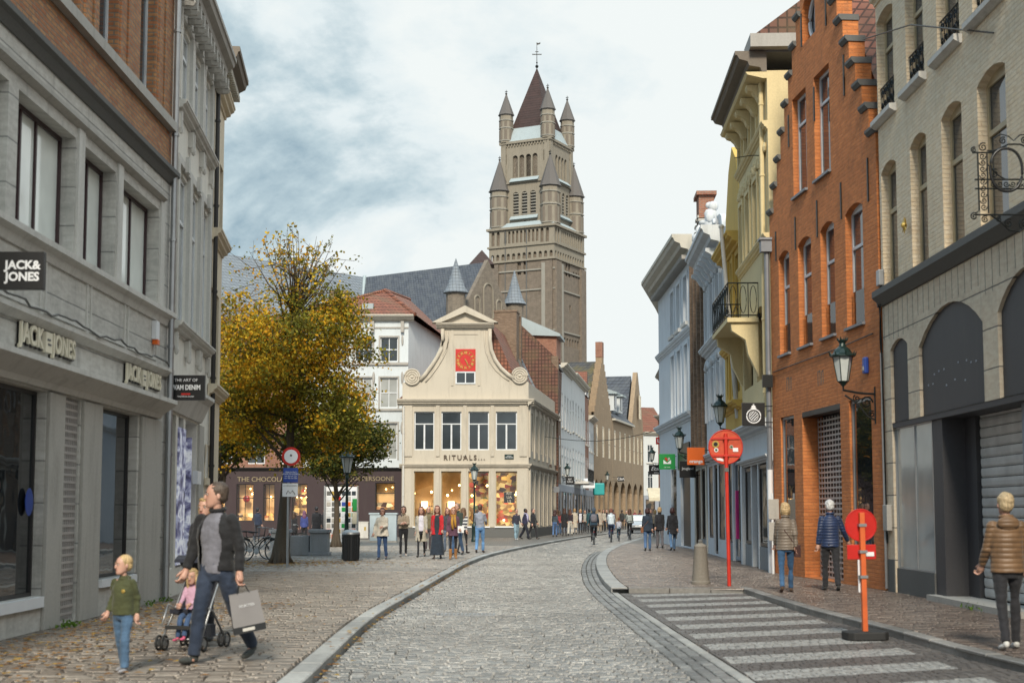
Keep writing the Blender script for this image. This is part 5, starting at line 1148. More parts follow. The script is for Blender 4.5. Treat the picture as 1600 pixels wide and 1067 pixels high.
def arcade(u0, u1, label, n, ht, gable=None, steps=0, nw=2, roof='slate', ridge=True):
    f = Fac(Q_(u0), Q_(u1)); th = f.thing('arcaded_house', label, 'building'); cw_ = f.W/n; hs = []; aw = cw_*.74
    for i in range(n): xc = (i+.5)*cw_; hs.append((xc-aw/2, xc+aw/2, .05, 4.9, 1.25, .7, True))
    wn = []
    for i in range(nw): xc = (i+.5)*f.W/nw; wn.append((xc-.55, xc+.55, 7.2, 10.4))
    top = ht
    mk_m = None; xs = []; zs = []
    if gable:
        wn.append((f.W/2-.6, f.W/2+.6, ht+.6, ht+3.4))
        if steps:
            sdx = f.W/2/(steps+.8); sdz = (gable-ht)/steps; mk_m = lambda x, z: z <= ht or ((int((z-ht)/sdz)+1)*sdx <= x <= f.W-(int((z-ht)/sdz)+1)*sdx)
            xs = [(k+1)*sdx for k in range(steps)]+[f.W-(k+1)*sdx for k in range(steps)]; zs = [ht+k*sdz for k in range(steps+1)]; top = gable
    w0 = [w for w in wn if w[3] < top+.01 and not (gable and not steps and w[2] > ht)]
    wall(th, 'brick_buff', f.W, top, hs+w0, depth=.3, D_=9, mask=mk_m, xs=xs, zs=zs, mass=not steps)
    if steps:
        MB().box(0, f.W, .32, 10, 0, ht).build('body', 'brick_buff', th)
        mb = MB()
        for k in range(steps): x0 = (k+1)*sdx; mb.box(x0, f.W-x0, .01, .7, ht+k*sdz+.01, ht+(k+1)*sdz-.01)
        mb.build('gable', 'brick_buff', th); MB().box(f.W/2-.5, f.W/2+.5, 0, .7, gable, gable+1.6).build('chimney', 'brick_red', th)
    elif gable: MB().prism([(0, ht), (f.W, ht), (f.W/2+.3, gable), (f.W/2-.3, gable)], 0, .5).build('gable', 'brick_buff', th)
    for q in wn:
        zz = q[2]; pr = (0 if not (gable and not steps and q[2] > ht) else -.35)
        window(th, q, .02+pr, 'cream_letters', 'pane_dark', (.5,), (.5,), .12)
    MB().box(0, f.W, 1.4, 1.5, 0, 5).build('arcade_back', 'goods_dim', th)
    for q in w0[:nw]: MB().box(q[0]+.1, q[1]-.1, .02, .06, 5.9, 7.1).build('window_grille', 'zinc', th)
    if roof:
        if gable: MB().prism([(.1, ht), (f.W-.1, ht), (f.W/2, (gable if gable else ht)-.4)], .75, 14).build('roof', roof, th)
        else: xprof(MB(), 0, f.W, [(-.3, ht), (6, ht+5.5), (12, ht)]).build('roof', roof, th); MB().box(0, f.W, -.35, 0, ht-.2, ht).build('gutter', 'cornice_pale', th)
    return f, th
fa, tha = arcade(.1, 10.4, 'tall buff brick house with stepped gable over pointed street arches', 4, 11.6, 17.6, 9, 3, 'slate_moss')
fb, thb = arcade(10.5, 23.3, 'buff brick middle building with arcade and white dormers between the two gables', 3, 11.6, None, 0, 4, 'slate')
for x in (2.2, 6.0): MB().box(x, x+1.8, .2, 3.5, 12.6, 14.6).build('dormer', 'white_row', thb); xprof(MB(), x-.3, x+2.1, [(-.2, 14.4), (-.2, 14.6), (4, 16), (4, 14.6)]).build('dormer_roof', 'tower_lead', thb); MB().box(x+.3, x+1.5, .15, .2, 12.9, 14.2).build('dormer_pane', 'pane_dark', thb)
fc, thc = arcade(23.4, 31.4, 'buff brick house with a plain pointed gable and two street arches', 2, 12.0, 18.2, 0, 3, 'slate')
fd = Fac((16.1, 174.2), (19.4, 175.4)); fd, thd = house(0, 0, 'town_house', 'small cream house with red tiled roof at the far end of the street', 'white_row', 11.2, [(4.4, 6.6), (7.6, 9.8)], 2, 'roof_red', 3.4, fac=fd)
fe = Fac((14.6, 142), (19.6, 131)); fe, the = house(0, 0, 'brick_house', 'red brick house seen in the gap beside the pale blue white corner building', 'brick_red', 11.0, [(4.4, 6.6), (7.6, 9.6)], 4, 'roof_brown', 4.5, fac=fe)
for px_, py_, yb in ((1031, 545, 141), (1037, 528, 139)):
    p = D(px_, py_, yb); b_ = D(px_+8, 690, yb); m = tag(MB().tube([(b_.x, yb, b_.z-3), (p.x+.15, yb, p.z-2), (p.x, yb, p.z)], [.12, .1, .06], 6).build('flagpole', 'stone_light'), 'taller of the two bare poles beside the white rounded corner' if py_ < 540 else 'shorter of the two bare poles beside the white rounded corner', 'flagpole', 'bare poles beside the rounded corner')
# ================================================================= cathedral
TY = 290.0; TX = 5.2; TR = radians(-27)
ch_ = thing('church', 'large medieval brick church with tall square tower, red spire and slate roofs', 'church', (TX, TY, 0))
def tw_(mb, name, mat, **kw):
    o = mb.build(name, mat, ch_, **kw); o.rotation_euler = (0, 0, TR); return o
def tz(py, Y=284): return D(840, py, Y).z
def tface(a, z0, z1, holes, mat, name, dp=.5, side=0, x0=None, x1=None):
    """one face of a square stage of side a, with openings; side 0 = the -y face, 1 = the +x face"""
    xa = -a/2 if x0 is None else x0; xb = a/2 if x1 is None else x1
    mb = wall_mb(xb-xa, z1, [(h[0]-xa, h[1]-xa, *h[2:]) for h in holes], depth=dp, D_=0, z0=z0, mass=False)
    mb.xf(Matrix.Translation((xa, -a/2, 0))); mb.xf(Matrix.Rotation(pi/2*side, 4, 'Z')); return tw_(mb, name, mat)
def core(a, z0, z1, mat, name='stage_core', inset=.5): h = a/2-inset; tw_(MB().box(-h, h, -h, h, z0, z1), name, mat)
a1 = 14.7; a2 = 10.9; zL = tz(362, 287); zl0 = tz(402)
core(a1, 0, zL, 'tower_brick_low'); 
def strips(a, xs, z0, z1, w, out, mat, side): 
    for x in xs:
        mb = MB().box(x-w/2, x+w/2, -a/2-out, -a/2+.3, z0, z1); mb.xf(Matrix.Rotation(pi/2*side, 4, 'Z')); tw_(mb, 'buttress', mat)
def ring(a, z, h, out, mat='tower_stone', name='string_course'):
    h2 = a/2+out; mb = MB(); i = a/2-.3
    mb.box(-h2, h2, -h2, -i, z, z+h); mb.box(-h2, h2, i, h2, z, z+h); mb.box(-h2, -i, -i, i, z, z+h); mb.box(i, h2, -i, i, z, z+h); tw_(mb, name, mat)
zA = tz(385); zB_ = tz(357); zF0, zF1 = tz(406), tz(395)
for side in (0, 1):
    hs = []
    n = 9
    for i in range(n): x = -3.9+i*.9; hs.append((x, x+.55, zA+.7, zB_-.5, .27))
    for x in (-6.5, -5.3, 4.6, 5.8): hs.append((x-.3, x+.4, zA+.4, zB_-.4, .35))
    tface(a1, zA, zL, hs, 'tower_stone', 'blind_arcade', .45, side)
    hs = [(-6.9+i*1.2, -6.2+i*1.2, zF0+.1, zF1-.1, .35) for i in range(12)]
    tface(a1, zF0-.3, zA, hs, 'tower_stone', 'arched_frieze', .4, side)
    zw0_, zw1_ = tz(430), tz(408); hs = [(x, x+.85, zw0_, zw1_, .42) for x in ((-.9, .5) if side == 0 else (-2.0, -.6))]
    if side: hs += [(-.2, .6, tz(487), tz(474))]+[(-5.5+i*1.3, -4.7+i*1.3, tz(540), tz(527), .4) for i in range(9)]+[(1.6+i*1.3, 2.4+i*1.3, tz(428), tz(419), .4) for i in range(4)]
    tface(a1, 0, zF0-.3, hs, 'tower_brick_low', 'lower_wall', .45, side)
    strips(a1, (-6.2, 5.9), 0, tz(412), 2.4, .55, 'tower_brick_low', side); strips(a1, (5.2,) if side == 0 else (-4.6,), 0, tz(415), .8, .62, 'tower_trim', side)
    strips(a1, (-3.6, 1.2) if side == 0 else (), 0, zL, .22, .12, 'stone_dark', side)
for py in (425, 456, 520): ring(a1, tz(py), .3, .25, 'tower_trim')
ring(a1, zA-.1, .35, .3); ring(a1, zF0-.45, .3, .35); ring(a1, zL-.1, .45, .45)
# sloping lead shelf up to the belfry
def frust(z0, a0, z1, a1_, mat, name):
    mb = MB(); p = [(-1, -1), (1, -1), (1, 1), (-1, 1)]
    mb.add([(x*a0/2, y*a0/2, z0) for x, y in p]+[(x*a1_/2, y*a1_/2, z1) for x, y in p], [(i, (i+1) % 4, 4+(i+1) % 4, 4+i) for i in range(4)]+[(4, 5, 6, 7)]); return tw_(mb, name, mat)
frust(zL+.35, a1+.2, zL+1.5, a2+1.6, 'tower_lead', 'lead_shelf')
zU = tz(226, 288); zM = tz(283); core(a2, zL, zU, 'tower_brick')
for side in (0, 1):
    hs = [(-2.75+i*1.95, -1.45+i*1.95, tz(334), tz(297), .65) for i in range(3)] if side == 0 else [(-1.6+i*1.9, -.4+i*1.9, tz(330), tz(295), .6) for i in range(3)]
    hs += [(-.4, .3, tz(349), tz(343), .3)]
    tface(a2+.3, zL, zM, hs, 'tower_stone', 'belfry_wall', .7, side)
    for h in hs[:3]:
        mb = MB(); z = h[2]+.1
        while z < h[3]-.3: mb.box(h[0], h[1], -a2/2-.02, -a2/2+.25, z, z+.22); z += .62
        mb.xf(Matrix.Rotation(pi/2*side, 4, 'Z')); tw_(mb, 'louvre', 'tower_trim')
        mb = MB().box(h[0], h[1], -a2/2+.3, -a2/2+.4, h[2], h[3]); mb.xf(Matrix.Rotation(pi/2*side, 4, 'Z')); tw_(mb, 'dark_opening', 'dark_frame')
    hs2 = [(-2.9+i*1.5, -1.75+i*1.5, tz(274), tz(239), .57) for i in range(4)] if side == 0 else [(-2.6+i*1.45, -1.5+i*1.45, tz(274), tz(239), .55) for i in range(4)]
    hs2 += [(4.1, 4.7, tz(252), tz(235), .3), (-4.9, -4.3, tz(252), tz(235), .3)]
    tface(a2, zM, zU, hs2, 'tower_stone', 'upper_wall', .7, side)
    for h in hs2[:4]:
        mb = MB().box(h[0]-.01, h[1]+.01, -a2/2+.5, -a2/2+.6, h[2], h[3]); mb.xf(Matrix.Rotation(pi/2*side, 4, 'Z')); tw_(mb, 'dark_opening', 'dark_frame')
    for (xa, xb, z) in ((hs[0][0]-.5, hs[2][1]+.5, hs[0][2]-.9), (hs2[0][0]-.4, hs2[3][1]+.4, hs2[0][2]-1.0)):
        mb = xprof(MB(), xa, xb, [(-a2/2-.9, z), (-a2/2-.1, z+.85), (-a2/2, z)]); mb.xf(Matrix.Rotation(pi/2*side, 4, 'Z')); tw_(mb, 'lead_sill', 'tower_lead')
    mb = MB()
    for i in range(16): x = -5.0+i*.66; mb.box(x-.12, x+.12, -a2/2-.25, -a2/2, zU-.9, zU-.35)
    mb.xf(Matrix.Rotation(pi/2*side, 4, 'Z')); tw_(mb, 'corbel_table', 'tower_stone')
    strips(a2, (-4.95, 4.95), zL, zU-.3, 1.1, .25, 'tower_stone', side)
ring(a2, zM-.1, .3, .45); ring(a2, zU-.35, .5, .4)
frust(zU+.15, a2+.3, zU+3.3, 8.0, 'tower_lead', 'lead_apron')
sp0 = zU+3.2; mb = MB(); aps = D(840, 108, TY).z
mb.lathe([(7.9/2*1.41, sp0), (.12, aps)], (0, 0, 0), 4, a0=pi/4); tw_(mb, 'spire', 'roof_spire')
mb = MB().cyl((0, 0, aps-.2), (0, 0, aps+5.6), .09, .05, 6); mb.ell((0, 0, aps+.5), .35, 8, 6); mb.ell((0, 0, aps+1.3), .18, 8, 6)
mb.xf(Matrix.Identity(4)); o = mb.build('finial', 'iron', ch_); mb = MB().box(-1.0, 1.0, -.07, .07, aps+3.0, aps+3.16).box(-.35, .35, -.06, .06, aps+3.6, aps+3.72); mb.prism([(-.05, aps+5.1), (.7, aps+5.3), (.75, aps+5.7), (.4, aps+5.5), (-.1, aps+5.6)], -.05, .05).build('weather_cross', 'iron', ch_)
def octt(x, y, r, z0, z1, z2, name='turret'):
    mb = MB().lathe([(r, z0), (r, z1)], (x, y, 0), 8, a0=pi/8); t = tw_(mb, name, 'tower_stone')
    def sub(mb, nm, mat): o = mb.build(nm, mat, t); return o
    sub(MB().lathe([(r*1.0, z1-.02), (r*1.22, z1+.25), (r*1.1, z1+.5), (.10, z2)], (x, y, 0), 8, a0=pi/8), 'cone_roof', 'cone_stone')
    mb = MB()
    for zz in (z0+.3, z0+(z1-z0)*.52, z1-1.1): mb.lathe([(r*1.0, zz), (r*1.1, zz+.05), (r*1.1, zz+.25), (r, zz+.3)], (x, y, 0), 8, a0=pi/8)
    sub(mb, 'moulding', 'tower_trim'); mb = MB()
    for k in range(8):
        an = pi/4*k; c_ = Vector((x+r*.925*cos(an), y+r*.925*sin(an), 0)); 
        for za, zb2 in ((z0+.6, z0+(z1-z0)*.48), (z0+(z1-z0)*.6, z1-1.2)):
            for d_ in (-.3, .3):
                i0 = len(mb.v); mb.box(-.02, .02, d_*r-.15*r, d_*r+.15*r, za, zb2); mb.xf(Matrix.Translation(c_+Vector((0, 0, 0)))@Matrix.Rotation(an, 4, 'Z'), i0)
    sub(mb, 'niche', 'cornice_brown')
    sub(MB().ell((x, y, z2+.1), .24, 8, 6).cyl((x, y, z2), (x, y, z2+.9), .06, n=5).box(x-.3, x+.3, y-.05, y+.05, z2+.5, z2+.62), 'finial', 'iron')
c1 = a1/2-1.6
for sx, sy in ((-1, -1), (1, -1), (1, 1), (-1, 1)): octt(sx*c1, sy*c1, 1.95, zL+.3, tz(300, 287)-.2, tz(250, 287))
c2 = a2/2-.7
for sx, sy in ((-1, -1), (1, -1), (1, 1), (-1, 1)): octt(sx*c2, sy*c2, 1.42, zU+.1, tz(183, 288), tz(148, 288), 'pinnacle')
# nave and transept roofs
def roofbox(Axy, Bxy, zr, hw, drop, matr, wallm, base=0, nm='transept'):
    A_ = Vector(Axy); B_ = Vector(Bxy); d = (B_-A_); Ln = d.length; an = atan2(d.y, d.x)
    mb = MB(); mb.add([(0, -hw-.3, zr-drop-.3), (Ln, -hw-.3, zr-drop-.3), (Ln, 0, zr), (0, 0, zr), (0, hw+.3, zr-drop-.3), (Ln, hw+.3, zr-drop-.3)], [(0, 1, 2, 3), (3, 2, 5, 4), (1, 5, 2), (0, 3, 4)])
    o = mb.build(nm+'_roof', matr, ch_); o.location = (A_.x-TX, A_.y-TY, 0); o.rotation_euler = (0, 0, an)
    o2 = MB().box(.05, Ln-.05, -hw, hw, base, zr-drop-.1).build(nm+'_wall', wallm, ch_); o2.location = o.location; o2.rotation_euler = o.rotation_euler
    return o, an, Ln
pB = D(757, 408, 218); pA = D(570, 433, 232); zr = 40.2
oT, an, Ln = roofbox((pA.x, pA.y), (pB.x, pB.y), zr, 7.5, 9.6, 'slate', 'tower_brick_low')
def tp(mb, nm, mat): o = mb.build(nm, mat, ch_); o.location = oT.location; o.rotation_euler = oT.rotation_euler; return o
mb = MB(); mb.add([(Ln+.02, -7.6, zr-9.9), (Ln+.02, 7.6, zr-9.9), (Ln+.02, 0, zr+.35), (Ln+.7, -7.6, zr-9.9), (Ln+.7, 7.6, zr-9.9), (Ln+.7, 0, zr+.35)], [(0, 2, 1), (3, 4, 5), (0, 3, 5, 2), (1, 2, 5, 4), (0, 1, 4, 3)]); tp(mb, 'gable', 'tower_brick')
mb = MB()
for y0, y1, z0, z1, rs_ in ((-1.2, 1.2, zr-8.8, zr-3.4, 1.2), (-3.5, -2.2, zr-8.8, zr-5.6, .65), (2.2, 3.5, zr-8.8, zr-5.6, .65)):
    P = [(y0, z0), (y1, z0)]+[(p[0], p[1]) for p in reversed(arch_pts(y0, y1, z1, rs_))]; i = len(mb.v); n = len(P)
    mb.tube([(Ln+.74, p[0], p[1]) for p in P], .14, 5, close=True)
tp(mb, 'gable_tracery', 'tower_stone'); tp(MB().box(Ln, Ln+.6, -7.6, 7.6, 0, zr-9.9), 'end_wall', 'tower_brick'); mb = MB()
for y in (-4.5, 0, 4.5): P = [(y-1.7, zr-15), (y+1.7, zr-15)]+list(reversed(arch_pts(y-1.7, y+1.7, zr-10.6, 1.9))); mb.tube([(Ln+.66, p[0], p[1]) for p in P], .16, 5, close=True); mb.tube([(Ln+.66, y, zr-15), (Ln+.66, y, zr-11)], .1, 5)
tp(mb, 'window_tracery', 'tower_stone'); tp(MB().box(Ln+.55, Ln+1.0, -7.9, 7.9, zr-10.3, zr-9.9), 'string_course', 'tower_trim')
for y, py, Y_ in ((-7.7, 405, 212), (7.7, 422, 224)):
    tipz = D(709, 405, 212).z if y < 0 else D(805, 422, 224).z; bz_ = D(709, 459, 212).z if y < 0 else D(805, 476, 224).z
    tt_ = tp(MB().lathe([(1.45, 0), (1.45, bz_)], (Ln+.3, y, 0), 10), 'stair_turret', 'tower_brick')
    MB().lathe([(1.5, bz_-.1), (1.95, bz_+.02), (1.35, bz_+1.0), (.9, bz_+2.4), (.05, tipz)], (Ln+.3, y, 0), 12).build('cone_roof', 'slate_light', tt_, smooth=True, angle=50); MB().box(Ln+1.35, Ln+1.8, y-.3, y+.3, bz_-3.2, bz_-2.2).build('shutter', 'sign_red', tt_)
pN = D(343, 398, 212); roofbox((pN.x-3, pN.y-6), (pA.x, pA.y), zr, 8.5, 13, 'slate_light', 'tower_brick_low', nm='nave')
oo = MB().tube([(pA.x-TX, pA.y-TY-.4, zr+.1), (pA.x-TX+.2, pA.y-TY-8, zr-10)], .3, 6).build('valley_flashing', 'tower_lead', ch_)
MB().box(-2, 2, -2, 2, 40, D(752, 400, 235).z).xf(Matrix.Translation((D(752, 400, 250).x-TX, -35, 0))).build('stair_tower', 'tower_brick', ch_)
MB().lathe([(3.2, D(752, 400, 250).z-1), (.1, D(752, 392, 250).z+1)], (D(752, 400, 250).x-TX, -35, 0), 4, a0=pi/4).build('stair_tower_roof', 'roof_spire', ch_)
# ================================================================= street furniture
def spiral(c, r, turns=1.5, a0=0, n=16, sgn=1, plane='xz', shrink=.85):
    out = []
    for k in range(n+1):
        t = k/n; a = a0+sgn*turns*2*pi*t; q = r*(1-shrink*t); out.append((c[0]+q*cos(a), c[1], c[2]+q*sin(a)))
    return out
def lantern(parent, x, y, z, s=1.0, lit=False):
    """square tapered street lantern standing on (x, y, z)"""
    mb = MB(); mb.lathe([(.03*s, -.02), (.06*s, .02), (.10*s, .06*s), (.12*s, .08*s)], (x, y, z), 6)
    mb.lathe([(.225*s, .56*s), (.26*s, .575*s), (.26*s, .60*s), (.20*s, .64*s), (.15*s, .72*s), (.075*s, .78*s), (.06*s, .84*s), (.10*s, .90*s), (.05*s, .91*s), (.02*s, .93*s)], (x, y, z), 12)
    for k in range(8): a = k*pi/4; mb.cyl((x+.25*s*cos(a), y+.25*s*sin(a), z+.6*s), (x+.28*s*cos(a), y+.28*s*sin(a), z+.68*s), .022*s, .005, 4)
    for k in range(6): a = k*pi/3; mb.cyl((x+.09*s*cos(a), y+.09*s*sin(a), z+.9*s), (x+.115*s*cos(a), y+.115*s*sin(a), z+.97*s), .02*s, .005, 4)
    for k in range(6):
        a = k*pi/3; mb.cyl((x+.11*s*cos(a), y+.11*s*sin(a), z+.07*s), (x+.20*s*cos(a), y+.20*s*sin(a), z+.57*s), .009*s, n=4)
    o = mb.build('lantern_frame', 'lamp_green', parent); MB().lathe([(.105*s, .08*s), (.195*s, .565*s)], (x, y, z), 6).build('lantern_glass', 'lamp_glass', o)
def lamp_post(px, py, top, label):
    p = G(px, py); h = D(px, top, p.y).z-.1; t = thing('street_lamp', label, 'street lamp', p, 0, 'green street lamps'); hp = h-.95
    MB().lathe([(.16, 0), (.16, .12), (.13, .18), (.13, .75), (.15, .8), (.11, .88), (.07, 1.0), (.06, 1.4), (.075, 1.42), (.05, 1.5), (.042, hp-.15), (.07, hp-.1), (.04, hp)], (0, 0, 0), 10).build('pole', 'lamp_green', t, smooth=True, angle=40)
    MB().tube([(-.28, 0, hp-.35), (.28, 0, hp-.35)], .018, 5).build('ladder_bar', 'lamp_green', t); lantern(t, 0, 0, hp, 1.0)
lamp_post(541, 873, 697, 'dark green street lamp beside the black litter bin on the square'); lamp_post(741, 846, 723, 'dark green street lamp in front of the cream corner shop windows')
def wall_lamp(wx, wy, z, out, label, dirx=-1, s=1.0):
    t = thing('wall_lamp', label, 'street lamp', (wx, wy, z), 0, 'bracket lanterns on the house fronts'); o = out*dirx; mb = MB()
    mb.tube([(0, 0, -.1), (o*.5, 0, -.08), (o, 0, -.02), (o, 0, .1)], .025, 6); mb.tube([(0, 0, -.62), (o*.25, 0, -.55), (o*.55, 0, -.3), (o*.95, 0, -.12)], .02, 5); mb.tube([(0, 0, -.7), (0, 0, .05)], .025, 5)
    mb.tube(spiral((o*.28, 0, -.27), .13, 1.6, 0), .016, 4); mb.tube(spiral((o*.58, 0, -.19), .08, 1.5, 2), .014, 4); mb.tube(spiral((o*.12, 0, -.5), .07, 1.5, 1), .014, 4); mb.build('bracket', 'iron', t); lantern(t, o, 0, .08, s)
wall_lamp(7.28, 28.4, D(1326, 604, 28.4).z-.05, .64, 'large bracket lantern at the edge of the orange brick house')
wall_lamp(7.0, 44.2, D(1128, 668, 44.2).z, .52, 'bracket lantern on the ochre house above the tall red sign disc'); wall_lamp(7.52, 58.6, D(1062, 706, 58.6).z, .62, 'bracket lantern between the brown brick house and the white corner building')
wall_lamp(10.25, 98, D(1020, 722, 98).z, .6, 'small distant bracket lantern above the black fashion sign'); wall_lamp(3.3+.3, 108, D(881, 745, 108).z, .6, 'small bracket lantern on the white row just past the cream corner shop', 1)
wall_lamp(8.6+.4, 145, D(949, 752, 145).z, .7, 'tiny distant bracket lantern over the pointed arches', 1)
# shops beyond the rounded corner that carry the far signs
fu = Fac((11.2, 106), (10.25, 88)); fu, thu = house(0, 0, 'brick_house', 'pink brick shop house just behind the pale blue white corner building', 'brick_red', 11.5, [(4.4, 6.6), (7.6, 9.8)], 5, 'roof_brown', 4, fac=fu)
# bin, planter, cabinets, card rack
p = G(548, 876); t = thing('litter_bin', 'black ribbed litter bin with grey domed lid next to the street lamp on the square', 'litter bin', p)
mb = MB().lathe([(.24, 0), (.25, .04), (.27, .75), (.29, .78), (.29, .84)], (0, 0, 0), 16)
for k in range(20): a = k*pi/10; mb.cyl((.255*cos(a), .255*sin(a), .05), (.275*cos(a), .275*sin(a), .75), .014, n=4)
mb.build('body', 'bin_black', t); MB().lathe([(.29, .84), (.28, .9), (.2, .96), (.05, .99)], (0, 0, 0), 16).build('lid', 'galv', t, smooth=True, angle=40)
p = G(446, 872); t = thing('stone_planter', 'grey stone parapet block with moulded foot standing behind the yellow tree trunk', 'planter', (p.x, p.y+3.2, .1))
mb = MB()
for x0 in (-1.05, .35): mb.box(x0, x0+.72, -.4, .4, 0, .12).box(x0+.05, x0+.67, -.35, .35, .12, .8).box(x0, x0+.72, -.4, .4, .8, .92)
mb.box(-.33, .35, -.2, .2, 0, .7).build('block', 'plinth', t, bevel=.015)
p = G(599, 847); t = thing('utility_cabinet', 'wide pale blue utility cabinet near the cream corner shop', 'cabinet', p); MB().box(-.68, .68, -.3, .3, .08, 1.42).build('casing', 'cabinet', t, bevel=.02); MB().box(-.73, .73, -.34, .34, 1.42, 1.5).build('lid', 'cabinet', t, bevel=.01); MB().box(-.7, .7, -.32, .32, 0, .08).build('base', 'stone_grey', t)
mb = MB().box(-.01, .01, -.312, -.30, .12, 1.38).box(.08, .12, -.325, -.3, .7, .85).build('door_gap', 'stone_dark', t)
p = G(568, 842); t = thing('utility_cabinet', 'small pale grey utility cabinet next to the wide pale blue one', 'cabinet', p); MB().box(-.28, .28, -.2, .2, .05, .95).build('casing', 'stone_light', t, bevel=.02); MB().box(-.3, .3, -.22, .22, .95, 1.0).build('lid', 'stone_light', t); MB().box(.05, .15, -.21, -.2, .5, .7).build('warning_plate', 'gold', t)
p = G(533, 848); t = thing('postcard_rack', 'tall white rack covered with postcards and city pictures outside the chocolate shop', 'card rack', (p.x, p.y, .1)); Hh = 2.55
MB().box(-.8, .8, .02, .08, .05, Hh+.25).build('panel', 'sign_white', t); MB().box(-.85, -.8, -.3, .1, 0, Hh+.3).box(.8, .85, -.3, .1, 0, Hh+.3).build('side_frame', 'galv', t)
cols = ['sign_blue', 'gold', 'stone_dark', 'green_sign', 'sign_red', 'white_frame', 'stone_grey', 'orange_sign', 'pane_mid']
for i in range(6):
    for j in range(9):
        x = -.74+i*.25; z = .22+j*.27; MB().box(x, x+.2, -.01, .019, z, z+.2).build('postcard', R.choice(cols if R.random() > .35 else ['stone_dark', 'stone_grey', 'white_frame', 'pane_mid']), t)
MB().box(.55, .8, -.06, -.02, 1.6, 2.2).build('poster', 'green_sign', t); MB().box(.55, .8, -.06, -.02, .95, 1.5).build('poster', 'awning', t)
def sign_post(): pass
p = G(449, 886); t = thing('road_sign', 'road sign', 'road sign', p); zz = D(454, 713, p.y).z-.1
t["label"] = "round red ringed sign above a blue plate and a white plate on a grey pole"
MB().cyl((0, 0, 0), (0, 0, zz+.1), .035, n=8).build('pole', 'galv', t); MB().cyl((.07, -.07, zz), (.07, -.04, zz), .26, n=32).build('ring', 'sign_red', t); o = MB().cyl((.07, -.076, zz), (.07, -.0702, zz), .19, n=32).build('disc', 'sign_white', t)
MB().ell((.07, -.08, zz+.03), (.035, .01, .03), 8, 4).build('sticker', 'stone_dark', t)
MB().box(-.14, .27, -.06, -.045, zz-.72, zz-.32).build('blue_plate', 'sign_blue', t); text('Uitgezonderd\nLADEN EN LOSSEN\nvan 6u tot 11u\nvan 18u tot 20u', .058, 'sign_white', t, (.065, -.062, zz-.52), depth=.001)
MB().box(-.16, .27, -.06, -.045, zz-1.12, zz-.75).build('white_plate', 'sign_white', t); text('UITGEZONDERD', .05, 'stone_dark', t, (.055, -.062, zz-.82), depth=.001)
MB().tube([(-.05, -.063, zz-1.05), (.0, -.063, zz-.95), (.06, -.063, zz-1.03), (.12, -.063, zz-.95), (.2, -.063, zz-1.06)], .01, 4).build('bicycle_symbol', 'stone_dark', t)
# bollard
p = G(1095, 912); t = thing('bollard', 'weathered grey stone bollard at the corner of the parking bay', 'bollard', p)
MB().lathe([(.205, 0), (.205, .05), (.185, .07), (.135, .78), (.14, .80), (.12, .83), (.06, .86), (.05, .87)], (0, 0, 0), 20).build('shaft', 'bollard_stone', t, smooth=True, angle=40); MB().lathe([(.03, .87), (.05, .88), (.05, .93), (.01, .95)], (0, 0, 0), 8).build('knob', 'stone_dark', t)
# tall red sign seen from behind
p = G(1139.5, 915); t = thing('road_sign', 'tall red pole with large round red sign disc, stickers on its back, by the bollard', 'road sign', p); t.rotation_euler = (0, radians(-.6), 0); zz = D(1135, 698, p.y).z-.1
MB().cyl((0, 0, 0), (0, 0, zz+.28), .04, n=12).build('pole', 'pole_red', t, smooth=True, angle=40); MB().cyl((0, .05, zz), (0, .07, zz), .355, n=48).build('disc', 'sign_red_fade', t)
mb = MB(); mb.tube([(.355*cos(k*pi/24), .045, zz+.355*sin(k*pi/24)) for k in range(48)], .012, 5, close=True); mb.build('rim', 'pole_red', t)
mb = MB().box(-.3, .3, .025, .048, zz-.20, zz-.16).box(-.3, .3, .025, .048, zz+.16, zz+.20).box(-.06, .06, -.045, -.02, zz-.2, zz-.16).box(-.06, .06, -.045, -.02, zz+.16, zz+.2).build('clamp_rail', 'pole_red', t)
for x, z, r, m_ in ((-.21, .06, .075, 'gold'), (-.2, -.06, .045, 'sign_white'), (.12, .0, .04, 'stone_grey')): MB().cyl((x, .04, zz+z), (x, .049, zz+z), r, n=16).build('sticker', m_, t); MB().cyl((x, .036, zz+z), (x, .0399, zz+z), r*.6, n=12).build('sticker', 'black_sign' if m_ == 'gold' else 'green_dark', t)
MB().box(.15, .26, .04, .049, zz-.10, zz-.02).build('sticker', 'sign_white', t); MB().prism([(-.19, -.27), (-.06, -.3), (-.05, -.26), (-.12, -.23), (-.2, -.235)], .04, .049).xf(Matrix.Translation((0, 0, zz))).build('sticker', 'sign_white', t); MB().box(-.04, .04, -.046, -.035, zz-.52, zz-.44).build('sticker', 'stone_dark', t)
# small red sign on a rubber foot
p = G(1352, 999, 0); t = thing('road_sign', 'short red temporary sign, round disc over a plate, on a black rubber foot', 'road sign', (p.x, p.y, 0)); t.rotation_euler = (0, radians(-.5), radians(4)); zz = D(1347, 820, p.y).z
mb = MB(); mb.plan([(-.27, -.13), (-.2, -.2), (.2, -.2), (.27, -.13), (.27, .13), (.2, .2), (-.2, .2), (-.27, .13)], .003, .11); mb.build('rubber_foot', 'rubber', t, bevel=.015)
MB().box(-.032, .032, -.032, .032, .08, zz+.16).build('post', 'pole_orange', t, bevel=.004); MB().cyl((0, .04, zz), (0, .055, zz), .205, n=40).build('disc', 'sign_red', t)
mb = MB(); mb.tube([(.203*cos(k*pi/20), .04, zz+.203*sin(k*pi/20)) for k in range(40)], .009, 5, close=True); mb.build('rim', 'sign_red', t)
MB().box(-.19, .19, .04, .055, zz-.44, zz-.25).build('plate', 'sign_red', t, bevel=.006); MB().box(.04, .16, .03, .0395, zz-.40, zz-.345).build('sticker', 'sign_white', t)
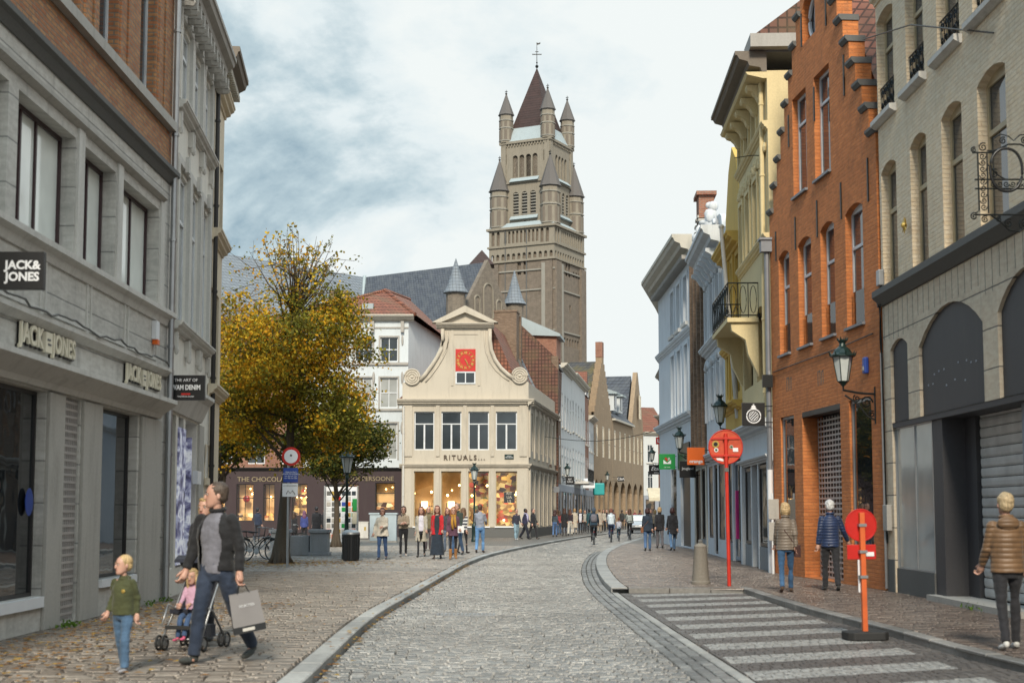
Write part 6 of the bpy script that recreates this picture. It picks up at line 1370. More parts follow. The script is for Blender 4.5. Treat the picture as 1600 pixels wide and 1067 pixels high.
for z in (zz, zz-.34, zz-.66): MB().box(-.05, .05, -.045, .04, z-.018, z+.018).build('clamp', 'galv', t)
MB().box(-.05, -.02, .05, .065, zz-.86, zz-.42).build('side_plate', 'sign_white', t)
# ---- hanging signs
def board(name, label, X0, X1, Y, z0, z1, mat, wallx=None, th=.09):
    t = thing(name, label, 'shop sign', ((X0+X1)/2, Y, (z0+z1)/2)); w = (X1-X0)/2; h = (z1-z0)/2
    MB().box(-w, w, 0, th, -h, h).build('panel', mat, t, bevel=.006)
    if wallx is not None:
        mb = MB()
        for z in (-h*.7, h*.7): mb.tube([(w if wallx > X1 else -w, th/2, z), (wallx-(X0+X1)/2, th/2, z)], .014, 5)
        split_build(mb, 'bracket', 'iron', t)
    return t
def pxboard(name, label, x0, x1, y0, y1, Y, mat, wallx, **k): a_ = D(x0, y1, Y); b_ = D(x1, y0, Y); return board(name, label, a_.x, b_.x, Y, a_.z, b_.z, mat, wallx, **k), b_.x-a_.x, b_.z-a_.z
t, w, h = pxboard('hanging_sign', 'black rectangular hanging sign with thick white lettering in two lines', -18, 69, 393, 452, 15.8, 'black_sign', -6.1); text('JACK&\nJONES', .135, 'sign_white', t, (.07, -.006, -.01), depth=.003, bold=.005)
t, w, h = pxboard('hanging_sign', 'small black sign with white and red denim lettering', 261, 320, 586, 625, 25.1, 'black_sign', -6.1); text('THE ART OF', .075, 'sign_white', t, (0, -.006, .13), depth=.003); text('WAM DENIM', .12, 'sign_white', t, (0, -.006, .0), depth=.003, bold=.004, sx=.74); MB().box(-.08, .08, -.006, 0, -.13, -.10).build('stripe', 'sign_red', t); text('EUROPEAN DENIM', .035, 'sign_white', t, (0, -.006, -.16), depth=.003)
t, w, h = pxboard('hanging_sign', 'square black sign with round white striped crest', 1160, 1195, 629, 665, 35.9, 'black_sign', 6.6)
mb = MB(); mb.tube([(.175*cos(k*pi/16), -.004, -.05+.175*sin(k*pi/16)) for k in range(32)], .018, 6, close=True); mb.tube([(.118*cos(k*pi/16), -.004, -.05+.118*sin(k*pi/16)) for k in range(32)], .008, 6, close=True); mb.build('crest_ring', 'sign_white', t)
mb = MB()
for d_ in (-.075, -.025, .025, .075): L_ = sqrt(max(0, .105**2-d_**2)); c_ = Vector((d_*.707, 0, -.05-d_*.707)); q = Vector((.707, 0, .707)); mb.tube([c_-q*L_+Vector((0, -.004, 0)), c_+q*L_+Vector((0, -.004, 0))], .012, 4)
split_build(mb, 'crest_stripe', 'sign_white', t, gap=0); mb = MB().box(-.07, .07, -.006, 0, .14, .165).ell((0, -.003, .19), (.055, .006, .035), 10, 6); mb.box(-.008, .008, -.006, 0, .22, .26).box(-.02, .02, -.006, 0, .235, .247).build('crest_crown', 'sign_white', t)
t, w, h = pxboard('hanging_sign', 'bright orange square sign with white lower case lettering', 1074, 1101, 699, 726, 52, 'orange_sign', 7.25); text('orange', .175, 'sign_white', t, (.0, -.006, -.19), depth=.003, bold=.004); MB().box(w/2-.06, w/2-.02, -.005, 0, -.12, -.11).build('trademark', 'sign_white', t)
t, w, h = pxboard('hanging_sign', 'black square sign with white lettering partly behind the orange sign', 1062, 1087, 720, 746, 57, 'black_sign', 7.55); text('Jeugland', .14, 'sign_white', t, (0, -.006, .03), depth=.003)
t, w, h = pxboard('hanging_sign', 'green square sign with a white and red tick emblem', 1030, 1055, 709, 733, 64, 'green_sign', 7.4); mb = MB().prism([(-.17, .08), (-.17, -.1), (.17, -.1), (.17, .08), (.0, -.06)], -.01, 0); mb.build('emblem', 'sign_white', t); MB().prism([(-.13, .14), (0, .0), (.02, .12), (-.06, .2)], -.012, -.001).build('emblem_petal', 'sign_red', t); MB().prism([(.03, .02), (.14, .12), (.08, .2), (.03, .14)], -.012, -.001).build('emblem_petal', 'stone_grey', t); text('CBC BANK', .06, 'sign_white', t, (0, -.006, -.25), depth=.003)
t['label'] = 'green square bank sign with white and red emblem'
t, w, h = pxboard('hanging_sign', 'small black sign with slanted white script beside the green sign', 1014, 1037, 726, 741, 92, 'black_sign', 10.4); text('Etam', .36, 'sign_white', t, (0, -.006, .06), depth=.003, shear=.4); text('PARIS', .12, 'sign_white', t, (0, -.006, -.2), depth=.003)
t, w, h = pxboard('hanging_sign', 'small red sign with white capital letters above the green sign', 1025, 1047, 683, 694, 90, 'sign_red', 10.3); text("LEVI'S", .3, 'sign_white', t, (0, -.006, 0), depth=.003, bold=.01)
t, w, h = pxboard('hanging_sign', 'little black square sign with white letters on the side of the cream corner shop', 884, 897, 744, 757, 100, 'black_sign', 2.9); text('RIT\nUALS', .17, 'sign_white', t, (0, -.006, 0), depth=.003)
t, w, h = pxboard('hanging_sign', 'plain dark grey sign on the side of the cream corner shop', 865, 874, 760, 769, 99, 'zinc', 2.7)
t, w, h = pxboard('hanging_sign', 'tiny black sign with white letters in front of the pointed arches', 965, 975, 744, 752, 150, 'black_sign', 10.5); text('C&A', .38, 'sign_white', t, (0, -.006, 0), depth=.003)
p = D(936, 763, 130); tag(MB().box(p.x-.5, p.x+.5, p.y, p.y+1.2, p.z-.6, p.z+.5).build('awning', 'teal', bevel=.1), 'small teal awning over a distant shop', 'awning'); p = D(919, 757, 128)
tag(xprof(MB(), p.x-1.0, p.x+.6, [(p.y, p.z-.3), (p.y, p.z), (p.y+1.5, p.z+.6), (p.y+1.5, p.z+.5)]).build('awning', 'sign_white'), 'small white awning over a distant shop near the teal one', 'awning')
p = D(1035, 776, 138); tag(xprof(MB(), p.x-1.3, p.x+1.2, [(p.y, p.z-.4), (p.y, p.z-.1), (p.y+1.6, p.z+.9), (p.y+1.6, p.z+.8)]).build('awning', 'awning'), 'pale awning at the far end of the street by the white corner building', 'awning')
# ---- wrought iron frame at right
Yo = 18.0; p = D(1525, 355, Yo); q = D(1525, 210, Yo); t = thing('iron_sign_frame', 'wrought iron sign frame with scrolls and a black oval ring on the white brick building', 'sign frame', (p.x, Yo, p.z)); Wd = 7.36-p.x; Hd = q.z-p.z; mb = MB(); r = .012
mb.tube([(0, 0, .18), (0.05, 0, .22), (.05, 0, Hd*.80)], r, 5); mb.tube([(.17, 0, .18), (.17, 0, Hd*.80)], r, 5)
for z in (.16, .5, .62): mb.tube([(0, 0, z), (Wd, 0, z)], r, 5)
mb.tube([(-.02, 0, Hd*.80), (.25, 0, Hd*.80)], r, 5)
for k in range(9): mb.tube(spiral((.11, 0, .26+k*.083), .045, 1.4, (k % 2)*pi, 12, 1 if k % 2 else -1), .008, 4)
for k in range(15): mb.tube(spiral((.24+k*.083, 0, .56), .042, 1.4, (k % 2)*pi, 12, 1 if k % 2 else -1), .008, 4)
mb.tube([(.17, 0, Hd*.8), (.3, 0, Hd*.83), (.45, 0, Hd*.89), (.6, 0, Hd*.89), (.8, 0, Hd*.82), (.95, 0, Hd*.78), (Wd, 0, Hd*.76)], r, 5)
mb.tube([(.25, 0, Hd*.86), (.25, 0, Hd*.95), (.35, 0, Hd*1.0), (.45, 0, Hd*.98), (.52, 0, Hd*.93), (.6, 0, Hd*.99), (.7, 0, Hd*1.0), (.82, 0, Hd*.93), (.86, 0, Hd*.85)], .008, 4)
for c_, rr_ in (((.12, 0, Hd*.86), .06), ((.38, 0, Hd*.93), .05), ((.66, 0, Hd*.93), .05), ((.0, 0, Hd*.83), .04), ((-.02, 0, .14), .05), ((.12, 0, .1), .05), ((.3, 0, .1), .04), ((.42, 0, .05), .06), ((.62, 0, .03), .08), ((.26, 0, .7), .06), ((.86, 0, .7), .06)): mb.tube(spiral(c_, rr_, 1.6, 1.0), .009, 4)
mb.tube([(.2, 0, .15), (.3, 0, .08), (.42, 0, -.04), (.55, 0, -.06), (.7, 0, .04), (.9, 0, .12), (1.1, 0, .15)], r, 5); mb.tube([(.17, 0, .82), (.3, 0, .68), (.4, 0, .62)], .009, 4); mb.tube([(1.0, 0, .86), (.85, 0, .7), (.75, 0, .62)], .009, 4); mb.tube([(.17, 0, 1.0), (.28, 0, 1.0)], .008, 4)
mb.build('scrollwork', 'iron', t); oc = D(1572, 266, Yo); ow = .205; oh = .28; mb = MB(); mb.tube([((oc.x-p.x)+ow*(abs(cos(a))**.9)*(1 if cos(a) > 0 else -1), -.01, (oc.z-p.z)+oh*(abs(sin(a))**.92)*(1 if sin(a) > 0 else -1)) for a in [k*pi/20 for k in range(40)]], .019, 8, close=True); mb.build('oval_ring', 'black_sign', t, smooth=True)
# flag pole leaning out over the ochre house
b_ = D(1153, 653, 43.6); a_ = D(1127, 357, 43.2); tag(MB().tube([(b_.x, 43.6, b_.z), (a_.x, 43.2, a_.z)], [.085, .06], 8).ell((a_.x, 43.2, a_.z+.05), .09, 8, 6).build('flagpole', 'stone_light', smooth=True, angle=50), 'long white slanted flagpole leaning in front of the ochre house', 'flagpole')
# drainpipe with hopper, boxes on the fronts
t = thing('drainpipe', 'grey drainpipe with square hopper between the cream house and the orange house', 'drainpipe', (6.55, 36.15, .1)); zh = D(1201, 377, 36.2).z-.1
MB().cyl((0, 0, 2.6), (0, 0, zh-.3), .065, n=10).build('pipe', 'zinc', t); MB().box(-.16, .16, -.14, .14, zh-.3, zh).box(-.2, .2, -.18, .16, zh, zh+.06).build('hopper', 'zinc', t); MB().cyl((0, 0, 0), (0, 0, 2.6), .07, n=10).build('lower_pipe', 'sign_white', t)
s, z = O.at(1356, 571); t = thing('alarm_box', 'small blue alarm box on the orange brick wall above the bracket lantern', 'alarm', O.w(s, 0, z+.1), O.rz); MB().box(-.08, .08, -.1, 0, -.17, .17).build('casing', 'sign_blue', t, bevel=.03); MB().box(-.05, .05, -.11, -.1, -.1, -.02).build('sounder', 'pane_blind', t)
s, z = E.at(1384, 432); t = thing('junction_box', 'grey cable junction box beside the dark ledge of the white brick building', 'junction box', E.w(.12, 0, z+.1), E.rz); MB().box(-.1, .1, -.12, 0, -.16, .16).build('casing', 'galv', t, bevel=.02); mb = MB(); mb.tube([(0, -.05, -.16), (-.05, -.08, -.5), (-.22, -.06, -.55), (-.35, -.05, -.35), (-.2, -.05, -.3), (-.1, -.05, -.8), (-.06, -.05, -1.4), (-.04, -.03, -5.2)], .016, 5).tube([(.05, -.05, -.16), (.0, -.08, -.7), (-.12, -.06, -1.2), (-.10, -.05, -1.6)], .014, 5).build('cable', 'iron', t)
s, z = E.at(1387, 806); t = thing('meter_box', 'grey meter box low on the stone pier of the closed shop', 'meter box', E.w(.2, 0, z+.1), E.rz); MB().box(-.15, .15, -.1, 0, -.28, .22).build('casing', 'stone_grey', t, bevel=.01); MB().cyl((-.16, -.05, -1.4), (-.16, -.05, 3.2), .03, n=6).build('conduit', 'galv', t)
t = thing('junction_box', 'small dark box on the drainpipe above the round crest sign', 'junction box', (6.52, 36.1, D(1198, 596, 36.1).z)); MB().box(-.16, .1, -.16, -.07, -.16, .16).build('casing', 'iron', t); MB().box(-.0, .05, -.1, -.07, .16, .26).build('gland', 'galv', t)
t = thing('small_sign', 'two small rounded grey plates on a post between the cream shopfront and the orange house', 'sign', (6.5, 35.6, .1)); MB().cyl((0, .04, 0), (0, .04, 2.0), .03, n=8).build('post', 'sign_white', t); MB().box(-.1, .16, 0, .02, 1.35, 1.85).build('plate', 'stone_grey', t, bevel=.05); MB().box(-.1, .16, 0, .02, .82, 1.28).build('plate', 'stone_grey', t, bevel=.05)
# wires across
mb = MB(); mb.tube([(5.9, 37, D(1130, 247, 37).z), (6.4, 37.2, D(1165, 243, 37.2).z), (6.85, 37.4, D(1185, 244, 37.4).z)], .012, 4); tag(mb.build('cable', 'iron'), 'thin wire bracket sticking out of the cream house under its eaves', 'cable')
a_ = Vector((-5.0, 86.3, D(640, 686, 86).z)); mb = MB(); aa = D(845, 681, 95); bb = D(1020, 674, 103); mb.tube([aa.lerp(bb, k/10)-Vector((0, 0, .5*sin(pi*k/10))) for k in range(11)], .022, 4); tag(mb.build('overhead_cable', 'iron'), 'dark cable strung across the far street from the cream corner shop', 'cable')
e1_ = D(1368, 62, 28); e2_ = D(1490, 60, 22); tag(MB().tube([(7.1, 28.0, e1_.z), (7.2, 25, e1_.z-.75), (7.3, 21, D(1500, 52, 21.0).z)], .014, 4).build('overhead_cable', 'iron'), 'thin cable across the upper windows of the white brick building', 'cable')
# gold star ornament
s, z = E.at(1421, 352); mb = MB()
for k in range(8): a = k*pi/4; mb.cyl((0, -.08, 0), (.16*cos(a), -.1, .16*sin(a)), .03, .004, 5)
mb.ell((0, -.1, 0), .06, 8, 6); t = tag(mb.build('star_ornament', 'gold'), 'small gold star ornament fixed on the white brick wall between two windows', 'ornament'); t.location = E.w(s, 0, z+.1); t.rotation_euler = (0, 0, E.rz)
# ================================================================= trees
def leaf_mat(name):
    m = bpy.data.materials.new(name); m.use_nodes = True; nt = m.node_tree; bs = nt.nodes['Principled BSDF']; M[name] = m
    a = N(nt, 'ShaderNodeAttribute', attribute_name='tone', attribute_type='GEOMETRY'); L(nt, a.outputs['Color'], bs.inputs['Base Color']); bs.inputs['Roughness'].default_value = .8; bs.inputs['Specular IOR Level'].default_value = .2
    tr = N(nt, 'ShaderNodeBsdfTranslucent'); L(nt, a.outputs['Color'], tr.inputs[0]); mx = N(nt, 'ShaderNodeMixShader'); mx.inputs[0].default_value = .32
    out = [n for n in nt.nodes if n.type == 'OUTPUT_MATERIAL'][0]; L(nt, bs.outputs[0], mx.inputs[1]); L(nt, tr.outputs[0], mx.inputs[2]); L(nt, mx.outputs[0], out.inputs[0])
leaf_mat('leaf')
YEL = [(.60, .38, .025), (.48, .32, .025), (.56, .28, .015), (.34, .26, .03), (.25, .23, .03), (.42, .19, .015), (.16, .17, .025), (.64, .44, .04)]
GRN = [(.045, .065, .015), (.07, .09, .02), (.035, .05, .015), (.11, .11, .022), (.17, .14, .025)]
def leafmesh(pts, size, pal, rnd):
    vs = []; fs = []; cl = []
    for (p, w) in pts:
        s = size*rnd.uniform(.6, 1.25); e = Euler((rnd.uniform(-1.2, 1.2), rnd.uniform(-1.2, 1.2), rnd.uniform(0, 6.3))).to_matrix()
        i = len(vs)
        for v in ((-.5, 0, 0), (-.12, .36, .06), (.5, 0, -.04), (-.12, -.36, .06)): vs.append(tuple(p+e@(Vector(v)*s)))
        fs += [(i, i+1, i+2), (i, i+2, i+3)]; c = pal(p, w); cl += [c, c]
    me = bpy.data.meshes.new('leaves'); me.from_pydata(vs, [], fs); at = me.attributes.new('tone', 'FLOAT_COLOR', 'FACE'); at.data.foreach_set('color', [v for c in cl for v in (*c, 1)]); me.update(); return me
def tree(label, base, H, rx, rz_, zc_, n, pal, seed, trunk_r=.22, sparse=None, lean=(0, 0), lsize=.11, flare=True, ry=None):
    rnd = random.Random(seed); t = thing('tree', label, 'tree', base); mb = MB(); ry = ry or rx
    spine = [Vector((lean[0]*k/8+rnd.uniform(-.04, .04)*k, lean[1]*k/8, H*.86*k/8)) for k in range(9)]
    mb.tube([(0, 0, -.05)]+spine[:1]+spine[1:], [trunk_r*1.75, trunk_r*1.45]+[trunk_r*(1-.82*(k/8)) for k in range(1, 9)], 10)
    if flare:
        for k in range(7): a = k*.9+rnd.random()*.4; mb.tube([(trunk_r*1.9*cos(a), trunk_r*1.9*sin(a), -.04), (trunk_r*1.15*cos(a), trunk_r*1.15*sin(a), .18), (trunk_r*.6*cos(a), trunk_r*.6*sin(a), .75)], [trunk_r*.3, trunk_r*.42, trunk_r*.3], 6)
    tips = []
    for b in range(46):
        u = rnd.uniform(.3, .98); k = u*8; i = min(7, int(k)); p0 = spine[i].lerp(spine[i+1], k-i); a = rnd.uniform(0, 6.283)
        zt_ = rnd.uniform(max(p0.z-.3, zc_-rz_), min(p0.z+2.2, zc_+rz_)); q = max(0, 1-((zt_-zc_)/rz_)**2)**.5; rad = q*rnd.uniform(.55, 1.0)
        p2 = Vector((lean[0]*.6+rx*rad*cos(a), ry*rad*sin(a), zt_)); p1 = p0.lerp(p2, .5)+Vector((0, 0, .25+rnd.uniform(-.2, .25)))
        br = trunk_r*.26*(1.25-u*.7); mb.tube([p0, p1, p2], [br, br*.6, br*.2], 5)
        for s_ in range(4):
            q0_ = p1.lerp(p2, rnd.uniform(0, .9)); q1 = q0_+Vector((rnd.uniform(-.7, .7), rnd.uniform(-.7, .7), rnd.uniform(-.25, .6)))*(rx/2.6); mb.tube([q0_, q1], [br*.3, .006], 4); tips.append(q1)
        tips.append(p2)
    if sparse:
        for b in range(sparse):
            a = rnd.uniform(0, 6.283); rr = rnd.uniform(.25, 1.9); top = Vector((spine[7].x+rr*cos(a), rr*sin(a)*.9, H-rnd.uniform(0, .25)-abs(rr)**1.5*.42)); p0 = spine[7]+Vector((0, 0, rnd.uniform(-.6, .2))); p1 = p0.lerp(top, .5)+Vector((rnd.uniform(-.1, .1), rnd.uniform(-.1, .1), -.1)); mb.tube([p0, p1, top], [.035, .02, .005], 4)
            for s_ in range(6):
                q0_ = p1.lerp(top, rnd.uniform(-.3, 1)); q1 = q0_+Vector((rnd.uniform(-.35, .35), rnd.uniform(-.35, .35), rnd.uniform(.0, .5))); mb.tube([q0_, q1], [.008, .004], 3)
                for _ in range(5): tips.append(('s', q0_.lerp(q1, rnd.uniform(.4, 1.1))))
    mb.build('trunk', 'bark', t, smooth=True)
    pts = []
    soft = [Vector(tp_) for tp_ in tips if not isinstance(tp_, tuple)]
    lob = [(Vector((rx*.8*rnd.uniform(-1, 1), ry*.8*rnd.uniform(-1, 1), zc_+rz_*.8*rnd.uniform(-1, 1))), rnd.uniform(.35, .95)) for _ in range(26)]
    cl_ = list(soft); tries = 0
    while len(cl_) < n and tries < n*30:
        tries += 1; v = Vector((rnd.uniform(-1, 1), rnd.uniform(-1, 1), rnd.uniform(-1, 1))); l = v.length
        if l > 1 or rnd.random() > .25+.75*l: continue
        wob = .80+.22*sin(v.x*5+seed)*cos(v.z*6+seed*2)+.12*sin(v.y*9+v.z*7)
        wob *= 1-.48*max(0, v.z-.05)
        if v.z > .25 and rnd.random() < (v.z-.25)*.9: continue
        if l > wob: continue
        p = Vector((lean[0]*.6+v.x*rx, v.y*ry, zc_+v.z*rz_))
        if any((p-c).length < r*.55 and rnd.random() < .75 for c, r in lob[:9]): continue
        cl_.append(p)
    for c in cl_:
        dcl = rnd.uniform(0, 1)
        for _ in range(rnd.randint(8, 14)): pts.append((c+Vector((rnd.gauss(0, .17), rnd.gauss(0, .17), rnd.gauss(0, .11))), dcl))
    for tp_ in tips:
        if isinstance(tp_, tuple):
            pts.append((tp_[1]+Vector((rnd.gauss(0, .04), rnd.gauss(0, .04), rnd.gauss(0, .04))), .9))
    palf = lambda p, w: pal(p, w, rnd)
    link('crown', leafmesh(pts, lsize, palf, rnd), 'leaf', t); return t
def pick(lst, rnd): c = rnd.choice(lst); k = rnd.uniform(.75, 1.2); return (min(1, c[0]*k), min(1, c[1]*k), c[2]*k)
from mathutils import noise as mnz
def palA(p, w, rnd):
    w = .5+.9*mnz.noise(Vector((p.x*.9, p.y*.9+7, p.z*1.1)))+rnd.uniform(-.22, .22)-.05*(p.x+p.z*0-.2)*1.2
    if w > .86: return pick([YEL[0], YEL[7], YEL[2]], rnd)
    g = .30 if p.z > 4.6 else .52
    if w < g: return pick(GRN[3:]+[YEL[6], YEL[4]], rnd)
    return pick(YEL, rnd)
def palB(p, w, rnd): return pick(GRN if w < .86 else YEL[3:7], rnd)
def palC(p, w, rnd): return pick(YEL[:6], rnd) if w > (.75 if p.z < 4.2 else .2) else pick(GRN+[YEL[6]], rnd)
g1_ = G(438, 880); tree('large yellow orange autumn tree with bare twigs on top, trunk beside the sign pole', (g1_.x, g1_.y, .1), 10.2, 3.0, 3.55, 6.25, 3500, palA, 5, .2, sparse=26, lean=(.35, 0), lsize=.11)
g2_ = G(362, 862); tree('autumn tree with yellow crown showing past the tan corner house behind the striding man', (g2_.x-.4, g2_.y-.5, .1), 8.8, 2.7, 3.0, 5.6, 1500, palC, 9, .22, lsize=.15)
g3_ = G(527, 858); tree('dark green tree between the yellow tree and the white hipped roof house', (g3_.x-.55, g3_.y+4, .1), 7.2, 2.7, 2.1, 5.0, 1500, palB, 21, .15, lsize=.15)
# fallen leaves
rnd = random.Random(3); pts = []
for _ in range(2600):
    u = rnd.random()
    if u < .45: x = rnd.gauss(g1_.x, 1.6); y = rnd.gauss(g1_.y-.3, 1.6)
    elif u < .8: y = rnd.uniform(11.5, 24); x = -5.9+abs(rnd.gauss(0, 1.1))
    elif u < .9: y = rnd.uniform(10, 44); x = lk(y)-.05+abs(rnd.gauss(0, .12))
    else: y = rnd.uniform(14, 60); x = rnd.uniform(-9, lk(y))
    if x > -6.05 or y > 33.5: pts.append((Vector((x, y, (.118 if x < lk(y)-.02 else .03)+rnd.uniform(0, .006))), rnd.random()))
vs = []; fs = []; cl = []
for p, w in pts:
    i = len(vs); s = rnd.uniform(.03, .065); a = rnd.uniform(0, 6.3); c_, s_ = cos(a)*s, sin(a)*s
    vs += [(p.x-c_, p.y-s_, p.z), (p.x-s_*.6, p.y+c_*.6, p.z+.012), (p.x+c_, p.y+s_, p.z+.004), (p.x+s_*.6, p.y-c_*.6, p.z+.01)]; fs.append((i, i+1, i+2, i+3)); cl.append(rnd.choice([(.42, .22, .05), (.33, .16, .05), (.5, .32, .07), (.2, .1, .04), (.36, .2, .07)]))
me = bpy.data.meshes.new('fallen_leaves'); me.from_pydata(vs, [], fs); at = me.attributes.new('tone', 'FLOAT_COLOR', 'FACE'); at.data.foreach_set('color', [v for c in cl for v in (*c, 1)]); tag(link('fallen_leaves', me, 'leaf'), 'brown and yellow fallen leaves scattered over the pavement and under the tree', 'leaves', kind='stuff')
# weeds at wall feet
pts = []
for (x, y) in ((-5.9, 18.9), (-5.85, 19.1), (-5.95, 23.5), (-5.9, 24.5), (-5.7, 25.6), (7.3, 22.9), (7.25, 22.6), (7.28, 22.2), (-5.95, 22.3)):
    for _ in range(26): pts.append((Vector((x+rnd.gauss(0, .05), y+rnd.gauss(0, .16), .12+abs(rnd.gauss(0, .035)))), .5))
tag(link('weeds', leafmesh(pts, .06, lambda p, w: pick([(.08, .16, .02), (.12, .2, .03)], rnd), rnd), 'leaf'), 'low green weeds growing where the shop walls meet the pavement', 'weeds', kind='stuff')
# ================================================================= people
def evaluated(me, mods):
    o = bpy.data.objects.new('tmp', me); COL.objects.link(o)
    for t, kw in mods:
        m = o.modifiers.new('m', t)
        for k, v in kw.items(): setattr(m, k, v)
    dg = bpy.context.evaluated_depsgraph_get(); r = bpy.data.meshes.new_from_object(o.evaluated_get(dg)); bpy.data.objects.remove(o); bpy.data.meshes.remove(me); return r
from mathutils import noise as mnoise
def melt(mb, vox=.015, it=3, name='m', wr=0, fq=7):
    me = evaluated(mb.mesh(name), [('REMESH', dict(mode='VOXEL', voxel_size=vox, use_smooth_shade=True)), ('SMOOTH', dict(iterations=it, factor=.5))])
    if wr:
        nn = [v.normal.copy() for v in me.vertices]; sd_ = Vector((R.random()*50, R.random()*50, 0))
        for v, n_ in zip(me.vertices, nn):
            q = v.co; d_ = mnoise.noise(Vector((q.x*fq, q.y*fq, q.z*fq*1.9))+sd_)*.65+mnoise.noise(Vector((q.x*fq*2.3, q.y*fq*2.3, q.z*fq*2.7))+sd_)*.4
            v.co = q+n_*d_*wr
    return me
def to_mb(me):
    mb = MB(); mb.v = [tuple(v.co) for v in me.vertices]; mb.f = [tuple(p.vertices) for p in me.polygons]; mb.m = [0]*len(mb.f); bpy.data.meshes.remove(me); return mb
def loft(mb, rings, n=20):
    """rings (z, cx, cy, rx, ry) closed at both ends"""
    i = len(mb.v)
    for z, cx, cy, rx, ry in rings:
        for k in range(n): t = 2*pi*k/n; mb.v.append((cx+rx*cos(t), cy+ry*sin(t), z))
    m = len(rings)
    for q in range(m-1):
        for k in range(n):
            j = (k+1) % n; mb.f.append((i+q*n+k, i+q*n+j, i+(q+1)*n+j, i+(q+1)*n+k)); mb.m.append(0)
    mb.f.append(tuple(range(i+n-1, i-1, -1))); mb.m.append(0); mb.f.append(tuple(range(i+(m-1)*n, i+m*n))); mb.m.append(0); return mb
def cloth(c, kind='cloth'):
    k = kind+'_%02d%02d%02d' % tuple(int(x*99) for x in c)
    if k in M: return k
    m, nt, bs = newmat(k); co = coords(nt); n = noise(nt, co, 6, 5); col = ramp(nt, n, [(.3, [x*.72 for x in c]), (.7, [min(1, x*1.2) for x in c])])
    bs.inputs['Roughness'].default_value = .85; bs.inputs['Sheen Weight'].default_value = .15
    if kind == 'puffer':
        w = N(nt, 'ShaderNodeTexWave', wave_type='BANDS', bands_direction='Z', wave_profile='SIN', Scale=5.6, Distortion=.5); w.inputs['Detail'].default_value = 1; L(nt, co, w.inputs['Vector'])
        b = N(nt, 'ShaderNodeMath', operation='POWER'); b.inputs[1].default_value = .45; L(nt, w.outputs[1], b.inputs[0]); bump(nt, bs, b.outputs[0], .007); bs.inputs['Roughness'].default_value = .5
    elif kind == 'denim': col = mixc(nt, ramp(nt, noise(nt, co, 2.6, 3), [(.4, (0, 0, 0)), (.7, (.45,)*3)]), col, [min(1, x*2+.03) for x in c]); bump(nt, bs, noise(nt, co, 9, 4), .02)
    elif kind == 'stripe':
        w = N(nt, 'ShaderNodeTexWave', wave_type='BANDS', bands_direction='Z', Scale=2.6); L(nt, co, w.inputs['Vector']); col = mixc(nt, ramp(nt, w.outputs[1], [(.45, (0, 0, 0)), (.55, (1, 1, 1))]), c, (.6, .6, .58))
    else: bump(nt, bs, noise(nt, co, 5, 5), .035)
    L(nt, col, bs.inputs['Base Color']); return k
def hairm(c):
    k = 'hair_%02d%02d%02d' % tuple(int(x*99) for x in c)
    if k not in M:
        m, nt, bs = newmat(k); co = coords(nt); n = noise(nt, mapping(nt, co, (40, 40, 6)), 2, 4); L(nt, ramp(nt, n, [(.3, [x*.5 for x in c]), (.7, [min(1, x*1.5) for x in c])]), bs.inputs['Base Color']); bs.inputs['Roughness'].default_value = .5; bump(nt, bs, n, .01)
    return k
m, nt, bs = newmat('skin'); co = coords(nt); L(nt, ramp(nt, noise(nt, co, 5, 4), [(.3, (.46, .25, .18)), (.7, (.58, .35, .27))]), bs.inputs['Base Color']); bs.inputs['Roughness'].default_value = .5; bs.inputs['Subsurface Weight'].default_value = .1; bs.inputs['Subsurface Radius'].default_value = (.02, .01, .005)
m, nt, bs = newmat('skin_dark'); bs.inputs['Base Color'].default_value = (.09, .045, .03, 1)
plain('eye', (.03, .02, .02), .2); plain('eye_white', (.6, .56, .52), .3); plain('lips', (.38, .13, .11), .5)
HEADR = [(0, 0, -.052, .022, .026), (.012, 0, -.048, .04, .042), (.04, 0, -.026, .053, .066), (.075, 0, -.01, .061, .083), (.11, 0, -.002, .067, .091), (.14, 0, .002, .072, .095), (.17, 0, .005, .072, .093), (.2, 0, .006, .062, .078), (.222, 0, .006, .040, .05), (.232, 0, .006, .012, .016)]
def hand(mb, p, d, s, side, curl=.6, fwd=Vector((0, -1, 0))):
    """palm, four bent fingers of unequal length and a thumb from the side of the palm; d = direction of the forearm"""
    d = d.normalized(); th = (fwd-d*fwd.dot(d)); th = th.normalized() if th.length > .1 else Vector((1, 0, 0)); nrm = d.cross(th).normalized()*side   # towards the thigh
    k = s; P = lambda a, b, c: p+d*a*k+th*b*k+nrm*c*k
    mb.tube([P(-.02, 0, 0), P(.02, .0, 0), P(.06, 0, .0), P(.09, 0, .004)], [.026*k, .034*k, .040*k, .034*k], 8)
    for j, (b, ln) in enumerate(((.030, .072), (.010, .082), (-.010, .076), (-.029, .058))):
        a0 = P(.085, b, .0); q1 = a0+(d*cos(curl*.6)+nrm*sin(curl*.6))*ln*.45*k; q2 = q1+(d*cos(curl*1.7)+nrm*sin(curl*1.7))*ln*.33*k; q3 = q2+(d*cos(curl*2.6)+nrm*sin(curl*2.6))*ln*.22*k
        mb.tube([P(.06, b*.9, 0), a0, q1, q2, q3], [.010*k, .0105*k, .0095*k, .0085*k, .006*k], 6)
    mb.tube([P(.015, .024, .004), P(.045, .046, .012), P(.07, .052, .026), P(.088, .048, .038)], [.014*k, .012*k, .0105*k, .007*k], 6)
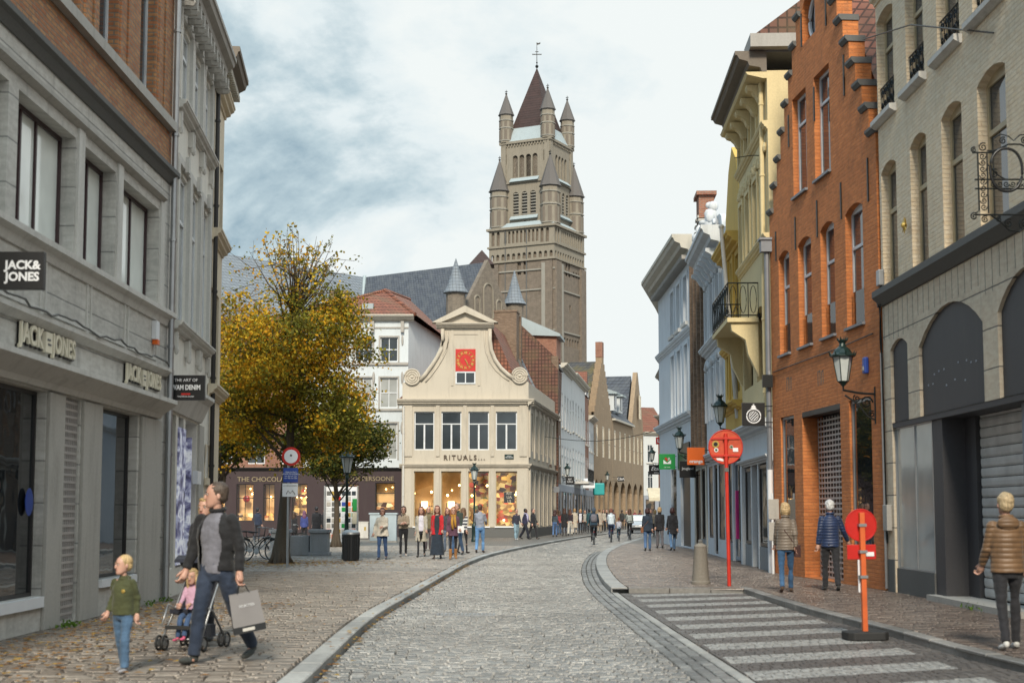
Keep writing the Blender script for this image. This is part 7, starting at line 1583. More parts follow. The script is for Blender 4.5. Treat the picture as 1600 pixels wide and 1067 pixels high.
def person(label, pos, rz=0, H=1.7, top=('jacket', (.1, .1, .1)), legs=('trousers', (.02, .02, .03)), hair=('short', (.05, .03, .02)), shoes=(.03, .03, .03), walk=.3, ph=0,
           arms=None, yaw=0, lean=0, sit=None, shirt=None, bag=None, group=None, near=False, child=False, kind='cloth', legk='cloth', skinm='skin', open_=0, head_tilt=0, hem=None, slim=1.0, scarf=None, nohand=False, zoff=0, toe=0, torso_w=1.0, abd=(0, 0)):
    if not child and hair[0] in ('bob', 'long', 'bun', 'tail'): torso_w *= .93
    s = H/1.75; hs = s*((1.12 if H < 1.72 else 1.07) if not child else 1.05+.75*(1.4-H)); vox = (.012 if near else .02)
    t = thing('person', label, 'person', pos, radians(rz), group)
    lg = []
    A = walk; th_ = [(A*sin(ph)+.0, .12+.55*max(0, -cos(ph))*min(1, A*3)), (-A*sin(ph), .12+.55*max(0, cos(ph))*min(1, A*3))] if sit is None else sit
    for side, (a, k), ab_ in zip((-1, 1), th_, abd):
        h = Vector((side*.09, 0, .92)); kn = h+Vector((side*(.01+sin(ab_)), -sin(a), -cos(a)*cos(ab_)))*.43; an = kn+Vector((side*sin(ab_)*.9, -sin(a-k), -cos(a-k)*cos(ab_)))*.42; fa = (a-k)*(.75 if sit is None else .5)
        to = an+Vector((side*.03, -cos(fa)*.17, -.055+sin(fa)*.10 if sit is None else -.06)); lg.append((h, kn, an, to, fa))
    drop = min(min(l[2].z-.085, l[3].z-.03) for l in lg) if sit is None else 0
    off = Vector((0, 0, -drop)); S_ = Matrix.Diagonal((s, s, s, 1))@Matrix.Translation(off+Vector((0, 0, zoff/s)))
    TL = Matrix.Translation((0, 0, .93))@Matrix.Rotation(lean, 4, 'X')@Matrix.Translation((0, 0, -.93))
    U = lambda v: TL@Vector(v)
    am = arms or [(-.35*sin(ph)*(A > .05)*1.0, .12, .35, .0), (.35*sin(ph)*(A > .05)*1.0, .12, .35, .0)]
    ar = []
    for side, (sa, ab, el, iw) in zip((-1, 1), am):
        sh = Vector((side*.158*torso_w, 0, 1.405)); e = sh+Vector((side*sin(ab), -sin(sa)*cos(ab), -cos(sa)*cos(ab)))*.285; fa = sa+el
        w = e+Vector((side*(sin(ab)*.4-sin(iw)), -sin(fa)*cos(iw), -cos(fa)*cos(iw))).normalized()*.245; ar.append((U(sh), U(e), U(w)))
    # --- body
    mb = MB(); q = .84; rings = [(.84, 0, .005, .12*q, .10*q), (.93, 0, 0, .165*q, .115*q), (1.08, 0, -.005, .135*q, .10*q), (1.25, 0, 0, .165*q*torso_w, .115*q), (1.38, 0, 0, .175*q*torso_w, .095*q), (1.44, 0, .005, .11, .07), (1.47, 0, .0, .055, .055)]
    i0 = 0; loft(mb, rings); mb.tube([(0, .005, 1.40), (0, -.004, 1.50), (0, -.012, 1.57)], [.06, .05, .05], 12); mb.xf(TL)
    for sh, e, w in ar: mb.tube([sh, sh.lerp(e, .5), e, e.lerp(w, .4), w], [.046, .042, .035, .036, .025], 10); mb.ell(sh, .048, 10, 8)
    for h, kn, an, to, fa in lg: mb.tube([h+Vector((0, 0, .03)), h.lerp(kn, .4), kn, kn.lerp(an, .35), an], [.066, .056, .036, .036, .028], 10); mb.ell((an.x, an.y-.03, an.z-.05), (.03, .06, .025), 8, 6)
    b = to_mb(melt(mb, .018, 2))
    HM = TL@Matrix.Translation((0, -.012, 1.515))@Matrix.Rotation(yaw, 4, 'Z')@Matrix.Rotation(head_tilt-lean*.6, 4, 'X')@Matrix.Diagonal((hs/s, hs/s, hs/s, 1))@Matrix.Diagonal((1.06, 1.04, 1.0, 1))
    i = len(b.v); loft(b, HEADR, 20); b.ell((0, -.094, .098), (.013, .018, .026), 8, 6, Matrix.Rotation(.25, 3, 'X')); b.ell((0, -.104, .088), (.017, .012, .011), 8, 5)
    for sd in (-1, 1): b.ell((sd*.071, .008, .108), (.010, .019, .030), 8, 6); b.ell((sd*.03, -.083, .138), (.024, .012, .009), 8, 4)
    b.ell((0, -.076, .02), (.022, .016, .014), 8, 5); b.xf(HM, i)
    if not nohand:
        for (sh, e, w), sd in zip(ar, (-1, 1)): hand(b, w, w-e, 1.05*(hs/s)**.5, -sd, .75)
    b.xf(S_); body = b.build('body', skinm, t, smooth=True)
    def child_(mb, name, mat, par=None, **k): mb.xf(S_); k.setdefault('smooth', True); return mb.build(name, mat, par or t, **k)
    # --- face
    mb = MB()
    if near:
        for sd in (-1, 1): e_ = MB().ell((sd*.031, -.0855, .124), (.013, .007, .0075), 10, 6); e_.xf(HM); eo = child_(e_, 'eye', 'eye_white'); i_ = MB().ell((sd*.031, -.0915, .124), (.006, .003, .0062), 8, 5); i_.xf(HM); child_(i_, 'iris', 'eye', eo)
    else:
        for sd in (-1, 1): e_ = MB().ell((sd*.031, -.088, .124), (.013, .006, .008), 8, 5); e_.xf(HM); child_(e_, 'eye', 'eye')
    for sd in (-1, 1): e_ = MB().ell((sd*.031, -.0935, .145), (.019, .006, .004), 8, 4); e_.xf(HM); child_(e_, 'eyebrow', hairm([x*.6 for x in hair[1]]))
    e_ = MB().ell((0, -.089, .057), (.023, .007, .006), 8, 4); e_.xf(HM); child_(e_, 'mouth', 'lips')
    # --- hair
    hk, hc = hair; mb = MB(); mb.ell((0, .018, .158), (.083, .093, .090), 14, 10)
    if hk == 'short': mb.ell((0, .045, .11), (.074, .062, .075), 12, 8)
    elif hk == 'bob': mb.ell((0, .045, .10), (.086, .068, .10), 12, 8); mb.ell((-.066, .01, .09), (.024, .05, .085), 8, 6); mb.ell((.066, .01, .09), (.024, .05, .085), 8, 6); mb.ell((0, -.045, .205), (.06, .04, .028), 8, 6)
    elif hk == 'long': mb.ell((0, .045, .08), (.088, .07, .13), 12, 8); mb.ell((0, .075, -.05), (.10, .05, .15), 12, 8); [mb.ell((sd*.074, .0, .02), (.026, .045, .14), 8, 6) for sd in (-1, 1)]; mb.ell((0, -.03, .21), (.06, .05, .03), 8, 6)
    elif hk == 'bun': mb.ell((0, .05, .11), (.074, .06, .08), 12, 8); mb.ell((0, .11, .17), (.04, .04, .04), 8, 6)
    elif hk == 'tail': mb.ell((0, .05, .11), (.074, .06, .08), 12, 8); mb.tube([(0, .09, .17), (0, .14, .12), (0, .13, -.02), (0, .12, -.1)], [.03, .035, .03, .01], 8)
    elif hk == 'hood': mb.ell((0, .03, .11), (.10, .10, .13), 12, 8)
    mb.xf(HM); h2 = to_mb(melt(mb, .010 if near else .016, 1, wr=(.008 if hk == 'short' else .013), fq=17)); child_(h2, 'hair' if hk != 'hood' else 'hood', hairm(hc) if hk != 'hood' else cloth(hc))
    # --- legs
    lk_, lc = legs; mb = MB(); w_ = {'trousers': 1, 'slim': .82, 'wide': 1.3, 'skirt': 1, 'tights': .66}.get(lk_, 1)*slim
    if lk_ in ('skirt', 'longskirt'):
        zb_ = .52 if lk_ == 'skirt' else .12; loft(mb, [(zb_, 0, 0, .21 if lk_ == 'skirt' else .25, .19), (.75, 0, 0, .185, .15), (.95, 0, 0, .155, .115), (1.05, 0, 0, .13, .10)])
    else:
        loft(mb, [(.80, 0, .01, .14, .10), (.87, 0, .01, .168, .125), (.95, 0, .005, .168, .12), (1.04, 0, 0, .14, .105)], 16)
        for h, kn, an, to, fa in lg: mb.tube([h+Vector((0, 0, .02)), h.lerp(kn, .4), kn, kn.lerp(an, .4), an+(an-kn).normalized()*.01], [.092, .086*(.5+.5*w_), .066*w_, .062*w_, .056*w_], 12)
    tb = to_mb(melt(mb, vox, 2, wr=.011, fq=9)); child_(tb, 'skirt' if 'skirt' in lk_ else 'trousers', cloth(lc, legk))
    # --- top
    tk, tc_ = top; hm = hem if hem is not None else {'jacket': .86, 'coat': .55, 'long': .42, 'sweater': .88, 'crop': .96, 'shirt': .88, 'poncho': .80}.get(tk, .88)
    pf = {'jacket': 1.0, 'coat': 1.05, 'long': 1.06, 'sweater': .93, 'crop': .92, 'shirt': .86, 'poncho': 1.15}.get(tk, 1)*(.5+.5*slim); tw2 = torso_w
    mb = MB(); R_ = [(hm, 0, .005, (.185 if hm > .8 else .215)*pf, (.14 if hm > .8 else .165)*pf)]
    if hm < .8: R_.append((.82, 0, 0, .19*pf, .142*pf))
    R_ += [(max(hm+.06, 1.0), 0, -.004, .178*pf, .132*pf), (1.12, 0, -.004, .172*pf*(.5+.5*tw2), .128*pf), (1.27, 0, 0, .178*pf*tw2, .13*pf), (1.36, 0, .002, .168*pf*tw2, .115*pf), (1.42, 0, .006, .125*pf*tw2, .088*pf), (1.462, 0, .008, .082, .070), (1.50, 0, .006, .062, .062)]
    loft(mb, R_, 22); mb.xf(TL)
    sr = {'shirt': .78, 'sweater': .88, 'crop': .85}.get(tk, 1.0)*(.6+.4*slim)
    for sh, e, w in ar: mb.ell(sh+Vector((0, 0, -.008)), .062*sr, 10, 8); mb.tube([sh, sh.lerp(e, .45), e, e.lerp(w, .5), w.lerp(e, .04)], [.062*sr, .061*sr, .055*sr, .051*sr, .043*sr], 12)
    me = to_mb(melt(mb, vox, 2, wr=.014 if kind != 'puffer' else .008, fq=8 if kind != 'puffer' else 5))
    if open_:
        keep = []
        for f in me.f:
            c = sum((Vector(me.v[k]) for k in f), Vector())/len(f); ci = TL.inverted()@c; wd = open_*(1.15-.5*abs((ci.z-1.15)/.35))
            keep.append(not (ci.y < -.02 and abs(ci.x) < wd and abs(ci.x) < .14))
        me.f = [f for f, k in zip(me.f, keep) if k]; me.m = [0]*len(me.f)
    child_(me, 'jacket' if tk in ('jacket', 'coat', 'long') else 'top', cloth(tc_, kind))
    if shirt or open_:
        mb = MB(); loft(mb, [(hm-.03 if hm > .8 else .9, 0, 0, .162, .118), (1.1, 0, -.006, .150, .112), (1.27, 0, -.002, .168*tw2, .112), (1.38, 0, .0, .165*tw2, .095), (1.445, 0, .004, .10, .068), (1.475, 0, .002, .06, .058)], 20); mb.xf(TL); child_(to_mb(melt(mb, vox, 2, wr=.008, fq=10)), 'shirt', cloth(shirt or (.5, .5, .5)))
    if tk in ('jacket', 'coat', 'long') and hk not in ('long',):
        mb = MB(); mb.tube([(.07*cos(a), .01+.066*sin(a), 1.50+.012*sin(a)) for a in [k*pi/8 for k in range(16)]], .022, 6, close=True); mb.xf(TL); child_(mb, 'collar', cloth(tc_, kind))
    if scarf: mb = MB(); mb.tube([(.075*cos(a), .0+.075*sin(a), 1.485) for a in [k*pi/8 for k in range(16)]], .035, 8, close=True); mb.tube([(-.03, -.09, 1.46), (-.04, -.145, 1.25), (-.03, -.15, 1.0)], [.04, .05, .045], 8); mb.tube([(.05, -.09, 1.46), (.06, -.14, 1.3), (.07, -.15, 1.08)], [.035, .045, .04], 8); mb.xf(TL); child_(mb, 'scarf', cloth(scarf))
    # --- shoes
    for h, kn, an, to, fa in lg:
        mb = MB(); dv = (to-an); mb.ell(an+dv*.55+Vector((0, 0, -.028)), (.044, .115, .036), 12, 8, Matrix.Rotation(fa*.8, 3, 'X').transposed() if 0 else Matrix.Rotation(-fa*.8 if sit is None else 0, 3, 'X')); mb.ell(an+Vector((0, .01, -.03)), (.038, .05, .05), 10, 6)
        if lk_ == 'boots' or legs[0] == 'tights' and shoes[0] > .2: mb.tube([an+Vector((0, 0, -.03)), an.lerp(kn, .62)], [.055, .062], 10)
        child_(to_mb(melt(mb, .014, 2)), 'shoe', cloth(shoes, 'shoe'))
    if bag:
        side, bc, bz, lng = bag; mb = MB(); x = side*.20; mb.tube([(-side*.13, 0, 1.455), (-side*.02, -.125, 1.25), (x*.9, -.09, bz+.12)] if lng else [(side*.14, .0, 1.46), (x*1.05, -.09, 1.2), (x*1.08, -.06, bz+.12)], .011, 5)
        mb.tube([(-side*.13, 0, 1.455), (-side*.02, .135, 1.22), (x*.9, .09, bz+.12)] if lng else [(side*.14, .0, 1.46), (x*1.05, .10, 1.2), (x*1.08, .06, bz+.12)], .011, 5)
        mb.box(x-.055+.03*side, x+.055+.03*side, -.13, .13, bz-.12, bz+.12); mb.xf(TL@Matrix.Identity(4)); child_(mb, 'shoulder_bag', cloth(bc, 'leather'), smooth=False, bevel=.02)
    t['_hands'] = [tuple(Matrix.Rotation(radians(rz), 4, 'Z')@(S_@(w+(w-e).normalized()*.09)))for sh, e, w in ar]
    return t
def PP(label, px, py, **k): p = G(px, py); return person(label, p, **k)
DK = (.016, .016, .02); JEAN = (.04, .085, .17); JEAN2 = (.10, .19, .32); NAVY = (.012, .022, .055); BLD = (.42, .29, .13); BRN = (.06, .032, .018)
# man, boy, woman, toddler
man = PP('man in open black quilted jacket and grey shirt striding with a grey paper bag', 335, 1034, rz=-26, H=1.82, top=('jacket', (.010, .010, .012)), kind='cloth', shirt=(.17, .17, .20), open_=.125, legs=('trousers', (.012, .022, .045)), legk='denim', hair=('short', (.075, .052, .038)), shoes=(.05, .055, .05), walk=.31, ph=1.25, abd=(.0, .12), yaw=-.8, arms=[(.12, .22, .28, .0), (-.10, .26, .22, .0)], near=True, torso_w=1.18, slim=1.12, hem=.90)
boy = PP('small blond boy in olive green hooded sweater and blue jeans walking towards the camera', 190, 1049, rz=-16, H=1.06, child=True, top=('sweater', (.055, .062, .022)), legs=('trousers', (.055, .11, .19)), legk='denim', hair=('short', (.50, .35, .17)), shoes=(.28, .28, .30), walk=.22, ph=-1.2, yaw=-.6, arms=[(-.15, .22, .75, .1), (-.25, .22, .3, .1)], near=True, slim=1.2)
h = MB().ell((0, .05, 1.47), (.10, .06, .055), 12, 8); h.ell((0, .0, 1.46), (.085, .09, .03), 12, 6); h.xf(Matrix.Scale(1.06/1.75, 4)); h.build('hood', cloth((.055, .062, .022)), boy, smooth=True)
h = MB().ell((.07, -.13, 1.27), (.035, .008, .03), 10, 6); h.xf(Matrix.Scale(1.06/1.75, 4)); h.build('chest_emblem', 'gold', boy)
g0 = G(330, 1004); wom = person('woman with blond hair in a dark coat pushing the pushchair, hidden behind the man', (G(327, 1004).x*17.2/16.55, 17.2, .1), rz=-8, H=1.66, top=('jacket', (.012, .012, .014)), legs=('slim', DK), hair=('bob', (.40, .27, .12)), walk=.2, ph=-1.0, arms=[(.30, .04, .55, .25), (.30, .04, .55, .25)], near=True, yaw=-.2)
# pushchair
st = thing('pushchair', 'dark folding pushchair with silver frame and double wheels beside the striding man', 'pushchair', (g0.x-.06, 16.15, .1), radians(-14))
mb = MB()
for sd in (-1, 1): x = sd*.21; mb.tube([(x*1.12, -.28, .12), (x, .02, .5), (x, .38, 1.0), (x, .46, 1.03)], .013, 8); mb.tube([(x*1.12, .30, .12), (x, .05, .42), (x, -.2, .5)], .013, 8); mb.tube([(x, -.2, .5), (x, -.34, .28)], .011, 6)
mb.tube([(-.24, -.28, .13), (.24, -.28, .13)], .01, 6); mb.tube([(-.24, .30, .13), (.24, .30, .13)], .01, 6); mb.tube([(-.21, .05, .42), (.21, .05, .42)], .01, 6); mb.build('frame', 'galv', st, smooth=True)
for sd in (-1, 1): MB().tube([(sd*.21, .44, 1.03), (sd*.21, .54, 1.05)], .02, 8).build('handle', 'rubber', st)
mb = MB(); xprof(mb, -.19, .19, [(-.2, .40), (.06, .36), (.26, .86), (.22, .88), (.03, .42), (-.2, .45)]); mb.build('seat', cloth((.012, .014, .025)), st); MB().box(-.15, .15, .02, .26, .12, .26).build('basket', cloth((.015, .015, .03)), st)
mb = MB(); mb.lathe([(.0, 0)], (0, 0, 0), 3); 
xprof(MB(), -.20, .20, [(.24, .84), (.0, 1.04), (-.08, 1.0), (-.10, .96), (-.02, 1.0), (.2, .82)]).build('canopy', cloth((.014, .016, .03)), st)
MB().box(-.16, .16, -.36, -.32, .24, .28).build('footrest', 'rubber', st)
for sd in (-1, 1):
    for y in (-.28, .30):
        for d_ in (-.035, .035):
            x = sd*.235+d_; mb = MB(); mb.tube([(x, y+.075*cos(k*pi/8), .085+.075*sin(k*pi/8)) for k in range(16)], .014, 6, close=True); w = mb.build('wheel', 'rubber', st, smooth=True); MB().cyl((x-.01, y, .085), (x+.01, y, .085), .045, n=10).build('hub', 'galv', w)
td = person('toddler in pink top and jeans with pink shoes sitting in the pushchair', (g0.x-.06, 16.10, .1), rz=-14, H=.86, child=True, top=('sweater', (.50, .30, .40)), legs=('trousers', (.04, .08, .17)), hair=('long', (.45, .32, .16)), shoes=(.62, .10, .20), sit=[(1.2, .95), (1.2, .75)], arms=[(.5, .1, .7, .3), (.5, .1, .7, .3)], near=True, head_tilt=.15, zoff=-.02)
# paper bag in the man's left hand
hw_ = Vector(man['_hands'][1])+man.location; bg_ = thing('shopping_bag', 'grey paper shopping bag with black base held by the striding man', 'bag', (hw_.x+.12, hw_.y-.02, hw_.z-.50), radians(12)); bg_.rotation_euler = (0, radians(-11), radians(14))
mb = MB(); mb.add([(-.16, -.07, .07), (.16, -.07, .07), (.16, .07, .07), (-.16, .07, .07), (-.145, -.045, .40), (.145, -.045, .40), (.145, .045, .40), (-.145, .045, .40)], [(0, 1, 5, 4), (1, 2, 6, 5), (2, 3, 7, 6), (3, 0, 4, 7)]); mb.build('paper', 'bag_grey', bg_) if 'bag_grey' in M else mb.build('paper', 'zinc', bg_)
MB().box(-.162, .162, -.072, .072, 0, .07).build('base', 'bin_black', bg_); MB().add if 0 else None
mb = MB(); mb.tube([(-.06, -.045, .39), (-.03, -.03, .47), (.03, -.03, .47), (.06, -.045, .39)], .005, 4); mb.tube([(-.06, .045, .39), (-.03, .03, .47), (.03, .03, .47), (.06, .045, .39)], .005, 4); split_build(mb, 'handle', 'iron', bg_, gap=0)
MB().box(-.07, .05, -.0735, -.071, .02, .05).build('label', 'stone_light', bg_); text('SELECTED', .035, 'sign_white', bg_, (0.01, -.062, .27), depth=.001); mb = MB(); mb.add([(-.163, -.07, .07), (-.147, -.045, .40), (-.147, .045, .40), (-.163, .07, .07)], [(0, 1, 2, 3)]); mb.build('dark_side', 'bin_black', bg_)
# group on the square, walking towards the camera
GR = 'people strolling on the square'
PP('woman in cream poncho top and jeans with a white shoulder bag', 597, 874, rz=-6, H=1.64, top=('poncho', (.62, .56, .47)), legs=('trousers', (.03, .07, .17)), legk='denim', hair=('bob', (.10, .04, .025)), shoes=(.05, .05, .06), walk=.2, ph=1.2, bag=(-1, (.60, .57, .50), .86, True), arms=[(.05, .35, .3, 0), (.3, .1, 1.2, .5)])
PP('woman in short beige jacket with arms folded and black trousers', 630, 869, rz=5, H=1.70, top=('jacket', (.36, .28, .20)), hem=.98, legs=('slim', DK), hair=('bob', (.07, .035, .02)), shoes=(.45, .40, .36), walk=.16, ph=1.4, arms=[(.3, .1, 1.5, .8), (.3, .1, 1.4, .8)], shirt=(.02, .02, .02))
PP('woman in open olive coat with cream lining over a white blouse and black tights', 658, 870, rz=0, H=1.70, top=('coat', (.42, .38, .31)), open_=.09, shirt=(.62, .60, .68), legs=('tights', (.02, .015, .02)), hair=('long', (.09, .03, .02)), walk=.3, ph=1.3)
PP('woman in bright red coat over a dark long skirt, in the middle of the group', 683, 873, rz=-3, H=1.72, top=('jacket', (.50, .012, .018)), hem=.80, open_=.085, shirt=(.02, .03, .04), legs=('longskirt', (.018, .03, .05)), hair=('long', (.12, .035, .02)), shoes=(.04, .03, .03), walk=.15, ph=1)
PP('woman in plum coat with mustard scarf and tan boots holding white papers', 708, 873, rz=4, H=1.66, top=('jacket', (.10, .045, .075)), hem=.78, legs=('tights', (.02, .02, .02)), hair=('long', (.28, .10, .04)), shoes=(.35, .17, .06), walk=.2, ph=2.0, scarf=(.45, .23, .03), arms=[(.0, .15, .4, 0), (.1, .15, 1.0, .0)])
MB().box(-.1, .1, -.3, -.29, .86, 1.08).xf(Matrix.Translation((.24, 0, 0))).build('paper_sheet', 'sign_white', bpy.data.objects[[o.name for o in bpy.data.objects if o.get('label', '').startswith('woman in plum')][0]])
PP('man in dark green jacket and blue jeans walking behind the woman in plum', 714, 867, rz=-20, H=1.82, top=('jacket', (.03, .045, .035)), legs=('trousers', JEAN), legk='denim', hair=('short', (.25, .17, .12)), walk=.25, ph=1, yaw=-.4)
PP('woman half hidden between the red coat and the plum coat', 699, 862, rz=0, H=1.66, top=('jacket', (.05, .05, .06)), legs=('trousers', (.10, .13, .18)), hair=('long', (.16, .05, .03)), walk=.2, ph=2)
PP('older man in olive jacket behind the cream lined coat', 669, 860, rz=10, H=1.72, top=('jacket', (.16, .13, .07)), legs=('trousers', (.09, .07, .08)), hair=('short', (.35, .27, .22)), walk=.25, ph=2.4)
PP('woman in black and white striped sweater, dark skirt and boots seen from the side', 724, 864, rz=150, H=1.66, top=('sweater', (.03, .03, .05)), kind='stripe', legs=('tights', (.02, .015, .015)), hair=('long', (.16, .09, .05)), shoes=(.03, .02, .02), walk=.2, ph=1.1)
PP('man in light grey sweater and blue jeans walking away beside the green lamp post', 750, 863, rz=172, H=1.80, top=('sweater', (.27, .29, .35)), legs=('trousers', (.10, .22, .42)), legk='denim', hair=('short', (.10, .05, .035)), shoes=(.06, .035, .03), walk=.2, ph=1.3, arms=[(.4, .15, .9, .2), (.4, .15, .9, .2)])
# in front of the corner shop
PP('young man in dark sweater, pale jeans and white trainers by the shop corner', 807, 843, rz=20, H=1.68, top=('sweater', (.03, .03, .05)), legs=('wide', (.22, .33, .40)), hair=('short', DK), shoes=(.6, .6, .6), walk=.2, ph=1.5, skinm='skin')
PP('person in dark blue coat with a pale scarf looking down outside the corner shop', 821, 842, rz=70, H=1.74, top=('jacket', (.025, .025, .06)), legs=('wide', (.02, .02, .03)), hair=('short', (.01, .01, .01)), walk=.35, ph=1.4, scarf=(.45, .42, .6), skinm='skin_dark')
PP('man in billowing black coat walking past the shop corner', 833, 842, rz=55, H=1.74, top=('coat', (.012, .012, .014)), hem=.75, legs=('trousers', DK), hair=('short', (.1, .07, .06)), walk=.35, ph=-1.4, arms=[(.0, .15, .3, 0), (-.1, .45, .5, 0)])
W1 = 'people on the pavement of the bend'
PP('woman in grey blue top and jeans with a dark handbag, walking away', 867, 838, rz=172, H=1.64, top=('crop', (.05, .07, .09)), legs=('trousers', (.07, .14, .30)), legk='denim', hair=('long', (.05, .02, .02)), walk=.15, ph=1.2, bag=(-1, (.03, .02, .03), .95, False))
PP('woman in long black coat with arm around a friend, walking away', 882, 837, rz=178, H=1.76, top=('coat', (.015, .012, .015)), legs=('tights', (.03, .02, .02)), hair=('long', (.06, .03, .02)), walk=.15, ph=1.5)
PP('woman in wide cream trousers and dark top with a bright pink scarf', 891, 836, rz=168, H=1.72, top=('crop', (.03, .02, .03)), legs=('wide', (.55, .53, .48)), hair=('long', (.10, .04, .03)), walk=.2, ph=1.4, scarf=(.5, .03, .2))
PP('tall woman in long cream coat beside the woman in cream trousers', 898, 834, rz=175, H=1.76, top=('long', (.50, .45, .37)), legs=('trousers', (.5, .45, .4)), hair=('bob', (.35, .22, .1)), walk=.15, ph=1.6)
PP('blond woman in white top under a black jacket with a tan belt bag', 907, 834, rz=-4, H=1.70, top=('jacket', DK), open_=.1, shirt=(.65, .65, .72), legs=('slim', DK), hair=('bob', (.5, .32, .13)), walk=.12, ph=1.6)
PP('distant person in teal coat just behind the belt bag woman', 921, 833, rz=180, H=1.72, top=('coat', (.02, .08, .10)), legs=('trousers', DK), hair=('short', DK), walk=.15)
PP('distant person in beige coat carrying a grey bag behind the first cyclist', 937, 832, rz=170, H=1.74, top=('coat', (.42, .36, .3)), legs=('trousers', (.3, .25, .2)), hair=('short', (.2, .1, .05)), walk=.2, bag=(1, (.15, .15, .17), .6, False))
for i, (x, y, c, lb) in enumerate(((948, 829, (.03, .02, .025), 'distant person in black beyond the cyclist in the white jacket'), (972, 827, (.03, .03, .03), 'distant walker in dark clothes seen between the cyclists in pale tops'), (992, 826, (.22, .03, .04), 'distant person in dark red beyond the silver car'), (1000, 826, (.10, .02, .02), 'distant person in maroon behind the roof of the silver car'))):
    PP(lb, x, y, rz=180 if i % 2 else 0, H=1.7, top=('jacket', c), legs=('trousers', DK), hair=('short', DK), walk=.2, ph=i)
for i, (x, y, c, lc, hr, lb) in enumerate(((874, 835, (.30, .05, .06), JEAN, ('long', BRN), 'walker in faded red jacket between the couple and the cream corner shop side'), (914, 832, (.35, .33, .30), DK, ('short', BRN), 'walker in pale grey top just before the teal coat'), (926, 831, (.05, .05, .10), JEAN2, ('bob', BLD), 'walker in dark blue top with fair hair under the balcony house'), (943, 830, (.40, .36, .30), DK, ('long', DK), 'walker in sand coloured jacket beside the distant person in black'), (958, 828, (.10, .03, .03), JEAN, ('short', DK), 'walker in dark red sweater seen over the cyclists'), (979, 827, (.06, .07, .06), DK, ('short', (.3, .3, .3)), 'grey haired distant walker in dark green jacket'), (1024, 838, (.35, .28, .2), DK, ('bob', BLD), 'fair haired walker in tan jacket beyond the three walking away'), (1017, 832, (.05, .05, .06), DK, ('short', DK), 'small distant walker in black near the car'))):
    PP(lb, x, y, rz=(180, 5, 170, -8)[i % 4], H=1.62+.03*(i % 5), top=('jacket', c), legs=('trousers', lc), hair=hr, walk=.2, ph=1.2+i*.7)
# near the chocolate shop
PP('man in navy jacket standing by the lit shop windows near the parked bicycles', 402, 846, rz=160, H=1.72, top=('jacket', (.02, .03, .06)), legs=('trousers', (.03, .03, .04)), hair=('short', DK), walk=.08)
PP('person in black coat just behind the grey sign pole', 459, 848, rz=150, H=1.5, top=('coat', DK), legs=('trousers', DK), hair=('long', BRN), walk=.1)
PP('person with blue and purple backpack in front of the lit chocolate window', 475, 848, rz=185, H=1.55, top=('jacket', (.05, .07, .25)), legs=('trousers', DK), hair=('long', (.15, .06, .12)), walk=.1)
PP('large figure in black winter coat and jeans by the postcard rack', 494, 849, rz=178, H=1.76, top=('coat', (.012, .012, .014)), legs=('trousers', JEAN2), hair=('short', DK), walk=.1, slim=1.15)
PP('slim person in black touching the postcard rack', 507, 847, rz=200, H=1.7, top=('jacket', DK), legs=('trousers', DK), hair=('short', BRN), walk=.1)
# right pavement
PP('woman in navy jacket and jeans with a brown shoulder bag, walking away', 1012, 860, rz=176, H=1.66, top=('jacket', (.018, .025, .05)), hem=.8, legs=('trousers', (.06, .12, .24)), legk='denim', hair=('bob', (.05, .02, .02)), walk=.15, ph=1.2, bag=(1, (.22, .09, .04), .86, True), slim=1.1)
PP('blond woman in black coat and grey trousers, in the middle of the three walking away', 1031, 856, rz=180, H=1.72, top=('jacket', (.02, .018, .018)), hem=.78, legs=('trousers', (.12, .11, .12)), hair=('bob', (.45, .30, .15)), walk=.2, ph=-1.2)
PP('person in long black jacket and jeans walking close to the black doorway', 1051, 860, rz=182, H=1.70, top=('coat', (.012, .012, .012)), hem=.68, legs=('trousers', (.09, .17, .30)), legk='denim', hair=('bob', (.05, .02, .02)), walk=.3, ph=1.3)
PP('blond woman in taupe quilted jacket and jeans with a dark crossbody bag', 1229, 925, rz=172, H=1.68, top=('jacket', (.17, .135, .105)), kind='puffer', hem=.84, legs=('slim', (.025, .075, .16)), legk='denim', hair=('bob', (.48, .34, .18)), shoes=(.09, .05, .03), walk=.25, ph=1.3, bag=(-1, (.06, .02, .015), .82, True), near=True, slim=1.08)
PP('white haired man in navy quilted jacket and black trousers, walking away past the orange house', 1299, 922, rz=178, H=1.74, top=('jacket', (.012, .028, .085)), kind='puffer', hem=.84, legs=('trousers', (.014, .014, .018)), hair=('short', (.55, .55, .55)), walk=.22, ph=-1.4, near=True, arms=[(.15, .42, .40, -.25), (.0, .2, .2, 0)])
rwm = PP('woman with short blond hair in brown quilted jacket and cropped black trousers', 1578, 1014, rz=176, H=1.70, top=('jacket', (.17, .095, .045)), kind='puffer', hem=.86, legs=('slim', (.016, .016, .018)), hair=('short', (.42, .32, .19)), shoes=(.6, .6, .58), walk=.16, ph=1.4, near=True, slim=1.12, arms=[(.1, .22, .3, .0), (.2, .2, .5, .0)])
for nm, loc, r in (('hood', (0, .10, 1.44), (.13, .06, .085)),): h = MB().ell(loc, r, 14, 8); h.xf(Matrix.Scale(1.70/1.75, 4)); h.build(nm, cloth((.17, .095, .045), 'puffer'), rwm, smooth=True)
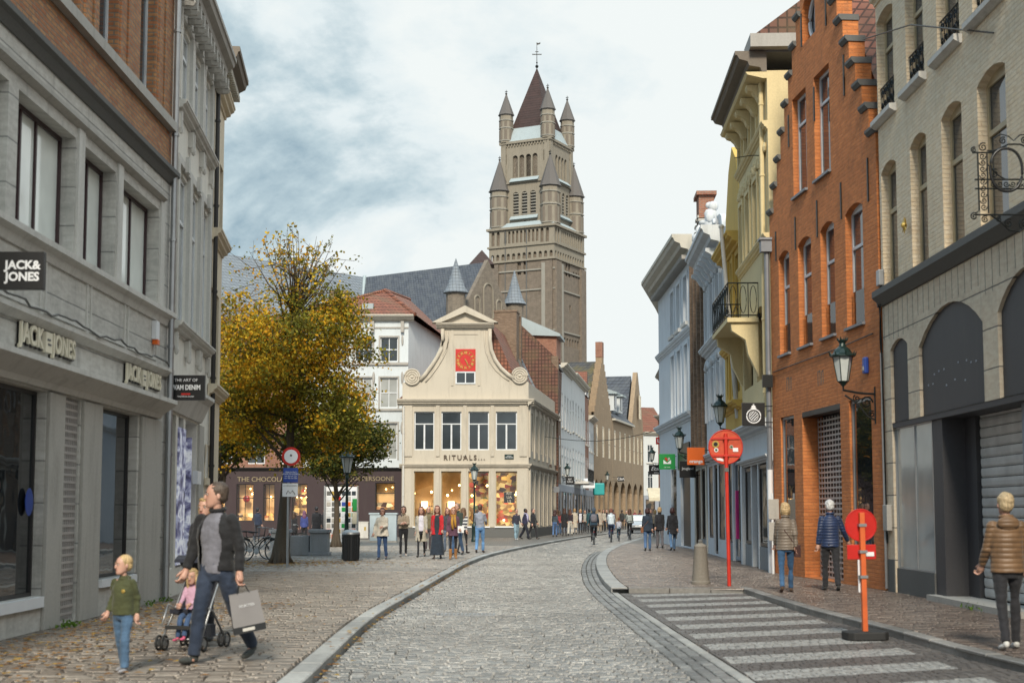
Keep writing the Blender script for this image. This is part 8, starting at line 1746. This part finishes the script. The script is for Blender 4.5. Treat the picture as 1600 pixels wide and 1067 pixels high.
# ================================================================= bicycles
def bicycle(label, loc, rz, sc=1.0, lean=0, rear=False):
    t = thing('bicycle', label, 'bicycle', loc, rz); t.rotation_euler = (0, lean, rz); t.scale = (sc, sc, sc); w = .34; fy, ry_ = -.55, .52
    for y in (fy, ry_):
        mb = MB(); mb.tube([(0, y+w*cos(k*pi/16), w+w*sin(k*pi/16)) for k in range(32)], .018, 6, close=True); o = mb.build('wheel', 'rubber', t, smooth=True); mb = MB()
        for k in range(14): a = k*pi/7; mb.tube([(0, y, w), (0, y+(w-.02)*cos(a), w+(w-.02)*sin(a))], .0035, 3)
        mb.tube([(0, y+(w-.022)*cos(k*pi/12), w+(w-.022)*sin(k*pi/12)) for k in range(24)], .008, 4, close=True); mb.build('rim', 'galv', o)
        MB().tube([(0, y+(w+.035)*cos(a), w+(w+.035)*sin(a)) for a in [radians(d) for d in ((60, 90, 120, 150, 180, 200) if y < 0 else (-20, 0, 30, 60, 90, 120))]], .022, 5).build('mudguard', 'iron', t)
    mb = MB(); bb = (0, .08, .30); st_ = (0, .22, .78); hd = (0, -.38, .82); mb.tube([bb, st_], .016, 6); mb.tube([bb, (0, -.36, .70)], .018, 6); mb.tube([(0, .20, .70), (0, -.37, .78)], .014, 6)
    for sd in (-.05, .05): mb.tube([bb, (sd, ry_, w)], .009, 5); mb.tube([(0, .2, .7), (sd, ry_, w)], .008, 5); mb.tube([(0, -.37, .66), (sd, fy, w)], .01, 5)
    mb.tube([(0, -.36, .66), (0, -.41, .98)], .016, 6); mb.build('frame', 'galv' if not rear else 'iron', t, smooth=True)
    MB().tube([(-.28, -.22, 1.02), (-.24, -.34, 1.04), (0, -.42, 1.0), (.24, -.34, 1.04), (.28, -.22, 1.02)], .013, 6).build('handlebar', 'galv', t, smooth=True)
    mb = MB(); mb.ell((0, .28, .90), (.08, .12, .03), 10, 6); mb.ell((0, .16, .90), (.03, .12, .022), 8, 6); mb.tube([st_, (0, .24, .9)], .012, 5); mb.build('saddle', 'rubber', t, smooth=True)
    mb = MB(); mb.cyl((-.03, .08, .3), (-.02, .08, .3), .09, n=14); mb.tube([(-.06, .08, .3), (-.06, .08, .14)], .01, 4); mb.tube([(.06, .08, .3), (.06, .08, .46)], .01, 4); mb.box(-.12, -.05, .04, .12, .13, .15); mb.box(.05, .12, .04, .12, .45, .47); mb.build('crank', 'galv', t)
    MB().box(-.06, .06, .32, .66, .735, .75).tube([(0, .60, .74), (0, ry_, w)], .008, 4).build('carrier', 'iron', t); MB().box(-.03, .03, .66, .68, .62, .68).build('rear_light', 'sign_red', t); return t
def cyclist(px, py, rz, H, label, blabel, top, legs, hair, sc=1.0, kind='cloth', child=False, lean=.22, **k):
    p = G(px, py, 0); bicycle(blabel, p, radians(rz), sc)
    hf = Matrix.Rotation(radians(rz), 4, 'Z')@Vector((0, .22*sc, 0)); s = H/1.75
    t = person(label, (p.x+hf.x, p.y+hf.y, 0), rz=rz, H=H, top=top, legs=legs, hair=hair, sit=[(1.25, 1.10), (.72, .62)], lean=lean, arms=[(.95-lean, .18, .30, .0), (.95-lean, .18, .30, .0)], kind=kind, child=child, zoff=.93*sc+.03-.86*s, **k); return t
c1_ = cyclist(928, 851, 178, 1.78, 'cyclist in dark blue jacket with a grey backpack riding away', 'dark bicycle ridden by the cyclist with the backpack', ('jacket', (.015, .04, .07)), ('trousers', (.015, .016, .02)), ('hood', (.05, .07, .10)))
loft(MB(), [(1.02, 0, .20, .13, .06), (1.12, 0, .21, .15, .09), (1.30, 0, .18, .15, .09), (1.42, 0, .15, .12, .06)], 12).xf(Matrix.Translation((0, 0, .1))@Matrix.Rotation(.10, 4, 'X')).build('backpack', cloth((.14, .13, .15)), c1_, smooth=True)
cyclist(955, 847, 178, 1.68, 'cyclist in white jacket and blue trousers riding away', 'bicycle ridden by the cyclist in the white jacket', ('jacket', (.52, .58, .62)), ('trousers', (.03, .05, .12)), ('bob', (.16, .05, .03)))
cyclist(967, 845, 178, 1.22, 'child in pale top cycling between two adults', 'small bicycle ridden by the child', ('sweater', (.45, .45, .50)), ('trousers', (.03, .08, .12)), ('tail', (.16, .06, .03)), sc=.72, child=True)
cyclist(984, 843, 180, 1.68, 'cyclist in grey cardigan and black trousers riding away beside the child', 'bicycle ridden by the cyclist in the grey cardigan', ('sweater', (.42, .44, .40)), ('trousers', DK), ('long', (.10, .04, .02)))
p = G(404, 877); bicycle('silver city bicycle parked with its front wheel towards the big tree trunk', (p.x-.05, p.y+.3, .1), radians(72), 1.0, .05); bicycle('dark bicycle parked behind the silver one near the shop windows', (p.x-.6, p.y+2.2, .1), radians(84), 1.0, .06, True); bicycle('dark bicycle leaning by the maroon shopfront near the man in navy', (p.x-1.0, p.y+12, .1), radians(95), 1.0, .05, True)
# ================================================================= silver car
p = G(1003, 829, 0); Yc = 112; cp = D(1001, 829, Yc); t = thing('car', 'small silver car driving towards the camera in the bend, one headlight bright', 'car', (cp.x, Yc, 0), radians(-10))
def section(y, zs): return [(x, y, z) for x, z in zs]
pr = [(-2.0, [(.72, .30), (.76, .55), (.62, .68)]), (-1.75, [(.80, .26), (.85, .62), (.70, .80)]), (-1.0, [(.84, .24), (.88, .70), (.74, .93)]), (-.35, [(.84, .24), (.88, .75), (.62, 1.36)]), (.5, [(.84, .24), (.88, .78), (.62, 1.45)]), (1.3, [(.84, .24), (.88, .78), (.60, 1.38)]), (1.85, [(.78, .3), (.82, .7), (.6, .95)])]
mb = MB(); n = 6
for y, s_ in pr: mb.v += [(-s_[2][0], y, s_[2][1]), (-s_[1][0], y, s_[1][1]), (-s_[0][0], y, s_[0][1]), (s_[0][0], y, s_[0][1]), (s_[1][0], y, s_[1][1]), (s_[2][0], y, s_[2][1])]
for i in range(len(pr)-1):
    for k in range(6): a_ = i*6+k; b_ = i*6+(k+1) % 6; mb.f.append((a_, b_, b_+6, a_+6)); mb.m.append(0)
mb.f.append((5, 4, 3, 2, 1, 0)); mb.m.append(0); e_ = (len(pr)-1)*6; mb.f.append(tuple(e_+k for k in range(6))); mb.m.append(0)
plain('car_paint', (.42, .44, .47), .25, .5, .03, coat=.5); mb.build('body', 'car_paint', t, smooth=True, angle=35, bevel=.03)
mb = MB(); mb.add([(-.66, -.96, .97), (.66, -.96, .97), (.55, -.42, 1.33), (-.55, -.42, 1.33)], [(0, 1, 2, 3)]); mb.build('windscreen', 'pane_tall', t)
for sd in (-1, 1):
    MB().ell((sd*.58, -1.86, .64), (.17, .1, .09), 12, 8).build('headlight', 'head_light' if sd < 0 else 'lamp_glass', t); MB().ell((sd*.95, -.75, .95), (.1, .06, .07), 8, 6).build('wing_mirror', 'car_paint', t)
    for y in (-1.3, 1.25): w = MB().cyl((sd*.70, y, .30), (sd*.87, y, .30), .30, n=20).build('wheel', 'rubber', t, smooth=True, angle=40); MB().cyl((sd*.87, y, .3), (sd*.885, y, .3), .18, n=12).build('rim', 'galv', w)
MB().box(-.5, .5, -2.03, -1.95, .33, .48).build('grille', 'iron', t); MB().box(-.26, .26, -2.05, -2.031, .50, .60).build('number_plate', 'sign_white', t)
for o in bpy.data.objects:
    if '_hands' in o: del o['_hands']
